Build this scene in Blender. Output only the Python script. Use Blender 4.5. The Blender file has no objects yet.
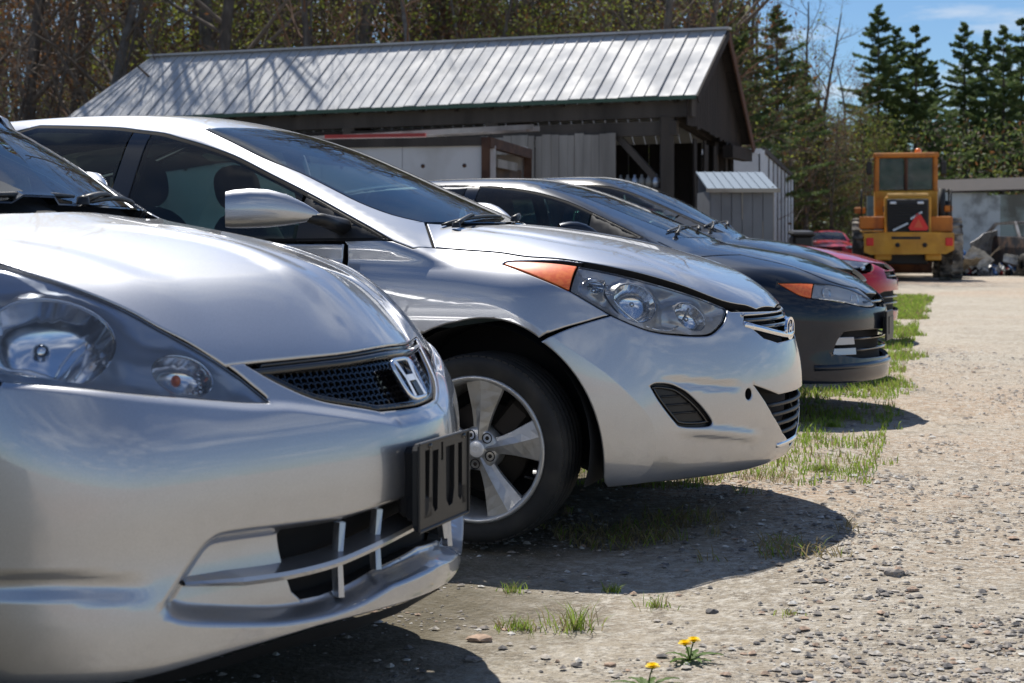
import bpy, bmesh, math, random
import numpy as np
from mathutils import Vector, Matrix, Euler
from mathutils.geometry import delaunay_2d_cdt
R_ = math.radians
rng = random.Random(7)
nrs = np.random.RandomState(5)
scene = bpy.context.scene
COL = scene.collection

# ---------------------------------------------------------------- camera
cam_d = bpy.data.cameras.new('camera'); cam = bpy.data.objects.new('camera', cam_d); COL.objects.link(cam)
cam.location = (0, 0, 0.98); cam.rotation_euler = (R_(90), 0, 0)
cam_d.sensor_width = 36; cam_d.lens = 56.25
cam_d.shift_y = -(341.5-241.0)/1024
cam_d.clip_start = .05; cam_d.clip_end = 3000
cam_d.dof.use_dof = True; cam_d.dof.focus_distance = 5.2; cam_d.dof.aperture_fstop = 7.1
scene.camera = cam
scene.render.resolution_x = 1024; scene.render.resolution_y = 683
# ---------------------------------------------------------------- daylight
SUN_DIR = Vector((-.19, .63, 1.0)).normalized()          # towards the sun
elev = math.asin(SUN_DIR.z); az = math.atan2(SUN_DIR.x, SUN_DIR.y)
world = bpy.data.worlds.new('World'); scene.world = world; world.use_nodes = True
wn, wl = world.node_tree.nodes, world.node_tree.links; wn.clear()
sky = wn.new('ShaderNodeTexSky'); sky.sky_type = 'NISHITA'; sky.sun_disc = False
sky.sun_elevation = elev; sky.sun_rotation = az
sky.altitude = 200; sky.air_density = 1.0; sky.dust_density = .1; sky.ozone_density = 1.2
bg = wn.new('ShaderNodeBackground'); bg.inputs['Strength'].default_value = .071
out = wn.new('ShaderNodeOutputWorld'); wl.new(bg.outputs[0], out.inputs[0])
# thin fair-weather clouds, the same all round the sky
tc = wn.new('ShaderNodeTexCoord'); sep = wn.new('ShaderNodeSeparateXYZ'); wl.new(tc.outputs['Generated'], sep.inputs[0])
mx = wn.new('ShaderNodeMath'); mx.operation = 'MAXIMUM'; mx.inputs[1].default_value = .02; wl.new(sep.outputs['Z'], mx.inputs[0])
ad = wn.new('ShaderNodeMath'); ad.operation = 'ADD'; ad.inputs[1].default_value = .06; wl.new(mx.outputs[0], ad.inputs[0])
dv = wn.new('ShaderNodeVectorMath'); dv.operation = 'DIVIDE'; cmb = wn.new('ShaderNodeCombineXYZ')
wl.new(ad.outputs[0], cmb.inputs[0]); wl.new(ad.outputs[0], cmb.inputs[1]); cmb.inputs[2].default_value = 1
wl.new(tc.outputs['Generated'], dv.inputs[0]); wl.new(cmb.outputs[0], dv.inputs[1])
nz = wn.new('ShaderNodeTexNoise'); nz.inputs['Scale'].default_value = 1.35; nz.inputs['Detail'].default_value = 7; nz.inputs['Roughness'].default_value = .58
wl.new(dv.outputs[0], nz.inputs['Vector'])
rp = wn.new('ShaderNodeValToRGB'); rp.color_ramp.elements[0].position = .50; rp.color_ramp.elements[1].position = .70
wl.new(nz.outputs['Fac'], rp.inputs[0])
mixc = wn.new('ShaderNodeMix'); mixc.data_type = 'RGBA'; mixc.inputs['B'].default_value = (9.5, 9.8, 10.2, 1)
fm = wn.new('ShaderNodeMath'); fm.operation = 'MULTIPLY'; fm.inputs[1].default_value = .8; wl.new(rp.outputs[0], fm.inputs[0])
wl.new(fm.outputs[0], mixc.inputs['Factor']); tint = wn.new('ShaderNodeMix'); tint.data_type = 'RGBA'; tint.blend_type = 'MULTIPLY'; tint.inputs['Factor'].default_value = 1; tint.inputs['B'].default_value = (.68, .87, 1.10, 1)
wl.new(sky.outputs[0], tint.inputs['A']); wl.new(tint.outputs['Result'], mixc.inputs['A']); wl.new(mixc.outputs['Result'], bg.inputs['Color'])
sun_d = bpy.data.lights.new('sun', 'SUN'); sun_d.energy = 5.0; sun_d.angle = R_(.55); sun_d.color = (1, .95, .87)
sun = bpy.data.objects.new('sun', sun_d); COL.objects.link(sun); sun.location = (0, 0, 30)
sun.rotation_euler = SUN_DIR.to_track_quat('Z', 'Y').to_euler()
scene.view_settings.view_transform = 'Standard'; scene.view_settings.look = 'None'
scene.view_settings.exposure = 0.36; scene.view_settings.gamma = 1.0
scene.render.engine = 'CYCLES'; scene.cycles.max_bounces = 8; scene.cycles.transparent_max_bounces = 24

# ---------------------------------------------------------------- objects, tags
def link(o, parent=None):
    COL.objects.link(o)
    if parent is not None: o.parent = parent
    return o
def tag(o, label=None, cat=None, group=None, kind=None):
    if label: o['label'] = label
    if cat: o['category'] = cat
    if group: o['group'] = group
    if kind: o['kind'] = kind
    return o
def thing(name, label, cat, loc=(0, 0, 0), rz=0, group=None):
    o = bpy.data.objects.new(name, None); o.location = loc; o.rotation_euler = (0, 0, rz); o.empty_display_size = .2
    link(o); return tag(o, label, cat, group)
def mesh_obj(name, verts, faces, mat, parent=None, smooth=False, normals=None, mats=None, fm=None):
    me = bpy.data.meshes.new(name)
    me.from_pydata([tuple(v) for v in verts] if not isinstance(verts, list) else verts, [], faces if isinstance(faces, list) else [tuple(f) for f in faces])
    for m in (mats or [mat]): me.materials.append(m)
    if fm is not None: me.polygons.foreach_set('material_index', fm)
    if smooth or normals is not None: me.polygons.foreach_set('use_smooth', [True]*len(me.polygons))
    if normals is not None: me.normals_split_custom_set_from_vertices([tuple(n) for n in normals])
    me.update()
    return link(bpy.data.objects.new(name, me), parent)

class MB:
    """collects simple shapes into one mesh"""
    def __init__(s): s.v = []; s.f = []; s.m = []; s.sm = []
    def add(s, v, f, m=0, sm=False):
        n = len(s.v); s.v += [tuple(q) for q in v]; s.f += [tuple(i+n for i in q) for q in f]; s.m += [m]*len(f); s.sm += [sm]*len(f)
    def box(s, c, d, rot=None, m=0, bev=0):
        x, y, z = d[0]/2, d[1]/2, d[2]/2; b = min(bev, x*.9, y*.9, z*.9)
        if b <= 0:
            v = [(i*x, j*y, k*z) for i in (-1, 1) for j in (-1, 1) for k in (-1, 1)]
            f = [(0, 1, 3, 2), (4, 6, 7, 5), (0, 4, 5, 1), (2, 3, 7, 6), (0, 2, 6, 4), (1, 5, 7, 3)]
        else:
            v = []; ix = {}
            for i in (-1, 1):
                for j in (-1, 1):
                    for k in (-1, 1):
                        for a in range(3):
                            q = [i*(x-b), j*(y-b), k*(z-b)]; q[a] = (i*x, j*y, k*z)[a]; ix[i, j, k, a] = len(v); v.append(tuple(q))
            f = []
            S = (-1, 1)
            for a in range(3):
                for sg in S:
                    o = [t for t in range(3) if t != a]; ring = []
                    for p, q in ((-1, -1), (1, -1), (1, 1), (-1, 1)):
                        e = [0, 0, 0]; e[a] = sg; e[o[0]] = p; e[o[1]] = q; ring.append(ix[e[0], e[1], e[2], a])
                    f.append(tuple(ring if (sg > 0) == (a != 1) else ring[::-1]))
                    for b2 in o:
                        if b2 < a: continue
                        c2 = [t for t in range(3) if t not in (a, b2)][0]
                        for s2 in S:
                            q = []
                            for (w, ax) in ((-1, a), (1, a), (1, b2), (-1, b2)):
                                e = [0, 0, 0]; e[a] = sg; e[b2] = s2; e[c2] = w; q.append(ix[e[0], e[1], e[2], ax])
                            f.append(tuple(q))
            for i in S:
                for j in S:
                    for k in S: f.append((ix[i, j, k, 0], ix[i, j, k, 1], ix[i, j, k, 2]))
        M = Matrix(rot).to_3x3() if isinstance(rot, Matrix) else (Euler(rot).to_matrix() if rot else None)
        c = Vector(c)
        s.add([(M@Vector(q) if M else Vector(q))+c for q in v], f, m)
    def prism(s, outline, y0, y1, m=0, axis='y'):
        """outline in the plane across axis"""
        n = len(outline)
        def P(a, b, h): return (a, h, b) if axis == 'y' else ((h, a, b) if axis == 'x' else (a, b, h))
        v = [P(a, b, y0) for a, b in outline]+[P(a, b, y1) for a, b in outline]
        f = [tuple(range(n)), tuple(range(2*n-1, n-1, -1))]+[(i, (i+1) % n+0, (i+1) % n+n, i+n)[::-1] for i in range(n)]
        s.add(v, f, m)
    def bar(s, a, b, w, h=None, m=0, up=(0, 0, 1), bev=0):
        a, b = Vector(a), Vector(b); d = b-a; L = d.length
        if L < 1e-6: return
        q = d.to_track_quat('X', 'Z') if abs(d.normalized().z) < .99 else d.to_track_quat('X', 'Y')
        s.box((a+b)/2, (L, w, h or w), q.to_matrix().to_4x4(), m, bev)
    def tube(s, pts, r, n=8, m=0, caps=True):
        pts = [Vector(p) for p in pts]; rr = r if isinstance(r, (list, tuple)) else [r]*len(pts)
        V = []; prev = None
        for i, p in enumerate(pts):
            d = (pts[min(i+1, len(pts)-1)]-pts[max(i-1, 0)])
            d = d.normalized() if d.length > 1e-9 else Vector((0, 0, 1))
            if prev is None: u = d.orthogonal().normalized()
            else:
                u = prev-d*prev.dot(d); u = u.normalized() if u.length > 1e-6 else d.orthogonal().normalized()
            prev = u; w = d.cross(u)
            for k in range(n):
                a = 2*math.pi*k/n; V.append(p+(u*math.cos(a)+w*math.sin(a))*rr[i])
        F = [(i*n+k, i*n+(k+1) % n, (i+1)*n+(k+1) % n, (i+1)*n+k) for i in range(len(pts)-1) for k in range(n)]
        if caps: F += [tuple(range(n))[::-1], tuple(range((len(pts)-1)*n, len(pts)*n))]
        s.add(V, F, m, True)
    def lathe(s, prof, n=32, c=(0, 0, 0), axis='z', m=0, a0=0, a1=2*math.pi):
        full = abs(a1-a0-2*math.pi) < 1e-6; nn = n if full else n+1
        V = []
        for k in range(nn):
            a = a0+(a1-a0)*k/n; ca, sa = math.cos(a), math.sin(a)
            for r, h in prof:
                q = (r*ca, r*sa, h) if axis == 'z' else ((r*ca, h, r*sa) if axis == 'y' else (h, r*ca, r*sa))
                V.append((q[0]+c[0], q[1]+c[1], q[2]+c[2]))
        P = len(prof); F = []
        for k in range(n):
            k2 = (k+1) % nn if full else k+1
            for i in range(P-1):
                q = (k*P+i, k2*P+i, k2*P+i+1, k*P+i+1); F.append(q if axis != 'y' else q[::-1])
        s.add(V, F, m, True)
    def blob(s, c, d, e=2.6, n=14, m=0, rot=None):
        """rounded box (superellipsoid)"""
        V = []; F = []
        sp = lambda t, p: math.copysign(abs(t)**p, t)
        for i in range(n+1):
            ph = -math.pi/2+math.pi*i/n
            for j in range(2*n):
                th = math.pi*j/n; p = 2/e
                V.append(Vector((d[0]/2*sp(math.cos(ph), p)*sp(math.cos(th), p), d[1]/2*sp(math.cos(ph), p)*sp(math.sin(th), p), d[2]/2*sp(math.sin(ph), p))))
        for i in range(n):
            for j in range(2*n): F.append((i*2*n+j, i*2*n+(j+1) % (2*n), (i+1)*2*n+(j+1) % (2*n), (i+1)*2*n+j))
        M = Euler(rot).to_matrix() if rot else None
        s.add([(M@q if M else q)+Vector(c) for q in V], F, m, True)
    def build(s, name, mats, parent=None, loc=None):
        me = bpy.data.meshes.new(name); me.from_pydata(s.v, [], s.f)
        for m in (mats if isinstance(mats, (list, tuple)) else [mats]): me.materials.append(m)
        me.polygons.foreach_set('material_index', s.m); me.polygons.foreach_set('use_smooth', s.sm)
        me.update()
        if any(s.sm) and not all(s.sm): pass
        o = link(bpy.data.objects.new(name, me), parent)
        if loc: o.location = loc
        return o
def copy_tree(o, parent=None):
    c = o.copy(); COL.objects.link(c); c.parent = parent
    for ch in o.children: copy_tree(ch, c)
    return c
# ---------------------------------------------------------------- materials
def mat(name, col, rough=.6, metal=0, coat=0, coat_r=.03, spec=None, noise=None, bump=None, emit=None, ramp=None, rnoise=None, coord='Object'):
    m = bpy.data.materials.new(name); m.use_nodes = True; nt = m.node_tree; b = nt.nodes['Principled BSDF']
    b.inputs['Base Color'].default_value = (*col, 1); b.inputs['Roughness'].default_value = rough; b.inputs['Metallic'].default_value = metal
    b.inputs['Coat Weight'].default_value = coat; b.inputs['Coat Roughness'].default_value = coat_r
    if spec is not None: b.inputs['Specular IOR Level'].default_value = spec
    tcn = None
    def coordn():
        nonlocal tcn
        if tcn is None: tcn = nt.nodes.new('ShaderNodeTexCoord')
        return tcn.outputs[coord]
    if noise:                       # (scale, other colour, lo, hi, detail[, stretch])
        n = nt.nodes.new('ShaderNodeTexNoise'); n.inputs['Scale'].default_value = noise[0]; n.inputs['Detail'].default_value = noise[4] if len(noise) > 4 else 5
        src = coordn()
        if len(noise) > 5:
            mp = nt.nodes.new('ShaderNodeMapping'); mp.inputs['Scale'].default_value = noise[5]; nt.links.new(src, mp.inputs[0]); src = mp.outputs[0]
        nt.links.new(src, n.inputs['Vector'])
        r = nt.nodes.new('ShaderNodeMapRange'); r.inputs['From Min'].default_value = noise[2]; r.inputs['From Max'].default_value = noise[3]
        nt.links.new(n.outputs['Fac'], r.inputs['Value'])
        mx = nt.nodes.new('ShaderNodeMix'); mx.data_type = 'RGBA'; mx.inputs['A'].default_value = (*col, 1); mx.inputs['B'].default_value = (*noise[1], 1)
        nt.links.new(r.outputs[0], mx.inputs['Factor']); nt.links.new(mx.outputs['Result'], b.inputs['Base Color'])
    if rnoise:                      # (scale, lo rough, hi rough)
        n = nt.nodes.new('ShaderNodeTexNoise'); n.inputs['Scale'].default_value = rnoise[0]; n.inputs['Detail'].default_value = 6
        nt.links.new(coordn(), n.inputs['Vector'])
        r = nt.nodes.new('ShaderNodeMapRange'); r.inputs['From Min'].default_value = .35; r.inputs['From Max'].default_value = .7
        r.inputs['To Min'].default_value = rnoise[1]; r.inputs['To Max'].default_value = rnoise[2]
        nt.links.new(n.outputs['Fac'], r.inputs['Value']); nt.links.new(r.outputs[0], b.inputs['Coat Roughness' if coat else 'Roughness'])
    if bump:                        # (scale, strength, distance)
        n = nt.nodes.new('ShaderNodeTexNoise'); n.inputs['Scale'].default_value = bump[0]; n.inputs['Detail'].default_value = 6
        nt.links.new(coordn(), n.inputs['Vector'])
        bp = nt.nodes.new('ShaderNodeBump'); bp.inputs['Strength'].default_value = bump[1]; bp.inputs['Distance'].default_value = bump[2]
        nt.links.new(n.outputs['Fac'], bp.inputs['Height']); nt.links.new(bp.outputs[0], b.inputs['Normal'])
    if emit: b.inputs['Emission Color'].default_value = (*emit[0], 1); b.inputs['Emission Strength'].default_value = emit[1]
    return m
def paint(name, col, metal=.85, rough=.32, dirt=(.30, .27, .23), dusty=.35, cior=1.6):
    """car paint: metallic base, clear coat, uneven road dust that dulls it low down and in patches"""
    m = mat(name, col, rough, metal, 1.0, .03); m['paint'] = True
    nt = m.node_tree; b = nt.nodes['Principled BSDF']; L = nt.links; b.inputs['Coat IOR'].default_value = cior
    tcn = nt.nodes.new('ShaderNodeTexCoord')
    fl = nt.nodes.new('ShaderNodeTexVoronoi'); fl.inputs['Scale'].default_value = 900; L.new(tcn.outputs['Object'], fl.inputs['Vector'])
    fx = nt.nodes.new('ShaderNodeMix'); fx.data_type = 'RGBA'; fx.inputs['A'].default_value = (*[c*.9 for c in col], 1); fx.inputs['B'].default_value = (*[min(1, c*1.1) for c in col], 1)
    L.new(fl.outputs['Color'], fx.inputs['Factor'])
    n = nt.nodes.new('ShaderNodeTexNoise'); n.inputs['Scale'].default_value = 5; n.inputs['Detail'].default_value = 9; n.inputs['Roughness'].default_value = .65
    L.new(tcn.outputs['Object'], n.inputs['Vector'])
    sp = nt.nodes.new('ShaderNodeSeparateXYZ'); L.new(tcn.outputs['Object'], sp.inputs[0])
    hz = nt.nodes.new('ShaderNodeMapRange'); hz.inputs['From Min'].default_value = .75; hz.inputs['From Max'].default_value = .15; hz.inputs['To Min'].default_value = .12; hz.inputs['To Max'].default_value = 1
    L.new(sp.outputs['Z'], hz.inputs['Value'])
    r = nt.nodes.new('ShaderNodeMapRange'); r.inputs['From Min'].default_value = .40; r.inputs['From Max'].default_value = .80; L.new(n.outputs['Fac'], r.inputs['Value'])
    mu = nt.nodes.new('ShaderNodeMath'); mu.operation = 'MULTIPLY'; L.new(hz.outputs[0], mu.inputs[0]); L.new(r.outputs[0], mu.inputs[1])
    m2 = nt.nodes.new('ShaderNodeMath'); m2.operation = 'MULTIPLY'; m2.inputs[1].default_value = dusty; L.new(mu.outputs[0], m2.inputs[0])
    dx = nt.nodes.new('ShaderNodeMix'); dx.data_type = 'RGBA'; dx.inputs['B'].default_value = (*dirt, 1)
    L.new(fx.outputs['Result'], dx.inputs['A']); L.new(m2.outputs[0], dx.inputs['Factor']); L.new(dx.outputs['Result'], b.inputs['Base Color'])
    cr = nt.nodes.new('ShaderNodeMapRange'); cr.inputs['To Min'].default_value = .025; cr.inputs['To Max'].default_value = .30
    L.new(m2.outputs[0], cr.inputs['Value']); L.new(cr.outputs[0], b.inputs['Coat Roughness'])
    # specks and tiny scratches
    v2 = nt.nodes.new('ShaderNodeTexNoise'); v2.inputs['Scale'].default_value = 90; v2.inputs['Detail'].default_value = 3; L.new(tcn.outputs['Object'], v2.inputs['Vector'])
    r2 = nt.nodes.new('ShaderNodeMapRange'); r2.inputs['From Min'].default_value = .70; r2.inputs['From Max'].default_value = .76; L.new(v2.outputs['Fac'], r2.inputs['Value'])
    cw = nt.nodes.new('ShaderNodeMapRange'); cw.inputs['To Min'].default_value = 1; cw.inputs['To Max'].default_value = .2
    L.new(r2.outputs[0], cw.inputs['Value']); L.new(cw.outputs[0], b.inputs['Coat Weight'])
    return m
def glass(name, tint, rough=0.0, ior=1.5, dust=.04):
    m = bpy.data.materials.new(name); m.use_nodes = True; nt = m.node_tree; nt.nodes.clear(); L = nt.links
    o = nt.nodes.new('ShaderNodeOutputMaterial'); t = nt.nodes.new('ShaderNodeBsdfTransparent'); t.inputs[0].default_value = (*tint, 1)
    g = nt.nodes.new('ShaderNodeBsdfGlossy'); g.inputs['Roughness'].default_value = rough
    fr = nt.nodes.new('ShaderNodeFresnel'); fr.inputs['IOR'].default_value = ior
    mx = nt.nodes.new('ShaderNodeMixShader'); L.new(fr.outputs[0], mx.inputs[0]); L.new(t.outputs[0], mx.inputs[1]); L.new(g.outputs[0], mx.inputs[2])
    d = nt.nodes.new('ShaderNodeBsdfDiffuse'); d.inputs[0].default_value = (.5, .48, .45, 1)
    n = nt.nodes.new('ShaderNodeTexNoise'); n.inputs['Scale'].default_value = 4; n.inputs['Detail'].default_value = 8
    tcn = nt.nodes.new('ShaderNodeTexCoord'); L.new(tcn.outputs['Object'], n.inputs['Vector'])
    r = nt.nodes.new('ShaderNodeMapRange'); r.inputs['From Min'].default_value = .3; r.inputs['From Max'].default_value = .75; r.inputs['To Max'].default_value = dust*2
    L.new(n.outputs['Fac'], r.inputs['Value'])
    m2 = nt.nodes.new('ShaderNodeMixShader'); L.new(r.outputs[0], m2.inputs[0]); L.new(mx.outputs[0], m2.inputs[1]); L.new(d.outputs[0], m2.inputs[2])
    L.new(m2.outputs[0], o.inputs[0])
    return m
M = {}
M['silver'] = paint('silver_paint', (.47, .48, .505), metal=.86, rough=.40, cior=2.1)
M['silver_warm'] = paint('silver_paint_near', (.46, .47, .495), metal=.86, rough=.38, cior=2.1)
M['slate'] = paint('slate_blue_paint', (.007, .013, .026), metal=.2, rough=.35, dirt=(.05, .048, .045), dusty=.25, cior=1.42)
M['black_paint'] = paint('black_paint', (.004, .005, .007), metal=.0, rough=.3, dirt=(.04, .038, .036), dusty=.2, cior=1.38)
M['red_paint'] = paint('red_paint', (.45, .004, .014), metal=0, rough=.4, dusty=.1, cior=1.4)
for k_ in ('slate', 'black_paint', 'red_paint'): M[k_].node_tree.nodes['Principled BSDF'].inputs['Specular IOR Level'].default_value = .12
M['trim'] = mat('black_trim', (.012, .012, .013), .45, bump=(180, .15, .001))
M['seal'] = mat('window_rubber', (.01, .01, .011), .8, spec=.15)
M['matte_black'] = mat('matte_black', (.008, .008, .009), .85)
M['gloss_black'] = mat('gloss_black', (.008, .008, .009), .12, coat=.6)
M['rubber'] = mat('tyre_rubber', (.018, .018, .018), .78, bump=(60, .3, .002), noise=(9, (.05, .045, .038), .45, .8))
M['alloy'] = mat('alloy', (.52, .52, .515), .38, .65, noise=(30, (.36, .34, .31), .5, .8), rnoise=(25, .28, .5))
M['brake'] = mat('brake_iron', (.03, .025, .022), .6, .5)
M['chrome'] = mat('chrome', (.82, .83, .85), .06, 1.0)
M['reflector'] = mat('reflector', (.92, .93, .95), .13, .92)
M['bezel'] = mat('lamp_bezel', (.85, .85, .85), .30, .35)
M['bezel_mid'] = mat('lamp_bezel_mid', (.40, .45, .53), .28, .5, coat=.5)
M['bezel_el'] = mat('lamp_bezel_grey', (.50, .50, .51), .25, .5, coat=.5)
M['bezel_dark'] = mat('lamp_bezel_dark', (.035, .04, .05), .35)
M['amber'] = mat('amber_lens', (1, .22, .045), .35, coat=.6, noise=(60, (.9, .14, .03), .4, .6))
M['lens'] = glass('lamp_lens', (.97, .975, .98), dust=.035)
M['glass_ws'] = glass('windshield_glass', (.62, .70, .68), dust=.02, ior=1.75)
M['glass_side'] = glass('side_glass', (.42, .58, .56), dust=.02)
M['seat'] = mat('seat_cloth', (.035, .036, .04), .9, bump=(250, .4, .001))
M['dash'] = mat('dashboard_vinyl', (.03, .03, .032), .6, bump=(300, .3, .0005))
M['underbody'] = mat('underbody', (.012, .011, .010), .9)
M['red_lens'] = mat('red_lamp', (.35, .01, .01), .2, coat=1)

def leafy(name, col, col2, trans=.45, scale=3, rough=.6):
    """thin leaves: diffuse plus light let through"""
    m = bpy.data.materials.new(name); m.use_nodes = True; nt = m.node_tree; nt.nodes.clear(); L = nt.links
    o = nt.nodes.new('ShaderNodeOutputMaterial'); tcn = nt.nodes.new('ShaderNodeTexCoord'); n = nt.nodes.new('ShaderNodeTexNoise'); n.inputs['Scale'].default_value = scale; n.inputs['Detail'].default_value = 4
    L.new(tcn.outputs['Object'], n.inputs['Vector']); r = nt.nodes.new('ShaderNodeMapRange'); r.inputs['From Min'].default_value = .38; r.inputs['From Max'].default_value = .62; L.new(n.outputs['Fac'], r.inputs['Value'])
    x = nt.nodes.new('ShaderNodeMix'); x.data_type = 'RGBA'; x.inputs['A'].default_value = (*col, 1); x.inputs['B'].default_value = (*col2, 1); L.new(r.outputs[0], x.inputs['Factor'])
    d = nt.nodes.new('ShaderNodeBsdfPrincipled'); d.inputs['Roughness'].default_value = rough; d.inputs['Specular IOR Level'].default_value = .3; L.new(x.outputs['Result'], d.inputs['Base Color'])
    t = nt.nodes.new('ShaderNodeBsdfTranslucent'); L.new(x.outputs['Result'], t.inputs[0])
    mx = nt.nodes.new('ShaderNodeMixShader'); mx.inputs[0].default_value = trans; L.new(d.outputs[0], mx.inputs[1]); L.new(t.outputs[0], mx.inputs[2]); L.new(mx.outputs[0], o.inputs[0])
    return m
# ---------------------------------------------------------------- car body surfaces
CAM_H = 0.98; CAM_F = 1600.0; HOR_Y = 241.0

class Spl:
    """natural cubic spline with linear continuation"""
    def __init__(s, pts, flat0=False):
        a = np.array(pts, float); a = a[np.argsort(a[:, 0])]
        s.x = a[:, 0]; s.y = a[:, 1]; n = len(s.x)
        h = np.diff(s.x); A = np.zeros((n, n)); r = np.zeros(n)
        for i in range(1, n-1):
            A[i, i-1] = h[i-1]; A[i, i] = 2*(h[i-1]+h[i]); A[i, i+1] = h[i]
            r[i] = 6*((s.y[i+1]-s.y[i])/h[i] - (s.y[i]-s.y[i-1])/h[i-1])
        A[0, 0] = 1; A[-1, -1] = 1
        if flat0:
            A[0, 0] = 2*h[0]; A[0, 1] = h[0]; r[0] = 6*((s.y[1]-s.y[0])/h[0])
        s.m = np.linalg.solve(A, r)
        s.h = h
        s.d0 = (s.y[1]-s.y[0])/h[0]-h[0]*(2*s.m[0]+s.m[1])/6
        s.d1 = (s.y[-1]-s.y[-2])/h[-1]+h[-1]*(2*s.m[-1]+s.m[-2])/6
    def __call__(s, x):
        x = np.asarray(x, float)
        i = np.clip(np.searchsorted(s.x, x)-1, 0, len(s.h)-1)
        h = s.h[i]; xc = np.clip(x, s.x[0], s.x[-1])
        a = (s.x[i+1]-xc)/h; b = (xc-s.x[i])/h
        v = a*s.y[i]+b*s.y[i+1]+((a**3-a)*s.m[i]+(b**3-b)*s.m[i+1])*h*h/6
        return v+np.minimum(x-s.x[0], 0)*s.d0+np.maximum(x-s.x[-1], 0)*s.d1

def smax(a, b, k):
    h = np.maximum(k-np.abs(a-b), 0)
    return np.maximum(a, b)+h*h/(4*k)
def smin(a, b, k): return -smax(-a, -b, k)
def sstep(t):
    t = np.clip(t, 0, 1); return t*t*(3-2*t)

def seg_dist(P, A, B):
    """distance of points P (n,2) to segments A,B (m,2): (n,)"""
    best = np.full(len(P), 1e9)
    for a, b in zip(A, B):
        d = b-a; L = max(d@d, 1e-12)
        t = np.clip(((P-a)@d)/L, 0, 1)
        q = P-a-t[:, None]*d
        best = np.minimum(best, np.einsum('ij,ij->i', q, q))
    return np.sqrt(best)
def inside(P, poly):
    x, y = P[:, 0], P[:, 1]; c = np.zeros(len(P), bool)
    a = poly; b = np.roll(poly, -1, 0)
    for (x0, y0), (x1, y1) in zip(a, b):
        if y0 == y1: continue
        m = ((y0 > y) != (y1 > y)) & (x < (x1-x0)*(y-y0)/(y1-y0)+x0)
        c ^= m
    return c
def sdf(P, poly):
    d = seg_dist(P, poly, np.roll(poly, -1, 0))
    return np.where(inside(P, poly), -d, d)

class Ortho:
    """parallel rays along d; chart axes e1, e2"""
    def __init__(s, d, e1=(1, 0, 0)):
        s.d = np.array(d, float); s.d /= np.linalg.norm(s.d)
        e1 = np.array(e1, float); e1 -= s.d*(e1@s.d); s.e1 = e1/np.linalg.norm(e1)
        s.e2 = np.cross(s.d, s.e1)
    def ab(s, p): p = np.atleast_2d(p); return np.stack([p@s.e1, p@s.e2], 1)
    def rays(s, ab):
        o = ab[:, :1]*s.e1+ab[:, 1:2]*s.e2-s.d*5.0+0
        return o, np.broadcast_to(s.d, o.shape).copy(), 3.2, 7.5
class Wrap:
    """horizontal rays towards a vertical axis at x=xc ; chart (angle*R, z)"""
    def __init__(s, xc, R=0.85, rear=False): s.xc = xc; s.R = R; s.sg = -1 if rear else 1
    def ab(s, p):
        p = np.atleast_2d(p); return np.stack([np.arctan2(p[:, 1]*s.sg, (p[:, 0]-s.xc)*s.sg)*s.R, p[:, 2]], 1)
    def rays(s, ab):
        t = ab[:, 0]/s.R; dx, dy = np.cos(t)*s.sg, np.sin(t)*s.sg
        o = np.stack([s.xc+dx*2.2, dy*2.2, ab[:, 1]], 1)
        return o, np.stack([-dx, -dy, 0*dx], 1), 0.2, 2.15
TOP = Ortho((0, 0, -1)); SIDE = Ortho((0, 1, 0)); OBL = Ortho((0, .8, -.6)); OBL2 = Ortho((0, .5, -.87))
FRT = Ortho((-1, 0, -.25), (0, 1, 0)); WSC = Ortho((-.45, 0, -.9), (0, 1, 0)); REARW = Ortho((.5, 0, -.86), (0, 1, 0))

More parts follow.
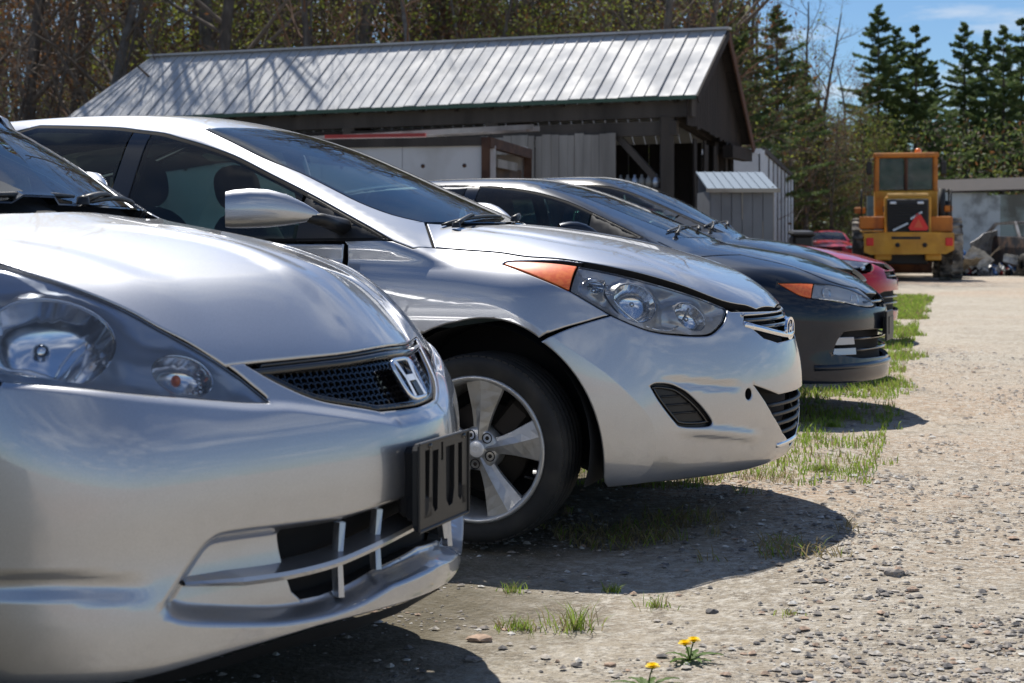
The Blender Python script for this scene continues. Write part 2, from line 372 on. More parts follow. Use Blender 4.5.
class Body:
    def __init__(s, P, yaw, **k):
        s.P = P; s.yaw = yaw; s.c, s.s = math.cos(math.radians(yaw)), math.sin(math.radians(yaw))
        s.W = Spl(k['W']); s.T = Spl(k['T']); s.N = Spl(k['N']); s.sw = Spl(k['sw'], True)
        s.H = Spl(k['H']); s.hs = Spl(k['hs'], True) if 'hs' in k else None; s.dr = Spl(k['dr'], True)
        s.drx = Spl(k['drx']) if 'drx' in k else None
        s.R = Spl(k['R']); s.rsw = k.get('rsw', .45)
        s.roof = Spl(k['roof']); s.rc = k.get('rc', .10); s.ws = Spl(k['ws']); s.wb = k.get('wb', .3)
        s.Wg = Spl(k['Wg']); s.zb = Spl(k['zb'])
        s.kf = k.get('kf', .22); s.kt = k.get('kt', .07); s.kn = k.get('kn', .05); s.kg = k.get('kg', .10)
        s.emb = []
        s.shift = k.get('shift', 0.)
    def base(s, p):
        x, y, z = p[:, 0], p[:, 1], p[:, 2]; ay = np.abs(y)
        fs = ay-s.W(z)*s.T(x)
        ff = (x-(s.N(z)-s.sw(ay)))*.95
        fr = ((s.R(z)+s.rsw*ay**3)-x)*.95
        f = smax(smax(fs, ff, s.kf), fr, s.kf)
        hx = x+(s.hs(ay) if s.hs else 0)
        d = s.dr(ay)*(s.drx(x) if s.drx else 1)
        ft = (z-(s.H(hx)-d))*.93
        f = smax(f, ft, s.kt) if s.kt == s.kn else smax(f, ft, s.kn+(s.kt-s.kn)*sstep((.55-x)/.5))
        f = smax(f, s.zb(x)-z, .05)
        g = smax(ay-s.Wg(z), z-(s.roof(x)-s.rc*ay*ay*1.0), s.kg)
        g = smax(g, (x-(s.ws(z)-s.wb*ay*ay))*.42, .05)
        g = np.maximum(smax(g, (-3.72-x), .05), .86-z)
        return smin(f, g, .018)
    def F(s, p):
        f = s.base(p)
        for fn in s.emb: f = f+fn(p)
        return f
    def grad(s, p):
        e = 2e-4; f0 = s.F(p); g = np.zeros_like(p)
        for i in range(3):
            q = p.copy(); q[:, i] += e; q2 = p.copy(); q2[:, i] -= e
            g[:, i] = s.F(q)-s.F(q2)
        n = np.linalg.norm(g, axis=1); n[n == 0] = 1
        return g/n[:, None]
    def hit(s, o, d, t0, t1, n=46, base=False):
        F = s.base if base else s.F
        N = len(o); lo = np.full(N, t0); hi = np.full(N, np.nan); bt = np.full(N, t0); bf = np.full(N, 1e9)
        alive = np.ones(N, bool); step = (t1-t0)/n
        for i in range(1, n+1):
            idx = np.nonzero(alive)[0]
            if not len(idx): break
            t = t0+step*i
            f = F(o[idx]+d[idx]*t)
            better = f < bf[idx]; bf[idx[better]] = f[better]; bt[idx[better]] = t
            ins = f < 0
            hi[idx[ins]] = t; lo[idx[ins]] = t-step; alive[idx[ins]] = False
        ok = ~np.isnan(hi)
        idx = np.nonzero(ok)[0]; l, h = lo[idx], hi[idx]
        for _ in range(18):
            m = (l+h)/2; f = F(o[idx]+d[idx]*m[:, None]); ins = f < 0
            h = np.where(ins, m, h); l = np.where(ins, l, m)
        t = bt.copy(); t[idx] = (l+h)/2
        return o+d*t[:, None], ok
    def chart(s, ch, ab):
        o, d, t0, t1 = ch.rays(ab); return s.hit(o, d, t0, t1)
    # camera pixel (of the 1024x683 photograph) -> point on the surface in car coordinates
    def pix(s, pts, base=True):
        pts = np.array([q[:2] for q in pts], float)
        D = np.stack([(pts[:, 0]-512)/CAM_F, np.ones(len(pts)), (HOR_Y-pts[:, 1])/CAM_F], 1)
        O = np.array([0, 0, CAM_H])-np.array([s.P[0], s.P[1], 0])
        L = np.linalg.norm(D, axis=1); D /= L[:, None]
        def loc(v): return np.stack([v[..., 0]*s.c-v[..., 1]*s.s, v[..., 0]*s.s+v[..., 1]*s.c, v[..., 2]], -1)
        d = loc(D); o = np.broadcast_to(loc(O), d.shape).copy()
        r = float(np.hypot(s.P[0], s.P[1]))
        q, ok = s.hit(o, d, max(.5, r-3.2), r+3.2, 260, base)
        return q
    def world(s, p):
        p = np.atleast_2d(p)
        return np.stack([s.P[0]+s.c*p[:, 0]+s.s*p[:, 1], s.P[1]-s.s*p[:, 0]+s.c*p[:, 1], p[:, 2]], 1)
    def topix(s, p):
        w = s.world(p); return np.stack([512+CAM_F*w[:, 0]/w[:, 1], HOR_Y+CAM_F*(CAM_H-w[:, 2])/w[:, 1]], 1)
    def emboss(s, ch, poly, depth, width, side=None, crease=False, fade=None):
        """push the surface in (depth>0) inside a closed outline given in chart ab; slope spread over width"""
        poly = np.array(poly, float); lo = poly.min(0)-width*1.2-.01; hi = poly.max(0)+width*1.2+.01
        def fn(p):
            q = p.copy(); q[:, 1] = -np.abs(q[:, 1]); a = ch.ab(q)
            m = ((a > lo) & (a < hi)).all(1)
            if side is not None: m &= side(q)
            r = np.zeros(len(p))
            if m.any():
                d = sdf(a[m], poly)
                r[m] = depth*np.clip(1-d/width, 0, 1)**1.6 if crease else depth*sstep(.5-d/width)
            return r
        s.emb.append(fn if fade is None else (lambda p: fn(p)*fade(p)))
    def groove(s, ch, line, depth, width, taper=True, side=None, skew=0):
        """soft valley (depth>0) or ridge (depth<0) along an open line"""
        line = np.array(line, float); lo = line.min(0)-width*1.5; hi = line.max(0)+width*1.5
        A, B = line[:-1], line[1:]; L = np.r_[0, np.cumsum(np.linalg.norm(B-A, axis=1))]; tot = L[-1]
        def fn(p):
            q = p.copy(); q[:, 1] = -np.abs(q[:, 1]); a = ch.ab(q)
            m = ((a > lo) & (a < hi)).all(1)
            if side is not None: m &= side(q)
            r = np.zeros(len(p))
            if m.any():
                P = a[m]; bd = np.full(len(P), 1e9); bt = np.zeros(len(P)); sg = np.zeros(len(P))
                for i in range(len(A)):
                    d = B[i]-A[i]; l2 = max(d@d, 1e-12); t = np.clip(((P-A[i])@d)/l2, 0, 1)
                    v = P-A[i]-t[:, None]*d; dd = np.sqrt((v*v).sum(1)); u = dd < bd
                    bd[u] = dd[u]; bt[u] = (L[i]+t*math.sqrt(l2))[u]; sg[u] = np.sign(d[0]*v[:, 1]-d[1]*v[:, 0])[u]
                w = np.where(sg*skew > 0, width*.35, width) if skew else width
                g = sstep(1-bd/w)
                if taper: g = g*sstep(bt/(.25*tot))*sstep((tot-bt)/(.25*tot))
                r[m] = depth*g
            return r
        s.emb.append(fn)
# ---------------------------------------------------------------- panels cut out of a car body surface
def resample(poly, res):
    out = []
    n = len(poly)
    for i in range(n):
        a, b = poly[i], poly[(i+1) % n]; L = np.linalg.norm(b-a); k = max(1, int(math.ceil(L/res)))
        for j in range(k): out.append(a+(b-a)*j/k)
    return np.array(out)
def smooth_line(pts, n=6):
    """Catmull-Rom through the points"""
    p = np.array(pts, float); out = []
    for i in range(len(p)-1):
        a, b, c, d = p[max(i-1, 0)], p[i], p[i+1], p[min(i+2, len(p)-1)]
        for j in range(n):
            t = j/n; out.append(.5*((2*b)+(-a+c)*t+(2*a-5*b+4*c-d)*t*t+(-a+3*b-3*c+d)*t**3))
    out.append(p[-1]); return np.array(out)
def area2(p):
    x, y = p[:, 0], p[:, 1]; return .5*np.sum(x*np.roll(y, -1)-np.roll(x, -1)*y)
def inset(poly, d):
    """poly ccw; moves every edge inwards by d"""
    e = np.roll(poly, -1, 0)-poly; L = np.linalg.norm(e, axis=1); L[L == 0] = 1; e /= L[:, None]
    nrm = np.stack([-e[:, 1], e[:, 0]], 1); pn = np.roll(nrm, 1, 0)
    m = nrm+pn; k = np.maximum((m*m).sum(1)/2, .5); return poly+m/k[:, None]*d
def clean(poly, eps=2e-4):
    out = [poly[0]]
    for q in poly[1:]:
        if np.linalg.norm(q-out[-1]) > eps: out.append(q)
    if np.linalg.norm(out[0]-out[-1]) < eps: out.pop()
    return np.array(out)
def clip_half(poly, ax, v, keep_less):
    out = []; n = len(poly)
    for i in range(n):
        a, b = poly[i], poly[(i+1) % n]
        ia = (a[ax] <= v) == keep_less; ib = (b[ax] <= v) == keep_less
        if ia: out.append(a)
        if ia != ib: t = (v-a[ax])/(b[ax]-a[ax]); out.append(a+(b-a)*t)
    return np.array(out)
def panel_data(body, ch, poly, res=.02, gap=.0022, roll=.005, thick=.012, holes=(), off=0., depth=None, feats=()):
    poly = clean(np.array(poly, float))
    if area2(poly) < 0: poly = poly[::-1]
    B = clean(resample(inset(poly, gap), res*.8))
    Hs = []
    for h in holes:
        h = clean(np.array(h, float)); h = h if area2(h) > 0 else h[::-1]
        Hs.append(clean(resample(h, res*.6)))
    loops = [B]+Hs
    V = [B]; E = []; n = len(B); E += [(i, (i+1) % n) for i in range(n)]; base = n
    for h in Hs:
        V.append(h); m = len(h); E += [(base+i, base+(i+1) % m) for i in range(m)]; base += m
    if roll > 0:
        for L, sg in [(B, 1)]+[(h, -1) for h in Hs]:
            for dd in (.3, 1.0):
                r = inset(L, sg*roll*dd); ok = inside(r, B) & (seg_dist(r, B, np.roll(B, -1, 0)) > roll*dd*.8)
                for h in Hs: ok &= ~inside(r, h) & (seg_dist(r, h, np.roll(h, -1, 0)) > roll*dd*.8)
                V.append(r[ok]); base += int(ok.sum())
    lo, hi = B.min(0), B.max(0)
    gx = np.arange(lo[0]-res, hi[0]+res, res); gy = np.arange(lo[1]-res, hi[1]+res, res*.87)
    G = np.stack(np.meshgrid(gx, gy), -1); G[1::2, :, 0] += res/2; G = G.reshape(-1, 2)
    ok = inside(G, B); G = G[ok]
    if len(G):
        ok = seg_dist(G, B, np.roll(B, -1, 0)) > roll+res*.35
        for h in Hs: ok &= ~inside(G, h) & (seg_dist(G, h, np.roll(h, -1, 0)) > roll+res*.35)
        G = G[ok]
        for (fl_, offs, spc) in feats:
            G = G[seg_dist(G, fl_[:-1], fl_[1:]) > max(abs(q) for q in offs)+res*.4]
        V.append(G)
        for (fl_, offs, spc) in feats:
            e = np.diff(fl_, axis=0); L_ = np.linalg.norm(e, axis=1); cum = np.r_[0, np.cumsum(L_)]; ts = np.arange(0, cum[-1], spc)
            px_ = np.interp(ts, cum, fl_[:, 0]); py_ = np.interp(ts, cum, fl_[:, 1]); q0 = np.stack([px_, py_], 1)
            tg = np.gradient(q0, axis=0); tg /= np.maximum(np.linalg.norm(tg, axis=1), 1e-9)[:, None]; nm_ = np.stack([-tg[:, 1], tg[:, 0]], 1)
            for o_ in offs:
                q = q0+nm_*o_; q = q[(seg_dist(q, fl_[:-1], fl_[1:]) > abs(o_)*.93) & inside(q, B)]
                if not len(q): continue
                k_ = seg_dist(q, B, np.roll(B, -1, 0)) > roll+.002
                for h in Hs: k_ &= ~inside(q, h) & (seg_dist(q, h, np.roll(h, -1, 0)) > roll+.002)
                V.append(q[k_])
    V = np.concatenate(V)
    vv, ee, ff, _, _, _ = delaunay_2d_cdt([Vector(q) for q in V], E, [], 0, 1e-6)
    P = np.array([tuple(q) for q in vv]); F = np.array([tuple(f) for f in ff if len(f) == 3], int)
    C = P[F].mean(1); ok = inside(C, B)
    for h in Hs: ok &= ~inside(C, h)
    ar = np.abs(np.cross(P[F[:, 1]]-P[F[:, 0]], P[F[:, 2]]-P[F[:, 0]])); ok &= ar > 1e-10
    F = F[ok]
    used = np.unique(F); mp = -np.ones(len(P), int); mp[used] = np.arange(len(used)); P = P[used]; F = mp[F]
    X, hit = body.chart(ch, P); N = body.grad(X)
    # orientation
    a = np.cross(X[F[:, 1]]-X[F[:, 0]], X[F[:, 2]]-X[F[:, 0]]); fl = (a*N[F[:, 0]]).sum(1)
    if np.sum(fl) < 0: F = F[:, ::-1]
    allA = np.concatenate(loops); allB = np.concatenate([np.roll(l, -1, 0) for l in loops])
    # distance to and outward direction from the nearest rim
    bd = np.full(len(P), 1e9); od = np.zeros((len(P), 2))
    for a_, b_, in zip(allA, allB):
        d = b_-a_; l2 = max(d@d, 1e-14); t = np.clip(((P-a_)@d)/l2, 0, 1); v = P-a_-t[:, None]*d; dd = np.sqrt((v*v).sum(1))
        u = dd < bd; bd[u] = dd[u]; nn = np.array([d[1], -d[0]])/math.sqrt(l2); od[u] = nn
    # holes wind ccw, so their "outward" is the other way
    if len(Hs):
        dB = seg_dist(P, B, np.roll(B, -1, 0)); od[dB > bd+1e-7] *= -1
    e = 1e-3
    Xe1, _ = body.chart(ch, P+np.array([e, 0])) if roll > 0 else (X, 0)
    Xe2, _ = body.chart(ch, P+np.array([0, e])) if roll > 0 else (X, 0)
    X2, N2 = X.copy(), N.copy()
    if depth is not None:
        X2 = X2-N*depth(P, bd)[:, None]; fn_ = np.cross(X2[F[:, 1]]-X2[F[:, 0]], X2[F[:, 2]]-X2[F[:, 0]]); N2 = np.zeros_like(N)
        for i_ in range(3): np.add.at(N2, F[:, i_], fn_)
        N2 /= np.maximum(np.linalg.norm(N2, axis=1), 1e-12)[:, None]
    if off: X2 = X2-N*off
    if roll > 0:
        near = bd < roll*.999
        T = (Xe1-X)*od[:, :1]+(Xe2-X)*od[:, 1:]; T -= N*(T*N).sum(1)[:, None]; ln = np.linalg.norm(T, axis=1); ln[ln == 0] = 1; T /= ln[:, None]
        u = np.clip(1-bd/roll, 0, 1)
        X2 = X2-N*(roll*.55*u*u)[:, None]
        ang = u*1.0
        N2 = np.where(near[:, None], N*np.cos(ang)[:, None]+T*np.sin(ang)[:, None], N)
    res_v = [X2]; res_n = [N2]; faces = [F]; nb = len(X2)
    if thick > 0:
        # rim: boundary edges of the face set
        from collections import Counter
        cnt = Counter()
        for f in F.tolist():
            for i in range(3):
                a_, b_ = f[i], f[(i+1) % 3]; cnt[(a_, b_)] += 1
        be = [k for k in cnt if (k[1], k[0]) not in cnt]
        bv = sorted({i for k in be for i in k}); ix = {v: i for i, v in enumerate(bv)}
        if roll <= 0: T = np.zeros_like(N)
        top = X2[bv]; bot = X2[bv]-N[bv]*thick; tn = T[bv]*.98+N[bv]*.02
        if roll <= 0: tn = N[bv]
        res_v += [top, bot]; res_n += [tn, tn]; m = len(bv)
        q = [(nb+ix[b], nb+ix[a], nb+m+ix[a], nb+m+ix[b]) for a, b in be]
        faces.append(q)
    return np.concatenate(res_v), np.concatenate(res_n), faces
def panel(body, root, name, ch, poly, material, mirror=True, label=None, **k):
    V, N, FF = panel_data(body, ch, poly, **k)
    faces = [tuple(int(i) for i in f) for blk in FF for f in blk]
    mats_ = [material]; fmi = None
    if len(FF) > 1 and material.get('paint'): mats_ = [material, M['matte_black']]; fmi = [0]*len(FF[0])+[1]*len(FF[1])  # paint panels get black rims: the shade of the gaps put into colour
    o = mesh_obj(name, V, faces, material, root, normals=N, mats=mats_, fm=fmi)
    if label: o['label'] = label
    if mirror:
        V2 = V*[1, -1, 1]; N2 = N*[1, -1, 1]
        mesh_obj(name, V2, [f[::-1] for f in faces], material, root, normals=N2, mats=mats_, fm=fmi)
    return o
def sym(line3):
    """half outline (y<=0, from the centre line back to the centre line) -> closed outline"""
    a = np.array(line3, float); b = a[::-1]*[1, -1, 1]
    return np.concatenate([a, b[1:-1] if abs(a[0][1]) < 1e-6 and abs(a[-1][1]) < 1e-6 else b])
def cat3(*a): return np.concatenate([np.atleast_2d(np.array(q, float)) for q in a])
def surf_pts(body, ch, pts, off=0.):
    X, ok = body.chart(ch, np.array(pts, float))
    if off: X = X-body.grad(X)*off
    return X

def clampin(body, mbuf, margin=.012, n0=0):
    """keep a lamp's inner parts under the lens"""
    P = np.array(mbuf.v[n0:], float)
    for _ in range(3):
        f = body.F(P); k = f > -margin
        if k.any():
            g = body.grad(P[k]); P[k] = P[k]-g*(f[k]+margin)[:, None]
    mbuf.v[n0:] = [tuple(q) for q in P]
# ---------------------------------------------------------------- the five bodies
SW_R = [(0, 0), (.2, .015), (.42, .045), (.6, .11), (.75, .23), (.9, .42), (1.1, .8)]
EL = Body((.181, 5.98), 20,
    W=[(.1, .80), (.3, .862), (.5, .884), (.7, .886), (.83, .872), (.92, .845), (1.02, .80), (1.15, .74)],
    T=[(1.2, .93), (.9, .955), (.4, .99), (0, 1), (-1, 1), (-2.5, 1), (-3.2, .975), (-3.7, .93)],
    N=[(.1, .74), (.2, .835), (.3, .872), (.4, .886), (.5, .888), (.6, .872), (.7, .838), (.78, .79), (.9, .68)],
    sw=[(0, 0), (.25, .035), (.5, .145), (.7, .29), (.9, .50), (1.1, .8)],
    H=[(1., .60), (.86, .715), (.8, .765), (.75, .797), (.65, .848), (.5, .91), (.29, .975), (.06, 1.02), (-.2, 1.048), (-.6, 1.062), (-2, 1.07), (-3, 1.09), (-3.4, 1.07), (-3.75, 1.02)],
    dr=[(0, 0), (.35, .012), (.6, .047), (.72, .082), (.8, .118), (.9, .18), (1.1, .33)],
    drx=[(.9, .3), (.65, .5), (.4, .72), (0, 1), (-.5, 1.0), (-4, 1.)],
    R=[(.2, -3.5), (.4, -3.63), (.7, -3.66), (.95, -3.60), (1.1, -3.5)],
    roof=[(-.9, 1.39), (-1.2, 1.448), (-1.75, 1.485), (-2.3, 1.462), (-2.7, 1.40), (-3.0, 1.30), (-3.3, 1.16), (-3.6, .98)],
    ws=[(.9, .10), (1.04, -.215), (1.2, -.60), (1.40, -1.10), (1.46, -1.28)], wb=.30,
    Wg=[(.84, .78), (.9, .825), (.98, .825), (1.1, .768), (1.3, .655), (1.42, .575), (1.5, .50)],
    zb=[(.9, .20), (.3, .19), (-3, .19), (-3.7, .26)], rc=.12, kf=.20, kt=.06, kn=.05, kg=.12)
FIT = Body((-.875, 3.545), 20,
    W=[(.1, .79), (.25, .835), (.45, .846), (.65, .846), (.8, .835), (.92, .80), (1.05, .76), (1.2, .72)],
    T=[(1.1, .92), (.75, .955), (.3, .99), (0, 1), (-2.5, 1), (-3.0, .98), (-3.4, .95)],
    N=[(.1, .70), (.2, .76), (.28, .772), (.34, .772), (.42, .760), (.5, .762), (.58, .758), (.64, .742), (.7, .708), (.77, .66), (.85, .58)],
    sw=[(0, 0), (.2, .035), (.3, .070), (.42, .115), (.55, .165), (.65, .208), (.75, .265), (.85, .355), (1., .55)],
    H=[(.9, .50), (.76, .68), (.69, .775), (.655, .83), (.59, .885), (.5, .925), (.433, .95), (.25, 1.0), (0, 1.045), (-.2, 1.075), (-.5, 1.09), (-2, 1.06), (-3.4, 1.0)],
    hs=[(0, 0), (.15, .035), (.3, .095), (.42, .145), (.55, .19), (.65, .20), (.85, .22), (1.1, .24)],
    dr=[(0, 0), (.4, .0), (.65, .01), (.75, .035), (.85, .09), (1.1, .3)],
    R=[(.2, -3.1), (.4, -3.24), (.7, -3.27), (.95, -3.24), (1.3, -3.1)],
    roof=[(-.6, 1.38), (-.95, 1.475), (-1.4, 1.525), (-2.0, 1.52), (-2.6, 1.47), (-3.0, 1.38), (-3.25, 1.2), (-3.4, .9)],
    ws=[(1.0, -.05), (1.08, -.20), (1.2, -.41), (1.40, -.81), (1.5, -1.04)], wb=.35,
    Wg=[(.84, .76), (.92, .80), (1.0, .80), (1.1, .765), (1.3, .68), (1.45, .60), (1.55, .53)],
    zb=[(.85, .245), (.6, .225), (.3, .21), (0, .20), (-3, .20), (-3.4, .26)], rc=.12, kf=.14, kt=.05, kn=.025, kg=.12)
DK = Body((1.33, 9.5), 20,
    W=[(.1, .80), (.3, .855), (.5, .88), (.7, .882), (.83, .868), (.92, .84), (1.02, .79), (1.15, .73)],
    T=[(1.2, .93), (.9, .955), (.4, .99), (0, 1), (-2.5, 1), (-3.2, .975), (-3.7, .93)],
    N=[(.1, .82), (.2, .875), (.27, .885), (.4, .87), (.5, .875), (.6, .868), (.68, .83), (.74, .77), (.85, .62)],
    sw=[(0, 0), (.25, .03), (.5, .11), (.7, .25), (.9, .50), (1.1, .8)],
    H=[(1., .56), (.86, .66), (.78, .712), (.7, .755), (.56, .815), (.35, .885), (.1, .94), (-.2, .985), (-.6, 1.0), (-2, 1.02), (-3.4, 1.0), (-3.75, .97)],
    dr=[(0, 0), (.35, .012), (.6, .047), (.72, .08), (.8, .112), (.9, .17), (1.1, .33)],
    drx=[(.9, .3), (.65, .5), (.4, .72), (0, 1), (-.5, 1.0), (-4, 1.)],
    R=[(.2, -3.5), (.4, -3.6), (.7, -3.62), (.95, -3.55), (1.1, -3.4)],
    roof=[(-.6, 1.27), (-1.0, 1.345), (-1.6, 1.372), (-2.1, 1.35), (-2.5, 1.29), (-2.9, 1.19), (-3.3, 1.05), (-3.6, .90)],
    ws=[(.9, .05), (.99, -.15), (1.1, -.40), (1.25, -.77), (1.34, -1.03)], wb=.30,
    Wg=[(.84, .78), (.9, .82), (.95, .815), (1.05, .76), (1.2, .665), (1.3, .59), (1.4, .50)],
    zb=[(.9, .17), (.3, .19), (-3, .19), (-3.7, .26)], rc=.12, kf=.22, kt=.06, kn=.05, kg=.12)
BK = Body((1.68, 11.9), 20,
    W=[(.1, .80), (.3, .855), (.5, .88), (.7, .882), (.83, .868), (.92, .84), (1.02, .79), (1.15, .73)],
    T=[(1.2, .93), (.9, .955), (.4, .99), (0, 1), (-2.5, 1), (-3.2, .975), (-3.7, .93)],
    N=[(.1, .85), (.2, .92), (.4, .95), (.6, .96), (.68, .955), (.74, .92), (.80, .84), (.87, .74)],
    sw=[(0, 0), (.25, .03), (.5, .11), (.7, .25), (.9, .50), (1.1, .8)],
    H=[(1., .62), (.88, .74), (.82, .79), (.72, .85), (.5, .93), (.25, .985), (0, 1.01), (-.3, 1.03), (-.6, 1.04), (-2, 1.06), (-3.4, 1.03), (-3.75, 1.0)],
    dr=[(0, 0), (.35, .012), (.6, .047), (.72, .08), (.8, .112), (.9, .17), (1.1, .33)],
    drx=[(.9, .3), (.65, .5), (.4, .72), (0, 1), (-.5, 1.0), (-4, 1.)],
    R=[(.2, -3.5), (.4, -3.6), (.7, -3.62), (.95, -3.55), (1.1, -3.4)],
    roof=[(-.4, 1.38), (-.8, 1.452), (-1.4, 1.47), (-2.0, 1.45), (-2.5, 1.40), (-2.9, 1.29), (-3.3, 1.13), (-3.6, .95)],
    ws=[(.9, .20), (1.03, .0), (1.15, -.22), (1.35, -.60), (1.43, -.80)], wb=.30,
    Wg=[(.84, .78), (.9, .82), (.96, .82), (1.1, .76), (1.28, .665), (1.4, .58), (1.5, .50)],
    zb=[(.9, .19), (.3, .19), (-3, .19), (-3.7, .26)], rc=.12, kf=.22, kt=.06, kn=.05, kg=.12)
RD = Body((2.95, 16.0), 20,
    W=[(.1, .80), (.3, .855), (.5, .88), (.7, .882), (.83, .868), (.92, .84), (1.02, .79), (1.15, .73)],
    T=[(1.2, .93), (.9, .955), (.4, .99), (0, 1), (-2.5, 1), (-3.2, .975), (-3.7, .93)],
    N=[(.1, .84), (.2, .87), (.4, .885), (.55, .885), (.65, .865), (.75, .80), (.85, .70)],
    sw=[(0, 0), (.25, .02), (.5, .08), (.7, .19), (.9, .42), (1.1, .8)],
    H=[(1., .60), (.86, .70), (.78, .75), (.65, .795), (.5, .84), (.25, .89), (0, .93), (-.3, .97), (-.6, 1.0), (-1, 1.02), (-2, 1.03), (-3.4, 1.0), (-3.75, .97)],
    dr=[(0, 0), (.35, .012), (.6, .047), (.72, .08), (.8, .112), (.9, .17), (1.1, .33)],
    drx=[(.9, .3), (.65, .5), (.4, .72), (0, 1), (-.5, 1.0), (-4, 1.)],
    R=[(.2, -3.5), (.4, -3.6), (.7, -3.62), (.95, -3.55), (1.1, -3.4)],
    roof=[(-1.2, 1.25), (-1.6, 1.32), (-2.0, 1.35), (-2.5, 1.33), (-2.9, 1.27), (-3.2, 1.17), (-3.5, 1.03), (-3.7, .90)],
    ws=[(.86, -.6), (.97, -.8), (1.1, -1.05), (1.25, -1.40), (1.32, -1.6)], wb=.30,
    Wg=[(.84, .78), (.9, .82), (.95, .815), (1.05, .76), (1.2, .665), (1.3, .59), (1.4, .50)],
    zb=[(.9, .17), (.3, .19), (-3, .19), (-3.7, .26)], rc=.12, kf=.20, kt=.05, kn=.04, kg=.12)
# ---------------------------------------------------------------- shared car pieces
def superell(cx, cy, a, b, n=24, e=2.0, rot=0):
    out = []
    for k in range(n):
        t = 2*math.pi*k/n; u = a*math.copysign(abs(math.cos(t))**(2/e), math.cos(t)); v = b*math.copysign(abs(math.sin(t))**(2/e), math.sin(t))
        out.append((cx+u*math.cos(rot)-v*math.sin(rot), cy+u*math.sin(rot)+v*math.cos(rot)))
    return np.array(out)

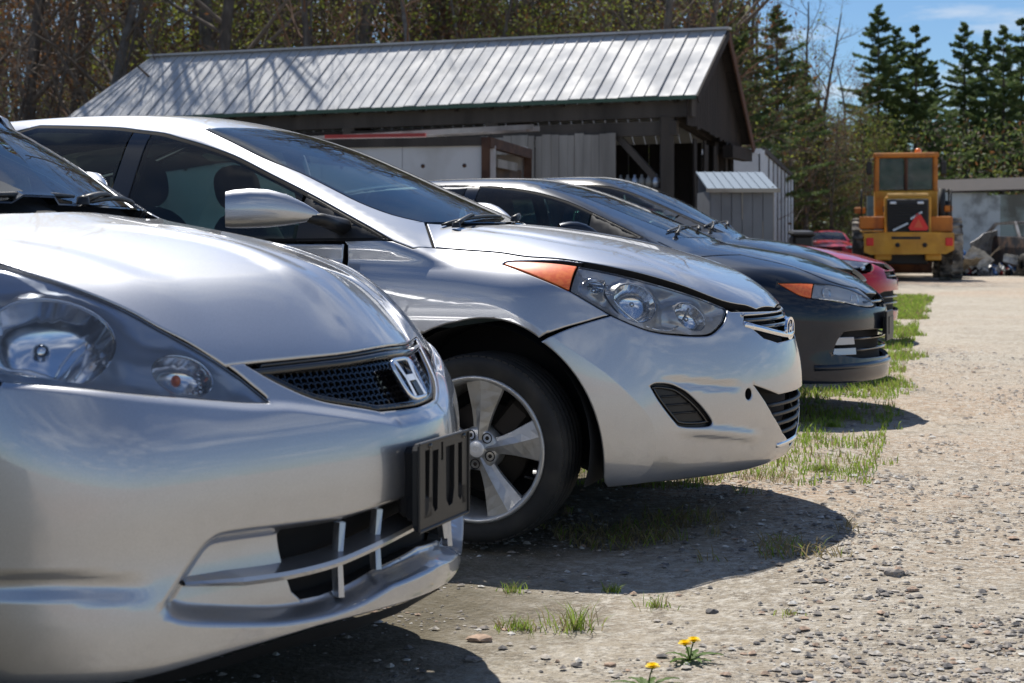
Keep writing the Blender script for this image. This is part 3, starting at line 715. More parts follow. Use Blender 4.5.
def make_wheel(car, x, side, R=.309, rim=.231, ang=10, nsp=5, full=True):
    """wheel thing-part: tyre > nothing, rim > spokes, nuts, cap ; side -1 = right"""
    w = link(bpy.data.objects.new('wheel', None), car); w.location = (x, side*.78, R-.001)
    w.rotation_euler = (0, 0, 0 if side < 0 else math.pi)
    # local: outer face looks to -y
    m = MB(); hw = .104
    prof = [(rim-.012, -.088), (rim+.004, -.098), (rim+.014, -.100), (rim+.022, -.104), (R-.030, -hw-.006), (R-.014, -hw), (R-.005, -hw+.014), (R-.001, -hw+.030)]
    for g in (-.052, -.018, .018, .052): prof += [(R, g-.010), (R-.007, g-.006), (R-.007, g+.006), (R, g+.010)]
    prof += [(R-.001, hw-.030), (R-.005, hw-.014), (R-.014, hw), (R-.030, hw+.006), (rim+.02, .10), (rim-.012, .09)]
    m.lathe(prof, 72, axis='y')
    # shoulder blocks
    for k in range(72):
        a = 2*math.pi*k/72
        for s_ in (-1, 1):
            c = Vector(((R-.0115)*math.cos(a), s_*(hw-.016), (R-.0115)*math.sin(a)))
            m.box(c, (.020, .022, .012), Matrix.Rotation(-a+math.pi/2, 4, 'Y'))
    m.build('tyre', M['rubber'], w)
    r = MB()
    r.lathe([(rim+.006, -.090), (rim+.008, -.101), (rim+.002, -.106), (rim-.006, -.102), (rim-.013, -.092), (rim-.020, -.060), (rim-.030, .0), (rim-.034, .085)], 72, axis='y')
    rim_o = r.build('rim', M['alloy'], w)
    d = MB(); d.lathe([(.0, .0), (.145, .0), (.150, .008), (.150, .03), (.0, .03)], 40, axis='y'); d.lathe([(0, -.03), (.07, -.03), (.075, .0)], 24, axis='y')
    d.box((.10, .0, .09), (.09, .08, .13), (0, .7, 0), bev=.015)
    d.build('brake_disc', M['brake'], w)
    b = MB(); b.lathe([(rim-.03, .09), (.05, .10), (0, .10)], 32, axis='y'); b.build('inner_barrel', M['matte_black'], w)
    # spokes: wide at the rim, pinched at the hub, ridge running off-centre
    for k in range(nsp):
        a = R_(ang)+2*math.pi*k/nsp; s = MB()
        st = [(.030, .030, -.070), (.060, .026, -.076), (.090, .031, -.079), (.125, .040, -.082), (.16, .052, -.086), (.195, .064, -.091), (rim-.004, .074, -.097)]
        V = []
        for (rr, hwid, yy) in st:
            t = (rr-.03)/(rim-.038); cr = -.1*hwid+t*hwid*.25
            sec = [(-hwid, yy+.012), (-hwid*.93, yy+.003), (cr, yy-.013*(1-t*.6)), (hwid*.55, yy+.007*(1-t)+.001), (hwid*.95, yy+.010), (hwid, yy+.022), (hwid*.7, yy+.045), (-hwid*.7, yy+.045)]
            for u, y in sec:
                x_ = rr*math.cos(a)-u*math.sin(a); z_ = rr*math.sin(a)+u*math.cos(a); V.append((x_, y, z_))
        n = 8; F = [(i*n+j, i*n+(j+1) % n, (i+1)*n+(j+1) % n, (i+1)*n+j) for i in range(len(st)-1) for j in range(n)]
        F += [tuple(range(n)), tuple(range((len(st)-1)*n, len(st)*n))[::-1]]
        s.add(V, [f[::-1] for f in F]); s.build('spoke', M['alloy'], rim_o)
    h = MB(); h.lathe([(0, -.086), (.026, -.086), (.030, -.083), (.031, -.078), (.060, -.079), (.070, -.072), (.074, -.05), (.074, .02)], 40, axis='y'); h.build('hub', M['alloy'], rim_o)
    c = MB(); c.lathe([(0, -.0895), (.022, -.0895), (.0265, -.087)], 32, axis='y')
    for k in range(20):       # oval ring and slanted H of the cap emblem
        t = 2*math.pi*k/20; t2 = 2*math.pi*(k+1)/20
        c.bar((.015*math.cos(t), -.0905, .010*math.sin(t)), (.015*math.cos(t2), -.0905, .010*math.sin(t2)), .0018)
    c.bar((-.008, -.0905, -.007), (-.003, -.0905, .008), .002); c.bar((.003, -.0905, -.008), (.008, -.0905, .007), .002); c.bar((-.006, -.0905, -.001), (.006, -.0905, .001), .002)
    c.build('centre_cap', M['bezel'], rim_o)
    for k in range(nsp):
        a = R_(ang+180/nsp)+2*math.pi*k/nsp; q = MB(); cx, cz = .050*math.cos(a), .050*math.sin(a)
        q.lathe([(.0175, -.0805), (.0150, -.0825), (.0135, -.070)], 16, c=(cx, 0, cz), axis='y', m=1)
        q.lathe([(0, -.080), (.006, -.080), (.0095, -.077), (.011, -.068)], 6, c=(cx, 0, cz), axis='y', m=0)
        q.build('lug_nut', [M['brake'], M['matte_black']], rim_o)
    a = R_(ang-36); v = MB(); v.tube([(.205*math.cos(a), -.06, .205*math.sin(a)), (.185*math.cos(a), -.085, .185*math.sin(a))], .004, 6); v.build('valve_stem', M['rubber'], w)
    wt = MB(); a = R_(ang-30); wt.box(((rim-.03)*math.cos(a), -.05, (rim-.03)*math.sin(a)), (.02, .012, .02), bev=.004); wt.build('balance_weight', M['chrome'], w)
    return w

def underbody(body, car, x0, x1, arches, zt=.62, lr=.380, lw=.175):
    m = MB()
    xs = sorted(arches, reverse=True); segs = []; a = x1
    for c in xs: segs.append((c+.36, a)); a = c-.36
    segs.append((x0, a))
    for s0, s1 in segs:
        if s1 > s0 and s1 < x1 and s0 > x0: m.box(((s0+s1)/2, 0, .40), (s1-s0, 1.50, .36), bev=.04)
    m.box(((x0+x1)/2, 0, .42), (x1-x0, 1.05, .40), bev=.04)
    m.build('underbody', M['underbody'], car)
    for c in xs:
        for sd in (-1, 1):
            w = MB(); w.lathe([(lr, -.16), (lr, lw)], 20, c=(c, sd*.69, .33), axis='y', a0=-.35, a1=math.pi+.35)
            w.lathe([(lr, 0), (0, 0)], 20, c=(c, sd*.53, .33), axis='y', a0=-.35, a1=math.pi+.35)
            w.build('wheel_liner', M['matte_black'], car)

def interior(car, roof_z, belt, xdash=-.55, xs=-1.25, seatz=.36, xr=-2.25):
    for sd in (-1, 1):
        s = link(bpy.data.objects.new('front_seat', None), car)
        m = MB(); m.blob((xs+.12, sd*.37, seatz+.08), (.56, .50, .20), 3.2); m.build('cushion', M['seat'], s)
        m = MB(); m.blob((xs-.22, sd*.37, seatz+.42), (.20, .50, .68), 3.0, rot=(0, -.28, 0)); m.build('backrest', M['seat'], s)
        m = MB(); m.blob((xs-.33, sd*.37, seatz+.845), (.13, .29, .20), 2.6, rot=(0, -.2, 0)); m.tube([(xs-.30, sd*.37-.06, seatz+.68), (xs-.32, sd*.37-.06, seatz+.80)], .006); m.tube([(xs-.30, sd*.37+.06, seatz+.68), (xs-.32, sd*.37+.06, seatz+.80)], .006)
        m.build('headrest', M['seat'], s)
    m = MB(); m.blob((xr+.1, 0, seatz+.08), (.5, 1.2, .2), 3.4); m.blob((xr-.22, 0, seatz+.38), (.2, 1.2, .58), 3.2, rot=(0, -.35, 0)); m.build('rear_bench', M['seat'], car)
    m = MB(); m.blob((xdash, 0, belt-.10), (.62, 1.42, .26), 3.2); m.blob((xdash-.22, .37, belt-.02), (.22, .36, .12), 2.4)
    m.build('dashboard', M['dash'], car)
    m = MB(); c = Vector((xdash-.40, .37, belt-.06)); pts = []
    for k in range(25):
        t = 2*math.pi*k/24; pts.append(c+Vector((.08*math.sin(t), .18*math.cos(t), .165*math.sin(t))))
    m.tube(pts, .014, 8, caps=False); m.bar(c-Vector((0, .17, 0)), c+Vector((0, .17, 0)), .03, .03); m.blob(c, (.07, .13, .11), 2.5)
    m.build('steering_wheel', M['dash'], car)

def mirror_housing(name, car, base, tip, sd, material, h=.118, dep=.105):
    """door mirror: slim foot at base, body growing towards tip and cut flat at its glass"""
    a = Vector(base); b = Vector(tip)
    root = link(bpy.data.objects.new('door_mirror', None), car)
    st = [(0, .08, .05), (.06, .26, .24), (.18, .50, .48), (.36, .78, .78), (.55, .95, .97), (.75, 1, 1.02), (.92, .96, .97), (1.0, .90, .90)]
    V = []; n = 20; ax = (b-a).normalized(); side = Vector((0, 0, 1)).cross(ax).normalized()
    for t, hh, dd in st:
        c = a.lerp(b, t)+Vector((0, 0, .012*math.sin(t*math.pi)))
        for k in range(n):
            th = 2*math.pi*k/n; u = math.copysign(abs(math.cos(th))**.8, math.cos(th)); v = math.copysign(abs(math.sin(th))**.8, math.sin(th))
            V.append(c+side*(u*dep/2*dd)+Vector((0, 0, v*h/2*hh*(1.05 if v > 0 else .95))))
    F = [(i*n+k, i*n+(k+1) % n, (i+1)*n+(k+1) % n, (i+1)*n+k) for i in range(len(st)-1) for k in range(n)]
    V2 = [(q.x, q.y*1, q.z) for q in V]
    m = MB(); m.add(V2, F, 0, True)
    m.add([V2[i] for i in range(n)], [tuple(range(n))[::-1]], 0)
    last = V[-n:]; cen = sum(last, Vector())/n
    ins = [cen+(q-cen)*.90-ax*.012 for q in last]
    m.add(last+ins, [(k, (k+1) % n, n+(k+1) % n, n+k) for k in range(n)], 1)
    m.build('housing', [material, M['trim']], root)
    g = MB(); g.add(ins, [tuple(range(n))]); g.build('mirror_glass', M['chrome'], root)
    f = MB(); ft = Vector((base[0]+.02, sd*.80, base[2]-.035)); f.tube([ft, a+Vector((.0, 0, -.012)), a.lerp(b, .14)+Vector((0, 0, -.006))], [.030, .022, .018], 10); f.build('mirror_foot', M['trim'], root)
    return root

def wiper(body, car, a, b, c):
    """arm and blade lying on the glass, given as plan positions"""
    def line(p, q, n, off):
        e = [Vector(v) for v in surf_pts(body, TOP, TOP.ab(XY([p, q])), off)]
        return [e[0].lerp(e[1], i/n)+Vector((.012*math.sin(math.pi*i/n), 0, .012*math.sin(math.pi*i/n))) for i in range(n+1)]
    w = link(bpy.data.objects.new('wiper', None), car)
    m = MB(); L = line(a, b, 5, -.016); m.tube(L, [.011, .009, .007, .006, .006, .005], 6); m.lathe([(0, .012), (.014, .008), (.016, -.01)], 12, c=tuple(L[0])); m.build('wiper_arm', M['trim'], w)
    d = (c[0]-b[0], c[1]-b[1]); L = line((b[0]-d[0], b[1]-d[1]), c, 10, -.008); m = MB(); m.tube(L, [.004]+[.007]*9+[.004], 5); m.build('wiper_blade', M['trim'], w)

def tube_on(body, ch, pts, r, off, name, material, parent, n=8, mirror=False, closed=False):
    X = surf_pts(body, ch, pts, off)
    m = MB(); m.tube([Vector(q) for q in X], r, n, caps=not closed); o = m.build(name, material, parent)
    if mirror:
        m = MB(); m.tube([Vector(q*[1, -1, 1]) for q in X], r, n); m.build(name, material, parent)
    return o
# ---------------------------------------------------------------- panels every car has: doors, glass, roof, tail
def arc(cx, cz, r, a0, a1, n=12):
    return [(cx+r*math.cos(R_(a0+(a1-a0)*i/n)), cz+r*math.sin(R_(a0+(a1-a0)*i/n))) for i in range(n+1)]
def XZ(pts, y=-.88): return np.array([(p[0], y, p[1]) for p in pts], float)
def XY(pts, z=1.): return np.array([(p[0], p[1], z) for p in pts], float)
def cabin(body, car, P, paint_m, res=.035):
    """P: gap_x, bx (pillar between doors), cx (rear door end), rax (rear axle), dlo (3-D outline of the side window opening), ws corner points, roofy ..."""
    bx, cx, rax, belt, gx, tail = P['bx'], P['cx'], P['rax'], P['belt'], P['gx'], P['tail']
    sill = .25
    fd = XZ([(gx, belt)]+[(bx, belt)]+[(bx, sill), (gx-.015, sill), (gx-.012, .6)])
    panel(body, car, 'front_door', SIDE, SIDE.ab(fd), paint_m, res=res)
    rd = [(bx, belt), (cx, belt), (cx-.02, .75)]+[q for q in arc(rax, .33, .40, 75, 0, 8) if q[1] > sill and q[0] < bx]+[(rax+.395, sill), (bx, sill)]
    rd = [(bx, belt), (cx, belt), (cx, .72)]+[q for q in arc(rax, .33, .40, 68, 6, 8)]+[(rax+.40, sill), (bx, sill)]
    panel(body, car, 'rear_door', SIDE, SIDE.ab(XZ(rd)), paint_m, res=res)
    si = XZ([(-.36, sill-.004), (rax+.40, sill-.004), (rax+.40, .20), (-.36, .20)])
    panel(body, car, 'sill', SIDE, SIDE.ab(si), paint_m, res=.04)
    # side glass
    dlo = P['dlo']; ab = SIDE.ab(dlo)
    if area2(ab) < 0: ab = ab[::-1]
    full = ab
    bxa = bx
    sx = P.get('sail', gx-.17)
    e2 = SIDE.e1[0]
    inner = inset(resample(full, .05), .012)
    g1 = clip_half(clip_half(inner, 0, sx, True), 0, bx+.045, False)
    g2 = clip_half(clip_half(inner, 0, bx-.045, True), 0, cx+.10, False)
    g3 = clip_half(inner, 0, cx+.06, True)
    for nm, g in (('front_side_window', g1), ('rear_side_window', g2), ('quarter_window', g3)):
        if len(g) > 3: panel(body, car, nm, SIDE, g, M['glass_side'], res=.05, gap=0, roll=0, thick=0)
    fr = inset(resample(full, .05), .002)
    sail = clip_half(fr, 0, sx+.012, False)
    if len(sail) > 2: panel(body, car, 'sail_trim', SIDE, sail, M['trim'], res=.04, gap=0, roll=.003, thick=.01)
    bp = clip_half(clip_half(fr, 0, bx+.04, True), 0, bx-.04, False); panel(body, car, 'pillar_trim', SIDE, bp, M['gloss_black'], res=.05, gap=0, roll=.003, thick=.03)
    cp = clip_half(clip_half(fr, 0, cx+.095, True), 0, cx+.065, False)
    if len(cp) > 2: panel(body, car, 'pillar_trim', SIDE, cp, M['gloss_black'], res=.05, gap=0, roll=.003, thick=.03)
    panel(body, car, 'window_seal', SIDE, fr, M['seal'], res=.06, gap=0, roll=.0, thick=.02, holes=[inner])
    # cowl
    ry = P['roofy']; wb = body.wb
    wsx = lambda z, y: float(body.ws(z))-wb*y*y
    top_z = P['wstop']; zc = P['cowlz']
    yb, yt = P['wsy']
    half_ws = [(wsx(zc, y), -y, zc) for y in np.linspace(0, yb, 8)]+[tuple(q) for q in P['wsside']]+[(P['wsx_top']-.1*y*y, -y, 0) for y in np.linspace(yt, 0, 6)]
    # the two ends of the outline are on the surface, so take heights from a vertical look
    H = np.array(half_ws, float); n0 = 8
    top = H[-6:].copy(); X, _ = body.chart(TOP, TOP.ab(top)); H[-6:] = X
    panel(body, car, 'windshield', WSC, WSC.ab(sym(H)), M['glass_ws'], mirror=False, res=.05, gap=.004, roll=0, thick=0)
    bd = inset(clean(WSC.ab(sym(H))) if area2(WSC.ab(sym(H))) > 0 else clean(WSC.ab(sym(H)))[::-1], .004)
    panel(body, car, 'windshield_surround', WSC, bd, M['gloss_black'], mirror=False, res=.05, gap=0, roll=0, thick=.004, off=.0015, holes=[inset(clean(resample(bd, .04)), .022)])
    # roof
    xr = P['roof_end']
    half = [(P['wsx_top']-.1*y*y, -y, 1) for y in np.linspace(0, yt, 6)]+[(P['wsx_top']-.25, -ry, 1), (xr, -ry, 1), (xr, 0, 1)]
    panel(body, car, 'roof', TOP, TOP.ab(sym(half)), paint_m, mirror=False, res=.05, gap=-.004, roll=0, thick=.02, off=.0012)
    # side of the greenhouse: pillars and roof rail, one pressing
    dlo_top = P['dlo_top']          # from the fender end rearwards along the top of the window, 3-D
    wside = P['wsside'][::-1]
    rail = [(P['wsx_top']-.1*yt*yt, -yt)]+[(x_, -ry) for x_ in np.linspace(P['wsx_top']-.25, xr, 12)]
    rail3, _ = body.chart(TOP, TOP.ab(XY(rail)))
    tailpts, _ = body.chart(TOP, TOP.ab(XY([(xr-.25, -ry-.05), (tail+.5, -.60), (tail+.42, -.78)])))
    lower = XZ([(cx-.45, belt+.0), (cx-.25, belt)])
    outl = cat3(dlo_top, P['dlo_back'], [(cx, -.84, belt)], [(cx-.5, -.84, belt)], tailpts[::-1], rail3[::-1], P['wsside'][::-1] if False else np.array(P['wsside'])[::-1], P['pillar_foot'])
    panel(body, car, 'side_frame', OBL, OBL.ab(outl), paint_m, res=res, gap=.0012, roll=.003, thick=.025)
    # tail: quarter, rear glass, trunk, bumper, lamps
    q = [(cx, belt), (cx, .72)]+arc(rax, .33, .40, 68, 170, 8)+[(rax-.42, .30), (tail+.42, .30), (tail+.34, .62), (tail+.40, .90), (cx-.5, belt)]
    panel(body, car, 'quarter_panel', SIDE, SIDE.ab(XZ(q)), paint_m, res=.05)
    rg = [(xr, 0, 1), (xr, -ry, 1)]
    a3, _ = body.chart(TOP, TOP.ab(XY([(xr, 0), (xr, -ry), (xr-.25, -ry-.05), (tail+.5, -.60), (tail+.45, 0)])))
    panel(body, car, 'rear_window', TOP, TOP.ab(sym(a3)), M['glass_ws'], mirror=False, res=.06, gap=.004, roll=0, thick=0)
    tr = [(tail+.45, 0, 1), (tail+.5, -.60, 1), (tail+.42, -.76, 1), (tail+.12, -.72, 1), (tail+.08, 0, 1)]
    panel(body, car, 'trunk_lid', TOP, TOP.ab(sym(tr)), paint_m, mirror=False, res=.06)
    RW = Wrap(tail+.75, .85, rear=True)
    z1 = .90
    hb = [(tail, 0, z1), (tail+.1, -.72, z1), (tail+.38, -.86, z1), (tail+.34, -.87, .62), (tail+.42, -.86, .30), (tail+.1, -.7, .26), (tail, 0, .26)]
    lampo = [(tail+.03, -.50, .88), (tail+.12, -.73, .88), (tail+.35, -.86, .88), (tail+.20, -.82, .72), (tail+.03, -.52, .74)]
    A = RW.ab(sym(hb)); l1 = RW.ab(np.array(lampo)); l2 = RW.ab(np.array(lampo)*[1, -1, 1])
    panel(body, car, 'rear_bumper', RW, A, paint_m, mirror=False, res=.06, holes=[l1, l2])
    panel(body, car, 'tail_lamp', RW, l1, M['red_lens'], res=.05)
    for hx in (gx-.80, bx-.72):
        for sd in (-1, 1):
            X, _ = body.chart(SIDE, SIDE.ab(XZ([(hx, belt-.12), (hx+.09, belt-.115), (hx+.18, belt-.12)])))
            X = X*[1, -sd, 1]; m = MB(); m.tube([Vector(q)+Vector((0, sd*o, 0)) for q, o in zip(X, (0, .035, 0))], [.012, .011, .012], 8); m.build('door_handle', paint_m, car)

def gap_shade_deck(body, car, x0, x1, hw, off=.085):
    """black sheet added under the hood so that its gaps read as shade"""
    o = [(x1, 0, 1), (x1-.06, -hw*.6, 1), (x1-.22, -hw*.93, 1), (x1-.5, -hw, 1), (x0, -hw, 1), (x0+.1, 0, 1)]
    panel(body, car, 'hood_gap_shade', TOP, TOP.ab(sym(o)), M['matte_black'], mirror=False, res=.08, gap=0, roll=0, thick=0, off=off)
# ---------------------------------------------------------------- silver compact sedan (second from the left)
def build_elantra():
    b = EL; S = M['silver']
    car = thing('parked_car', 'silver sedan with five-spoke alloy wheel and orange headlight corner, beside the dark blue car', 'car', (b.P[0], b.P[1], 0), -R_(b.yaw), 'cars parked in a slanting row')
    W0 = Wrap(.0, .87)
    gap_px = smooth_line([(433, 247.5), (466, 250), (500, 252.5), (527, 256.5), (563, 259), (600, 265), (644, 275), (688, 288.5), (724, 302.5), (740, 306.5)], 5)
    hl_px = smooth_line([(503, 263.8), (509, 261.3), (530, 261), (563, 263.5), (600, 269.5), (644, 280), (688, 293), (715, 303), (727, 309), (726, 316.5), (722, 325), (712, 334), (700, 335.8), (680, 335), (655, 332), (635, 325.5), (611, 315), (590, 302.5), (570, 291), (545, 280), (520, 270), (503, 263.8)], 4)
    fog_px = smooth_line([(650, 386), (657, 383.3), (674, 385), (687.6, 393), (701, 405.7), (711, 419), (712, 424), (705, 426.5), (682, 426.6), (674, 421), (659, 401.5), (650, 386)], 4)
    flare_px = smooth_line([(380, 322), (420, 311), (459, 301), (498, 306.5), (537, 326), (549, 344), (607, 371), (639, 399), (654, 418), (659, 445), (647, 465), (607, 480)], 4)
    gap3 = b.pix(gap_px); hl3 = b.pix(hl_px); fog3 = b.pix(fog_px)
    arch3 = b.pix(smooth_line([(605, 486), (603.5, 460), (600, 435), (588, 402), (566, 365), (540, 339), (512, 327), (479, 322), (458, 324)], 5))
    def arch_fit(px0, px1, n=26):
        P_ = b.pix([(605, 487), (603.5, 462), (599, 435), (586, 398), (564, 362.5), (540, 339.5), (512, 327.5), (479, 322.5), (460, 323.5)]); th = np.arctan2(P_[:, 2]-.33, P_[:, 0]); rr = np.hypot(P_[:, 0], P_[:, 2]-.33)
        c_ = np.polyfit(th, rr, 3); e_ = b.pix([px0, px1]); t_ = np.arctan2(e_[:, 2]-.33, e_[:, 0]); tt = np.linspace(t_[0], t_[1], n); R_2 = np.polyval(c_, tt)
        return XZ([(r_*math.cos(a_), .33+r_*math.sin(a_)) for r_, a_ in zip(R_2, tt)])
    af_ = arch_fit((541, 340), (460, 323.5)); ab_ = arch_fit((605, 487), (541, 340)); ab_ = b.chart(SIDE, SIDE.ab(ab_))[0]
    # ---- surface relief
    fp = b.pix([(498, 306.5), (525, 319), (560, 341), (607, 373), (636, 400), (652, 420), (657, 445), (652, 466), (640, 484)])
    fr_ = [(q[0], q[2]) for q in fp]; z0 = b.pix([(479, 302)])[0]
    half_f = [(z0[0]*.3, z0[2])]+fr_; rear_f = [(-u*1.02, v) for u, v in fr_[::-1]]
    loop = smooth_line(rear_f+half_f+[(fr_[-1][0], .05)], 10); loop = np.concatenate([loop, [(rear_f[0][0], .05)]])
    FL = SIDE.ab(XZ([tuple(q) for q in loop]))
    b.emboss(SIDE, FL, -.012, .10, crease=True, fade=lambda p: sstep((p[:, 0]+.12)/.34))
    FLd = resample(FL, .03); FL3 = b.chart(SIDE, FLd)[0]; offs = (-.012, -.006, -.002, .002, .006, .014, .028)
    FL3 = FL3[(FL3[:, 2] > .22)]
    b.groove(W0, W0.ab(b.pix(smooth_line([(655, 381), (690, 383.5), (712, 385.5), (745, 387)]))), .006, .022)
    b.groove(W0, W0.ab(b.pix(smooth_line([(670, 430), (690, 431), (712, 432), (735, 434), (765, 438)]))), -.008, .03)
    # hood creases
    b.groove(TOP, TOP.ab(b.pix(smooth_line([(450, 226), (520, 233.5), (575, 243), (620, 251), (665, 268), (705, 287), (740, 304)]))), .005, .06)
    side_only = lambda q: (np.abs(q[:, 1]) > .7) & (q[:, 2] > .4)
    b.groove(SIDE, SIDE.ab(XZ([(-.55, .80), (-1.5, .84), (-2.6, .87)])), .008, .10, side=side_only)
    # recess where the headlight sits is left to the lamp itself
    # ---- hood
    cor = b.pix([(425, 222.5)])[0]
    rear_half = [(-.145, 0, 1), (-.15, -.2, 1), (-.185, -.42, 1), (cor[0]+.03, cor[1]+.07, 1), (cor[0], cor[1], 1)]
    front_half = cat3(b.pix([(748, 307.6)]), [(.79, -.22, .77), (.812, 0, .76)])
    hood = cat3(XY([(q[0], q[1]) for q in rear_half]), gap3, front_half)
    panel(b, car, 'hood', TOP, TOP.ab(sym(hood)), S, mirror=False, res=.022, gap=.007, roll=.0035, thick=.03)
    gap_shade_deck(b, car, -.30, .72, .76)
    # ---- fender
    win = b.pix([(393, 240.5)])[0]
    dg = b.pix([(343, 240), (347, 246), (345, 272)])
    hl_low = hl3[len(hl3)-1:-26:-1]
    i0 = 0
    low_edge = b.pix(smooth_line([(503, 263.8), (520, 270), (545, 280), (570, 291), (590, 302.5), (611, 315)], 4))
    up_edge = b.pix(smooth_line([(578, 262.5), (563, 260.5), (545, 260.2), (530, 260.3), (509, 261), (503, 263.8)], 3))
    gap_f = gap3[:24]
    seam = b.pix(smooth_line([(611, 315), (590, 321), (565, 329), (541, 340)], 3))
    arch_f = af_
    ea = arch_f[-1]; a0_ = math.degrees(math.atan2(ea[2]-.33, ea[0])); r0_ = math.hypot(ea[0], ea[2]-.33)
    rest = XZ([((r0_+(.383-r0_)*sstep(k/6))*math.cos(R_(a0_+(200-a0_)*k/14)), .33+(r0_+(.383-r0_)*sstep(k/6))*math.sin(R_(a0_+(200-a0_)*k/14))) for k in range(1, 15)])
    fender = cat3(b.pix([(433, 247.5)]), gap_f, up_edge, low_edge[1:], seam[1:-1], arch_f, rest, XZ([(-.48, .205), (-.492, .30), (-.50, .6)]), dg[::-1], [win], b.pix([(413, 248)]))
    panel(b, car, 'fender', OBL, OBL.ab(fender), S, res=.02, feats=[(OBL.ab(FL3), offs, .01)])
    # ---- bumper with openings
    top_b = cat3(b.pix(smooth_line([(611, 315), (635, 325.5), (655, 332), (680, 335), (700, 335.8), (712, 334), (722, 325), (726, 316.5), (727, 309)], 3)), [(.80, -.42, .745), (.82, -.20, .74), (.835, 0, .735)])
    arch_b = ab_
    bot = cat3([(.84, 0, .195), (.80, -.3, .195), (.70, -.55, .198), (.55, -.76, .20)], b.pix([(605, 487)]))
    half = cat3(top_b[::-1], seam[1:-1], arch_b[::-1][:-1], bot[::-1])
    grille_h = cat3([(.84, 0, .735)], [(.83, -.30, .735)], b.pix([(742.5, 313), (743, 321), (764, 337.5), (779, 342.5)]), [(.87, 0, .62)])
    gl3 = cat3([(.835, 0, .728), (.80, -.36, .728)], b.pix([(744, 314)]), b.pix([(744, 321.5), (764, 338), (778, 342.5)]), [(.87, 0, .632)])
    low3 = cat3([(.88, 0, .455), (.86, -.22, .455)], b.pix([(754, 385), (773, 415), (783, 433)]), [(.86, 0, .25)])
    hole_g = W0.ab(sym(gl3)); hole_l = W0.ab(sym(low3)); f1 = W0.ab(fog3); f2 = f1*[-1, 1]
    tow = superell(*W0.ab(b.pix([(749, 394)]))[0], .017, .019)
    panel(b, car, 'front_bumper', W0, W0.ab(sym(half)), S, mirror=False, res=.014, feats=[(W0.ab(FL3)*[sg, 1], offs, .01) for sg in (1, -1)], holes=[hole_g, hole_l, f1, f2, tow], thick=.035)
    pl = inset(clean(f1) if area2(f1) > 0 else clean(f1)[::-1], -.004)
    o = panel(b, car, 'fog_lamp_blank', W0, pl, M['trim'], res=.02, gap=0, roll=.0, thick=0, off=.018)
    fr_in = inset(clean(resample(pl, .03)), .016)
    tube_on(b, W0, np.concatenate([fr_in, fr_in[:1]]), .005, .014, 'fog_blank_rim', M['gloss_black'], car, mirror=True)
    for t in (.3, .52, .74):
        y_ = fr_in[:, 1].min()+(fr_in[:, 1].max()-fr_in[:, 1].min())*t; xs_ = [a_[0]+(y_-a_[1])/(b_[1]-a_[1])*(b_[0]-a_[0]) for a_, b_ in zip(fr_in, np.roll(fr_in, -1, 0)) if (a_[1]-y_)*(b_[1]-y_) < 0]
        if len(xs_) >= 2: tube_on(b, W0, [(min(xs_), y_), (max(xs_), y_)], .004, .016, 'fog_blank_rib', M['trim'], car, mirror=True)
    panel(b, car, 'grille_backing', W0, inset(clean(hole_g) if area2(hole_g) > 0 else clean(hole_g)[::-1], -.01), M['matte_black'], mirror=False, res=.05, gap=0, roll=0, thick=0, off=.05)
    panel(b, car, 'lower_grille_backing', W0, inset(clean(hole_l) if area2(hole_l) > 0 else clean(hole_l)[::-1], -.01), M['matte_black'], mirror=False, res=.05, gap=0, roll=0, thick=0, off=.06)
    panel(b, car, 'tow_eye_cover', W0, tow, M['trim'], mirror=False, res=.01, gap=0, roll=0, thick=0, off=.025)
    # upper grille bars: chrome wing with badge, black bar above
    def bar_line(z, w, off, nm, mt, r, z_end=None):
        ys = np.linspace(-w, w, 15); pts = np.array([(np.arcsin(np.clip(y/.87, -1, 1))*.87, z+((z_end or z)-z)*abs(y/w)**1.5) for y in ys])
        tube_on(b, W0, pts, r, off, nm, mt, car)
    bar_line(.648, .36, .004, 'chrome_grille_bar', M['chrome'], .012, .700)
    bar_line(.715, .38, .012, 'grille_bar', M['gloss_black'], .009)
    bar_line(.690, .34, .012, 'grille_bar', M['gloss_black'], .008)
    for z in (.42, .385, .35, .315): bar_line(z, .30-(.455-z)*.5, .012, 'lower_grille_slat', M['trim'], .008)
    bar_line(.275, .19, .004, 'lower_grille_lip', M['chrome'], .010)
    # badge: oval ring with slanted H
    c0 = surf_pts(b, W0, [(0, .668)], -.006)[0]; m = MB()
    for k in range(28):
        t, t2 = 2*math.pi*k/28, 2*math.pi*(k+1)/28
        m.bar((c0[0]-.012*math.sin(t)*.0, .070*math.cos(t), c0[2]+.036*math.sin(t)), (c0[0], .070*math.cos(t2), c0[2]+.036*math.sin(t2)), .009, .009)
    for y in (-.022, .022): m.bar((c0[0], y-.010, c0[2]-.026), (c0[0], y+.010, c0[2]+.026), .010, .010)
    m.bar((c0[0], -.026, c0[2]-.004), (c0[0], .026, c0[2]+.004), .009, .009)
    m.build('badge', M['chrome'], car)
    # ---- headlights
    hl_ab = OBL.ab(hl3)
    hl_poly = hl_ab if area2(hl_ab) > 0 else hl_ab[::-1]
    bowl = lambda P_, d: .010+.050*sstep(d/.05)
    am_line = OBL.ab(b.pix([(569, 258), (571, 272), (577, 284), (585, 304)]))
    # amber part = lens outline to the left of px 575
    xa = OBL.ab(b.pix([(573, 278)]))[0][0]
    amb = clip_half(hl_poly, 0, xa, True); rest_p = clip_half(hl_poly, 0, xa, False)
    panel(b, car, 'headlight_lens', OBL, rest_p, M['lens'], res=.02, gap=.003, roll=.004, thick=.006)
    panel(b, car, 'amber_marker', OBL, amb, M['amber'], res=.02, gap=.003, roll=.003, thick=.006, off=.001)
    lens_in = inset(clean(resample(rest_p, .02)), .013)
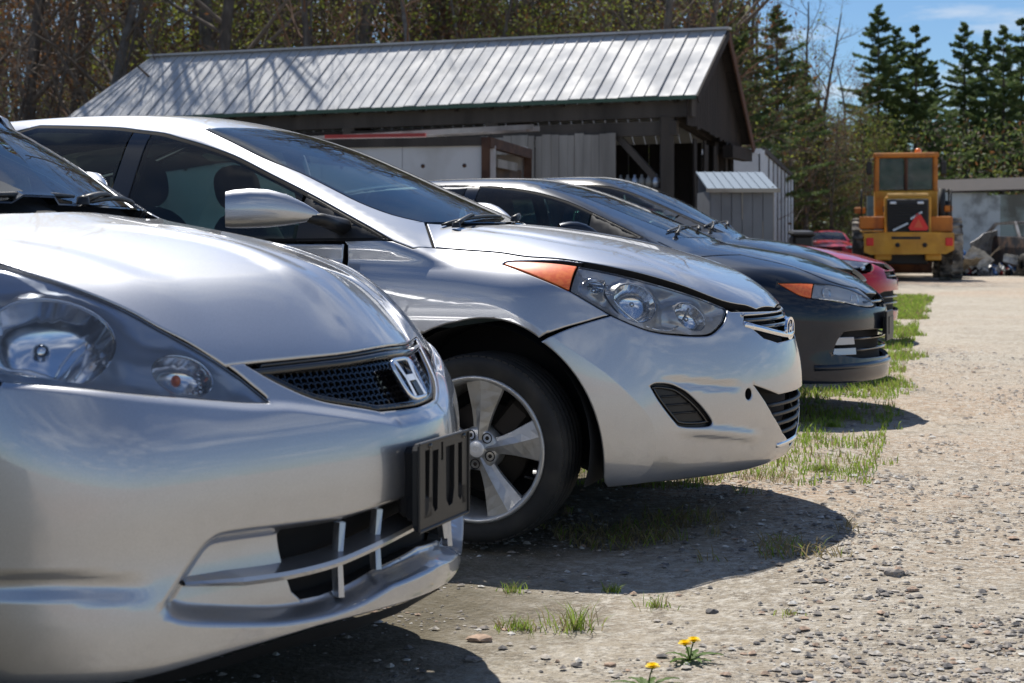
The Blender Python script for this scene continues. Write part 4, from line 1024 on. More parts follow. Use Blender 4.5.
    def disc(px, r, ratio=1., n=32):
        c = OBL.ab(b.pix([px]))[0]; out = []
        for k in range(n):
            v = np.array([math.cos(2*math.pi*k/n), math.sin(2*math.pi*k/n)*ratio])*r; t = 1.
            while t > .3 and not inside((c+v*t)[None], lens_in)[0]: t -= .02
            out.append(c+v*t)
        return c, np.array(out)
    ds = [disc((636, 300), .060, 1.25), disc((692, 315), .042, 1.2), disc((596, 285), .026, 1.0)]
    panel(b, car, 'lamp_bowl', OBL, rest_p, M['bezel_el'], res=.014, gap=.004, roll=0, thick=0, depth=bowl, holes=[d[1] for d in ds])
    for (c_, d_), dp, rr in zip(ds, (.055, .045, .03), (.05, .038, .024)):
        panel(b, car, 'lamp_reflector', OBL, inset(d_ if area2(d_) > 0 else d_[::-1], -.004), M['reflector'], res=.006, gap=0, roll=0, thick=0, depth=lambda P_, d, dp=dp, rr=rr: .020+dp*np.sqrt(np.clip(1-(1-np.clip(d/rr, 0, 1))**2, 0, 1)))
        tube_on(b, OBL, np.concatenate([d_, d_[:1]]), .0028, .014, 'reflector_rim', M['chrome'], car, mirror=True)
        q0 = surf_pts(b, OBL, [c_], .035)[0]
        for sd in (-1, 1): m = MB(); m.blob((q0[0], q0[1]*-sd, q0[2]), (.020,)*3, 2, 8); m.build('bulb', M['chrome'], car)
    def bowl_at(px, py, r, nm, mt, depth=.045, tilt=(1, -.35, .05), ratio=1.):
        c = b.pix([(px, py)])[0]; n = Vector(tilt).normalized(); c = Vector(c)-n*.012
        for sd in (-1, 1):
            q = n.to_track_quat('Z', 'Y').to_matrix(); m = MB(); m.lathe([(.010, -depth), (.02, -depth*.96), (r*.6, -depth*.7), (r*.9, -depth*.3), (r, 0), (r*1.06, .002), (r*1.07, -.012)], 28)
            V = [(q@Vector((v[0], v[1]*ratio, v[2])))+c for v in m.v]; m.v = [(v.x, v.y*(-1 if sd > 0 else 1), v.z) for v in V]
            if sd > 0: m.f = [f[::-1] for f in m.f]
            clampin(b, m)
            o = m.build(nm, mt, car)
            l = MB(); cc = c-n*depth*.4; l.blob((cc.x, cc.y*(-1 if sd > 0 else 1), cc.z), (.022, .022, .022), 2, 8); l.build('bulb', M['chrome'], o)
    tube_on(b, OBL, OBL.ab(b.pix(smooth_line([(608, 281), (612, 292), (625, 308), (642, 321), (660, 328), (676, 328), (686, 318), (692, 306)], 4))), .004, .020, 'chrome_strip', M['chrome'], car, mirror=True)
    tube_on(b, OBL, OBL.ab(b.pix(smooth_line([(606, 280), (606, 292), (614, 305), (622, 314)], 4))), .003, .014, 'lamp_divider', M['bezel_dark'], car, mirror=True)
    for k in range(4):
        x0 = 584+k*5; tube_on(b, OBL, OBL.ab(b.pix([(x0, 276+k*4), (x0+22-k*2, 278+k*5)])), .004, .016, 'lamp_flute', M['reflector'], car, mirror=True)
    # ---- cabin
    dlo_top = b.pix(smooth_line([(393, 240.5), (370, 227), (345, 213), (320, 199), (297, 187), (268, 172.5), (240, 158), (220, 150), (199, 143), (180, 137.5), (164, 133), (140, 130), (117, 127.3), (70, 125.8), (40, 125.3)], 3))
    xe = dlo_top[-1]
    back = np.array([(-2.2, -.62, 1.335), (-2.6, -.66, 1.26), (-2.95, -.74, 1.13), (-3.02, -.82, 1.0), (-2.9, -.83, .975)])
    dlo = cat3(dlo_top, back, [(-1.5, -.84, .972), (win[0]-.1, -.83, .978)])
    wsside = b.pix(smooth_line([(425, 222.5), (393, 215), (361, 203), (329, 187), (300, 172.5), (264, 158), (235, 143.5), (206, 129.5)], 3))
    cabin(b, car, dict(gx=-.49, bx=-1.43, cx=-2.32, rax=-2.70, belt=.972, tail=-3.66, dlo=dlo, dlo_top=dlo_top, dlo_back=back, sail=win[0]-.37,
          wsside=[tuple(q) for q in wsside], wsy=(.60, .50), cowlz=1.045, wstop=1.42, wsx_top=-1.17, roofy=.50, roof_end=-2.55,
          pillar_foot=np.array([b.pix([(433, 247.5)])[0], b.pix([(413, 248)])[0]])), S, res=.03)
    cowl = [(-.150, 0, 1), (-.155, -.2, 1), (-.19, -.42, 1), (cor[0]+.025, cor[1]+.07, 1), (cor[0]-.02, cor[1]+.03, 1), (-.36, -.55, 1), (-.30, -.30, 1), (-.26, 0, 1)]
    panel(b, car, 'cowl_panel', TOP, TOP.ab(sym(XY([(q[0], q[1]) for q in cowl]))), M['trim'], mirror=False, res=.04, gap=.001, off=.012, roll=0)
    wiper(b, car, (-.22, -.50), (-.275, -.20), (-.285, .12)); wiper(b, car, (-.23, .12), (-.305, .36), (-.38, .56))
    mirror_housing('mirror', car, (-.525, -.93, 1.062), (-.80, -1.075, 1.080), -1, S, h=.132)
    mirror_housing('mirror', car, (-.525, .93, 1.062), (-.80, 1.075, 1.080), 1, S, h=.132)
    for x in (0, -2.70):
        for sd in (-1, 1): make_wheel(car, x, sd)
    underbody(b, car, -3.45, .62, [0, -2.70])
    interior(car, 1.42, .98)
    return car
# ---------------------------------------------------------------- nearest silver hatchback
def build_fit():
    b = FIT; S = M['silver_warm']
    car = thing('parked_car', 'nearest silver hatchback with chrome badge and empty black plate bracket, left of the photo', 'car', (b.P[0], b.P[1], 0), -R_(b.yaw), 'cars parked in a slanting row')
    W0 = Wrap(-.10, .85)
    gap_px = smooth_line([(0, 254), (44, 268.6), (73, 279), (102, 290.5), (132, 304.5), (159, 320), (188, 334.6), (210, 348), (224, 357)], 5)
    gap3 = b.pix(gap_px)
    tip = np.array([(-.04, -.765, .97)])
    hl_top = b.pix(smooth_line([(0, 257), (44, 271.2), (73, 282), (102, 293.5), (132, 308), (159, 323.5), (188, 339), (210, 352), (229, 365)], 4))
    hl_in = b.pix(smooth_line([(229, 365), (241, 373.5), (254.5, 384.5), (264, 392), (271, 398), (270.6, 401)], 3))
    hl_low = b.pix(smooth_line([(270.6, 401), (247, 400.5), (218, 398.4), (188, 396), (130, 391.5), (88, 387), (44, 383), (0, 379)], 4))
    hl_back = np.array([(.24, -.84, .785), (.10, -.845, .845)])
    hl = cat3(tip, hl_top, hl_in[1:], hl_low[1:], hl_back)
    gr_low = b.pix(smooth_line([(250, 364), (276, 379), (306, 393), (328, 400.5), (350, 404.5), (372, 408), (388, 411)], 4))
    gr_low = gr_low[gr_low[:, 1] < -.02]
    apex = np.array([(.73, 0, float(gr_low[-1][2])-.004)])
    front_px = b.pix(smooth_line([(227, 359), (254.5, 355.5), (298, 351), (350, 345), (385, 339)], 4))
    front_px = front_px[front_px[:, 1] < -.03]; front_px = front_px[:1+int(np.argmax(front_px[:, 1]))]
    neg = lambda q: q[q[:, 1] < -.02]
    # ---- relief: the lamps, grille and hood sit a little behind the bumper's shoulder
    ledge = W0.ab(b.pix(smooth_line([(0, 382), (60, 387), (100, 391), (147, 396.5), (200, 401.5), (250, 406), (285, 406), (310, 408.5), (335, 412), (365, 416.5), (395, 421)], 4)))
    ext = np.array([(ledge[-1][0]+.25, ledge[-1][1]), (ledge[-1][0]+.25, 1.3), (-2.2, 1.3), (-2.2, ledge[0][1]+.06), (ledge[0][0]-.25, ledge[0][1]+.03)])
    b.emboss(W0, np.concatenate([ledge, ext]), .015, .022)
    rec = W0.ab(cat3(b.pix(smooth_line([(170, 606), (180, 590), (200, 560), (213, 545), (230, 538.5), (290, 530), (347, 521), (403, 503)], 3)), [(.76, 0, .475), (.78, 0, .335)], b.pix(smooth_line([(394, 580), (365, 597), (336, 608.5), (305, 615), (277, 618), (230, 618.5), (190, 617), (173, 612)], 3))))
    rec[rec[:, 0] > -.004, 0] = .12
    b.emboss(W0, rec, .045, .03)
    b.groove(W0, W0.ab(b.pix(smooth_line([(-40, 588), (0, 587), (60, 586), (110, 588), (160, 589)]))), .008, .030)
    b.groove(TOP, TOP.ab(b.pix(smooth_line([(80, 216), (150, 222), (240, 240), (300, 268), (345, 305), (372, 338)]))), -.006, .07, taper=True)
    b.groove(TOP, TOP.ab(b.pix(smooth_line([(-40, 232), (60, 248), (160, 285), (230, 325)]))), -.004, .09)
    # ---- hood
    cor = np.array((-.36, -.70, 1.0))
    rear = [(-.10-.5*y*y, -y, 1) for y in np.linspace(0, .70, 9)]
    hood = cat3(XY([(q[0], q[1]) for q in rear]), [(-.30, -.735, 1), (-.1, -.745, 1), (.05, -.72, 1)], gap3, front_px, [(front_px[-1][0]+.001, 0, .785)])
    panel(b, car, 'hood', TOP, TOP.ab(sym(hood)), S, mirror=False, res=.02, gap=.0035, roll=.004, thick=.03)
    gap_shade_deck(b, car, -.35, .60, .74, off=.16)
    # ---- fender
    win = (-.40, 1.0)
    fen = cat3(gap3[:1]+[[-.02, -.0, 0]], tip, hl_back[::-1], [(.33, -.83, .753), (.30, -.84, .62)], XZ([(.30, .54)]+arc(-.02, .31, .327, 42, 195, 12)+[(-.46, .21), (-.50, .6), (-.50, 1.0)]), [(-.44, -.79, 1.02), (-.40, -.74, 1.06), (-.36, -.70, 1.08), (-.30, -.735, 1.07), (-.1, -.745, 1.04), (.05, -.72, 1.0)])
    panel(b, car, 'fender', OBL, OBL.ab(fen), S, res=.03)
    # ---- bumper
    arch = XZ([(q[0], q[1]) for q in arc(-.02, .31, .327, 40, -14, 6)])
    bot = np.array([(.295, -.83, .22), (.40, -.82, .225), (.52, -.74, .235), (.64, -.58, .25), (.72, -.38, .26), (.75, -.2, .262), (.765, 0, .262)])
    half = cat3(apex, gr_low[::-1], b.pix([(250, 361.5), (232, 363)]), hl_in, hl_low[1:], [(.30, -.84, .62)], arch, bot)
    hole = cat3([(.76, 0, .462)], b.pix(smooth_line([(403, 508), (347, 524.5), (291, 534)], 3)), b.pix([(293, 552), (298, 572), (306, 595), (316, 604)]), b.pix(smooth_line([(336, 600), (365, 588), (394, 571)], 3)), [(.78, 0, .350)])
    holeab = W0.ab(sym(hole))
    panel(b, car, 'front_bumper', W0, W0.ab(sym(half)), S, mirror=False, res=.012, gap=.0018, feats=[(rr_, (-.017, -.012, -.007, -.002, .003, .008, .013, .018), .006) for rr_ in (np.vstack([rec, rec[::-1][1:]*0+rec[::-1][1:]])[:len(rec)], rec*[-1, 1])]+[(ll_, (-.012, -.007, -.003, .001, .005, .009, .013), .01) for ll_ in (ledge, ledge*[-1, 1])], holes=[holeab], thick=.03)
    # dark valance below
    val = cat3([(.765, 0, .262)], bot[::-1][1:], [(.40, -.80, .17), (.5, -.72, .17), (.62, -.55, .175), (.70, -.3, .18), (.72, 0, .18)])
    vz = MB(); top = b.chart(W0, W0.ab(bot[::-1]))[0]; full = np.concatenate([top[::-1], (top*[1, -1, 1])[1:]])
    ring = [Vector(q) for q in full]; low = [Vector((q[0]-.09, q[1]*.93, q[2]-.055)) for q in full]; n = len(ring)
    vz.add(ring+low, [(i, i+1, n+i+1, n+i) for i in range(n-1)], 0, True); vz.build('lower_valance', M['trim'], car)
    hb = holeab if area2(holeab) > 0 else holeab[::-1]
    panel(b, car, 'lower_grille_backing', W0, inset(clean(hb), -.01), M['matte_black'], mirror=False, res=.05, gap=0, roll=0, thick=0, off=.05)
    # blade through the lower opening
    bl = W0.ab(cat3(b.pix(smooth_line([(196, 587), (230, 583.5), (260, 580), (295, 574.5), (336, 564), (370, 550), (395, 538)], 4)), [(.78, 0, .412)]))
    blf = np.concatenate([bl, (bl*[-1, 1])[::-1][1:]])
    base_hit = lambda ab_: b.hit(*W0.rays(ab_), base=True)[0]
    X = base_hit(blf); Nn = b.grad(X); n = len(X); V = []
    for i in range(n):
        t = min(1, min(i, n-1-i)/6.0); p = Vector(X[i]); nr = Vector((Nn[i][0], Nn[i][1], 0)).normalized()
        f0 = p-nr*(.004+.03*(1-t)); dpt = .020+.035*t; th = .0035+.004*t
        V += [f0+Vector((0, 0, -th)), f0+nr*.003, f0+Vector((0, 0, th)), f0-nr*dpt+Vector((0, 0, th+.010)), f0-nr*dpt+Vector((0, 0, -th))]
    F = [(i*5+k, i*5+(k+1) % 5, (i+1)*5+(k+1) % 5, (i+1)*5+k) for i in range(n-1) for k in range(5)]
    m = MB(); m.add(V, [f[::-1] for f in F]); m.build('lower_grille_blade', S, car)
    for px in (356, 393):
        for sd in (-1, 1):
            g = {356: (520, 601), 393: (507, 573), 421: (503, 553)}[px]
            a = base_hit(W0.ab(b.pix([(px, g[0]+3), (px-3, (g[0]+g[1])/2), (px-1, g[1]-3)]))); m = MB()
            P = [Vector((q[0], q[1]*-sd, q[2])) for q in a]; V = []
            for i, q in enumerate(P):
                w = (.009, .005, .008)[i]; V += [q+Vector((-.030, w, 0)), q+Vector((-.022, 0, 0)), q+Vector((-.030, -w, 0)), q+Vector((-.045, -.003, 0)), q+Vector((-.045, .003, 0))]
            m.add(V, [(i*5+k, i*5+(k+1) % 5, (i+1)*5+(k+1) % 5, (i+1)*5+k) for i in range(2) for k in range(5)]); m.build('grille_fin', S, car)
    # ---- upper grille: frame, honeycomb, badge
    gh = cat3([(front_px[-1][0]+.001, 0, front_px[-1][2]-.005)], front_px[::-1]-[0, 0, .006], b.pix([(240, 360.5)]), gr_low, apex)
    gab = W0.ab(sym(gh)); gab = clean(gab if area2(gab) > 0 else gab[::-1])
    panel(b, car, 'grille_backing', W0, gab, M['matte_black'], mirror=False, res=.04, gap=0, roll=0, thick=0, off=.045)
    panel(b, car, 'grille_frame', W0, gab, M['gloss_black'], mirror=False, res=.02, gap=.002, roll=.004, thick=.03, off=.006, holes=[inset(clean(resample(gab, .03)), .014)])
    topbar = np.concatenate([W0.ab(front_px[::-1][:-3]-[0, 0, .028])])
    tb = np.concatenate([topbar[::-1], [(0, topbar[0][1]+.0)], (topbar*[-1, 1])])
    tube_on(b, W0, tb[np.abs(tb[:, 0]) > -1], .009, .010, 'grille_top_bar', M['gloss_black'], car)
    inn = inset(clean(resample(gab, .03)), .010); lo, hi = inn.min(0), inn.max(0); r = .0105; segs = []
    j = 0; y = lo[1]
    while y < hi[1]:
        x = lo[0]+(j % 2)*r*1.6
        while x < hi[0]:
            hx = [(x+r*1.02*math.cos(R_(60*k+30)), y+r*.72*math.sin(R_(60*k+30))) for k in range(6)]
            for k in (0, 1, 2): segs.append((hx[k], hx[k+1]))
            x += r*1.02*math.sqrt(3)
        y += r*.72*1.5; j += 1
    A = np.array([s[0] for s in segs]); B = np.array([s[1] for s in segs]); ok = inside((A+B)/2, inn); A, B = A[ok], B[ok]
    XA = surf_pts(b, W0, A, .014); XB = surf_pts(b, W0, B, .014); NA = b.grad(XA); m = MB()
    for a, c, nn in zip(XA, XB, NA):
        a, c, nn = Vector(a), Vector(c), Vector(nn); d = (c-a).normalized(); w = nn.cross(d)*.0016
        V = [a+w, a-w, c-w, c+w, a+w-nn*.012, a-w-nn*.012, c-w-nn*.012, c+w-nn*.012]
        m.add(V, [(0, 1, 2, 3), (0, 4, 5, 1), (2, 6, 7, 3), (1, 5, 6, 2), (3, 7, 4, 0)])
    o = m.build('grille_mesh', M['gloss_black'], car); o['kind'] = 'stuff'
    # badge: rounded frame, wider at the top, around an H
    c0, c1 = [Vector(q) for q in surf_pts(b, W0, [(0, .728), (0, .655)], -.004)]
    up = (c0-c1).normalized(); ri = Vector((0, 1, 0)); nn = ri.cross(up)*1; nn = nn if nn.x > 0 else -nn; cc = (c0+c1)/2+nn*.006
    def BP(u, v, h=0): return cc+ri*u+up*v+nn*h
    m = MB(); ring = []
    for k in range(40):
        t = 2*math.pi*k/40; v = math.copysign(abs(math.sin(t))**.45, math.sin(t))*.045; u = math.copysign(abs(math.cos(t))**.45, math.cos(t))*(.046+.11*v); ring.append(BP(u, v))
    m.tube(ring+[ring[0], ring[1]], .0048, 8, caps=False)
    for sg in (-1, 1):
        o_ = [(.040, .041), (.026, .041), (.017, .0), (.0185, -.041), (.030, -.041), (.027, .0)]
        V = [BP(sg*u, v, .005) for u, v in o_]+[BP(sg*u, v, -.006) for u, v in o_]
        f = [tuple(range(6)), tuple(range(11, 5, -1))]+[(i, i+6, (i+1) % 6+6, (i+1) % 6) for i in range(6)]
        m.add(V, f if sg < 0 else [q[::-1] for q in f])
    V = [BP(u, v, h) for h in (.005, -.006) for u, v in ((-.020, .007), (.020, .007), (.020, -.007), (-.020, -.007))]
    m.add(V, [(0, 3, 2, 1), (4, 5, 6, 7), (0, 1, 5, 4), (2, 3, 7, 6)]); m.build('badge', M['chrome'], car)
    m = MB(); V = [BP((.040+.10*v)*u, v, -.008) for u, v in ((-1, .041), (1, .041), (1, -.041), (-1, -.041))]; m.add(V, [(0, 1, 2, 3)]); m.build('badge_backing', M['gloss_black'], car)
    # ---- plate bracket
    pb = link(bpy.data.objects.new('plate_bracket', None), car)
    x = .790; y0, y1, z0, z1 = -.150, .150, .408, .580; DY = -.030
    slots = [[(-.112, .565), (-.112, .44), (-.104, .432), (-.09, .45), (-.085, .565)], [(-.070, .560), (-.070, .452), (-.055, .436), (-.040, .44), (-.034, .56)], [(-.018, .572), (-.018, .535), (-.006, .535), (-.006, .572)],
             [(.010, .560), (.012, .452), (.030, .436), (.052, .44), (.062, .47), (.064, .56)], [(.086, .560), (.086, .45), (.100, .440), (.112, .45), (.112, .56)]]
    outer = [(y0+.012, z0), (y0, z0+.012), (y0, z1-.012), (y0+.012, z1), (y1-.012, z1), (y1, z1-.012), (y1, z0+.012), (y1-.012, z0)]
    VV = []; EE = []
    for lp in [outer]+slots:
        n0 = len(VV); VV += [Vector(q) for q in lp]; EE += [(n0+i, n0+(i+1) % len(lp)) for i in range(len(lp))]
    vv, ee, ff, *_ = delaunay_2d_cdt(VV, EE, [], 0, 1e-6)
    P = np.array([tuple(q) for q in vv]); ff = [f for f in ff if not any(inside(P[list(f)].mean(0)[None], np.array(s))[0] for s in slots)]
    m = MB(); V = [(x, p[0], p[1]) for p in P]+[(x-.006, p[0], p[1]) for p in P]; n = len(P)
    m.add(V, [tuple(f) for f in ff]+[tuple(i+n for i in f[::-1]) for f in ff])
    for lp in [outer]+slots:
        L = len(lp); V = [(x, *q) for q in lp]+[(x-.013, *q) for q in lp]; m.add(V, [(i, (i+1) % L, (i+1) % L+L, i+L) for i in range(L)])
    for (a, c) in (((y0, z1), (y1, z1)), ((y0, z0), (y1, z0)), ((y0, z0), (y0, z1)), ((y1, z0), (y1, z1))): m.bar((x+.001, *a), (x+.001, *c), .006, .006, bev=.002)
    m.v = [(a_, b_*.88-.016, c_) for a_, b_, c_ in m.v]; m.build('bracket_frame', M['trim'], pb)
    m = MB(); m.box((x-.035, 0, .50), (.05, .24, .14), bev=.01); m.box((x-.02, -.10, .45), (.04, .05, .05), bev=.006); m.box((x-.02, .10, .45), (.04, .05, .05), bev=.006); m.build('bracket_mount', M['matte_black'], pb)
    for yy in (-.09, .09):
        m = MB(); m.lathe([(0, .004), (.006, .003), (.007, -.002)], 12, c=(x, yy, .572), axis='x'); m.build('screw', M['gloss_black'], pb)
    # ---- headlights
    hab = OBL.ab(hl); hab = clean(hab if area2(hab) > 0 else hab[::-1])
    panel(b, car, 'headlight_lens', OBL, hab, M['lens'], res=.018, gap=.003, roll=.004, thick=.006)
    lens_in = inset(clean(resample(hab, .03)), .016)
    def disc(px, r, ratio=1., n=36):
        c = OBL.ab(b.pix([px]))[0]; out = []
        for k in range(n):
            v = np.array([math.cos(2*math.pi*k/n), math.sin(2*math.pi*k/n)*ratio])*r; t = 1.
            while t > .3 and not inside((c+v*t)[None], lens_in)[0]: t -= .02
            out.append(c+v*t)
        return c, np.array(out)
    c1, d1 = disc((40, 334), .088, 1.3); c2, d2 = disc((180, 367), .034, 1.4)
    panel(b, car, 'lamp_body', OBL, hab, M['bezel_mid'], res=.018, gap=.004, roll=0, thick=0, depth=lambda P_, d: .008+.022*sstep(d/.05), holes=[d1, d2])
    for c_, d_, nm, dp, rr in ((c1, d1, 'main_reflector', .075, .08), (c2, d2, 'turn_signal_reflector', .035, .03)):
        dd_ = inset(d_ if area2(d_) > 0 else d_[::-1], -.003)
        panel(b, car, nm, OBL, dd_, M['reflector'], res=.009 if dp > .06 else .006, gap=0, roll=0, thick=0, depth=lambda P_, d, dp=dp, rr=rr: .018+dp*np.sqrt(np.clip(1-(1-np.clip(d/rr, 0, 1))**2, 0, 1)))
        tube_on(b, OBL, np.concatenate([d_, d_[:1]]), .0035, .012, 'reflector_rim', M['chrome'], car, mirror=True)
        q0 = surf_pts(b, OBL, [c_], .045 if dp > .06 else .03)[0]
        for sd in (-1, 1):
            m = MB(); m.blob((q0[0], q0[1]*-sd, q0[2]), (.034,)*3 if dp > .06 else (.018, .018, .022), 2, 10); m.build('bulb_shield' if dp > .06 else 'bulb', M['chrome'] if dp > .06 else M['amber'], car)
    for k in range(9):
        t = -.8+1.6*k/8; x_ = c2[0]+.006+.018*(1-abs(t)); L_ = np.array([(x_+.026*s_, c2[1]+t*.040) for s_ in (0, .35, .7, 1)]); L_ = L_[inside(L_, d2)]
        if len(L_) > 1: tube_on(b, OBL, L_, .0022, .024, 'reflector_rib', M['chrome'], car, n=5, mirror=True)
    for k in range(5):
        x_ = c1[0]+.035+k*.014; h_ = .085-.010*k; L_ = np.array([(x_, c1[1]+h_*s_) for s_ in (-1, -.5, 0, .5, 1)]); L_ = L_[inside(L_, d1)]
        if len(L_) > 1: tube_on(b, OBL, L_, .0025, .055-.006*k, 'reflector_rib', M['reflector'], car, n=5, mirror=True)
    tube_on(b, OBL, OBL.ab(b.pix(smooth_line([(0, 376.5), (60, 381), (110, 387), (188, 393), (240, 397.5), (262, 398)], 4))), .004, .010, 'lamp_seal', M['trim'], car, mirror=True)
    # ---- cabin
    f = lambda pts: b.chart(TOP, TOP.ab(XY(pts)))[0]
    dlo_top = np.concatenate([XZ([(-.47, 1.02)], -.8), f([(-.72, -.725), (-.98, -.675)]), XZ([(-1.3, 1.42), (-1.9, 1.44), (-2.4, 1.42), (-2.75, 1.36)], -.62)])
    back = np.array([(-3.0, -.66, 1.25), (-3.02, -.74, 1.05), (-2.95, -.78, 1.0)])
    dlo = cat3(dlo_top, back, [(-1.5, -.8, 1.0)])
    wsx = lambda z, y: float(b.ws(z))-b.wb*y*y
    wss = [(wsx(z, y)-.0, -y, z) for z, y in ((1.075, .640), (1.15, .62), (1.25, .585), (1.35, .545), (1.43, .51), (1.47, .485))]
    cabin(b, car, dict(gx=-.50, bx=-1.45, cx=-2.25, rax=-2.50, belt=1.0, tail=-3.27, dlo=dlo, dlo_top=dlo_top, dlo_back=back, sail=-.78,
          wsside=wss, wsy=(.60, .475), cowlz=1.080, wstop=1.45, wsx_top=-1.0, roofy=.50, roof_end=-2.75, pillar_foot=np.array([(-.40, -.74, 1.06)])), S, res=.03)
    cw = [(-.105-.5*y*y, -y, 1) for y in np.linspace(0, .66, 8)]+[(-.40, -.66, 1), (-.31, -.40, 1), (-.24, 0, 1)]
    panel(b, car, 'cowl_panel', TOP, TOP.ab(sym(XY([(q[0], q[1]) for q in cw]))), M['matte_black'], mirror=False, res=.04, gap=.001, off=.030, roll=0)
    wiper(b, car, (-.20, -.48), (-.235, -.14), (-.245, .18)); wiper(b, car, (-.20, .15), (-.275, .38), (-.33, .56))
    mirror_housing('mirror', car, (-.62, -.86, 1.10), (-.80, -1.0, 1.12), -1, S); mirror_housing('mirror', car, (-.62, .86, 1.10), (-.80, 1.0, 1.12), 1, S)
    for xx in (0, -2.50):
        for sd in (-1, 1): make_wheel(car, xx, sd, R=.30, rim=.205, ang=20, nsp=5)
    underbody(b, car, -3.05, .52, [-.02, -2.50], lr=.332, lw=.145); interior(car, 1.5, 1.02, xdash=-.62, xs=-1.3)
    return car
# ---------------------------------------------------------------- the cars further along the row
def build_plain(b, S, label, wsshift=0., bumper=None, traced=None, dlo_px=None, ws_px=None):
    car = thing('parked_car', label, 'car', (b.P[0], b.P[1], 0), -R_(b.yaw), 'cars parked in a slanting row')
    W0 = Wrap(0, .87); nx = float(b.N(.6))
    on_top = lambda pts: b.chart(TOP, TOP.ab(XY(pts)))[0]
    if traced:
        gap3 = b.pix(smooth_line(traced['gap'], 3)); hl = b.pix(smooth_line(traced['hl'], 3)); k = traced['split']
        hl_up, hl_lo = hl[:k*3+1], hl[k*3:]
        hood_front = np.array([(nx-.07, -.22, .7), (nx-.045, 0, .7)])
        gap_back = on_top([(-.33, -.735), (-.1, -.745)])
        gap3 = np.concatenate([gap_back, gap3[gap3[:, 0] > -.02]])
    else:
        d = nx-.88
        g = [(-.33, -.72), (0, -.735), (.3, -.715), (.48, -.67), (.60+d, -.58), (.68+d, -.46)]
        gap3 = on_top([tuple(q) for q in smooth_line(g, 3)])
        hood_front = np.array([(.735+d, -.28, .7), (.77+d, 0, .7)])
        i0 = 6
        up = gap3[i0:]; up = up+[0, -.004, -.006]
        n = len(up); lo = up[::-1].copy(); t = np.linspace(0, 1, n); dz = .115*np.sin(np.pi*t)**.6
        lo = lo-np.stack([-.03*np.sin(np.pi*t), .05*np.sin(np.pi*t), dz], 1)
        hl_up, hl_lo = up, lo; hl = np.concatenate([up, lo[1:]])
    rear = [(-.17-.35*y*y, -y, 1) for y in np.linspace(0, .70, 7)]
    if wsshift: rear = [(q[0]+wsshift, q[1], 1) for q in rear]; gap3 = np.concatenate([on_top([(wsshift-.33, -.735)]), gap3])
    hood = cat3(XY([(q[0], q[1]) for q in rear]), gap3, hood_front)
    panel(b, car, 'hood', TOP, TOP.ab(sym(hood)), S, mirror=False, res=.04, gap=.005, roll=.006, thick=.03)
    gap_shade_deck(b, car, -.30+wsshift, nx-.10, .76)
    inner_pt = hl_lo[0]; tip = hl_up[0]
    seam = XZ([(.52, .60), (.40, .565)])
    ti = int(np.argmin(np.linalg.norm(gap3-tip, axis=1)))
    lo_f = hl_lo[::-1]; j = int(np.argmin(np.abs(lo_f[:, 0]-.55)))
    fen = cat3(*([gap3, hl_up[::-1]] if traced else [gap3[:ti+1], [tip]]), lo_f[1:j+1], seam, XZ(arc(0, .33, .385, 38, 200, 14)+[(-.48, .21), (-.50, .6), (-.50, .955+wsshift*0)]), [(-.44+wsshift*.0, -.80, 1.0)])
    panel(b, car, 'fender', OBL, OBL.ab(fen), S, res=.04)
    bot = np.array([(.42, -.86, .205), (.6, -.74, .205), (.75, -.5, .20), (nx-.05, -.25, .20), (nx-.02, 0, .20)])
    half = cat3(hood_front[::-1], hl_up[::-1][:2], lo_f[:j:-1], lo_f[j:j+1], seam, XZ(arc(0, .33, .385, 36, -16, 6)), bot)
    if traced: opening = b.pix(smooth_line([(844, 332), (856, 330.5), (878, 329), (886, 329)], 2)); opening = cat3([(nx, 0, .50)], opening[::-1], b.pix([(838, 340), (832, 354)]), b.pix([(860, 358), (885, 356)]), [(nx, 0, .33)])
    else: opening = np.array([(nx, 0, .50), (nx-.1, -.45, .50), (nx-.2, -.58, .46), (nx-.17, -.56, .32), (nx, 0, .30)])
    hole = W0.ab(sym(opening)); hole = clean(hole if area2(hole) > 0 else hole[::-1])
    grl = np.array([(nx, 0, .69), (nx-.1, -.36, .69), (nx-.1, -.36, .62), (nx, 0, .60)]); gh = W0.ab(sym(grl)); gh = clean(gh if area2(gh) > 0 else gh[::-1])
    panel(b, car, 'front_bumper', W0, W0.ab(sym(half)), S, mirror=False, res=.035, holes=[hole, gh], thick=.03)
    for h_ in (hole, gh): panel(b, car, 'grille_backing', W0, inset(h_, -.01), M['matte_black'], mirror=False, res=.05, gap=0, roll=0, thick=0, off=.05)
    for z, w in ((.645, .34), (.44, .50), (.38, .50)):
        ys = np.linspace(-w, w, 11); tube_on(b, W0, np.array([(y, z) for y in ys]), .008, .015, 'grille_bar', M['gloss_black'], car)
    if traced:
        for q in ([(838, 337.5), (855, 337), (856, 344.5), (836, 345.5)], [(835, 348.5), (857, 347.5), (857.5, 354.5), (833.5, 355.5)]):
            p = W0.ab(b.pix(q)); panel(b, car, 'fog_lamp', W0, p, M['bezel_mid'], res=.03, gap=.001, roll=.002, thick=.01, off=.006)
        ys = np.linspace(-.78, .78, 21); tube_on(b, W0, np.array([(y, .295) for y in ys]), .018, .004, 'lower_lip', S, car)
    hab = OBL.ab(hl); hab = clean(hab if area2(hab) > 0 else hab[::-1])
    xa = (OBL.ab(b.pix([(813, 288)]))[0][0] if traced else hab[:, 0].min()+.12)
    panel(b, car, 'headlight_lens', OBL, clip_half(hab, 0, xa, False), M['lens'], res=.03, gap=.003, roll=.003, thick=.006)
    panel(b, car, 'amber_marker', OBL, clip_half(hab, 0, xa, True), M['amber'], res=.03, gap=.003, roll=.002, thick=.006, off=.001)
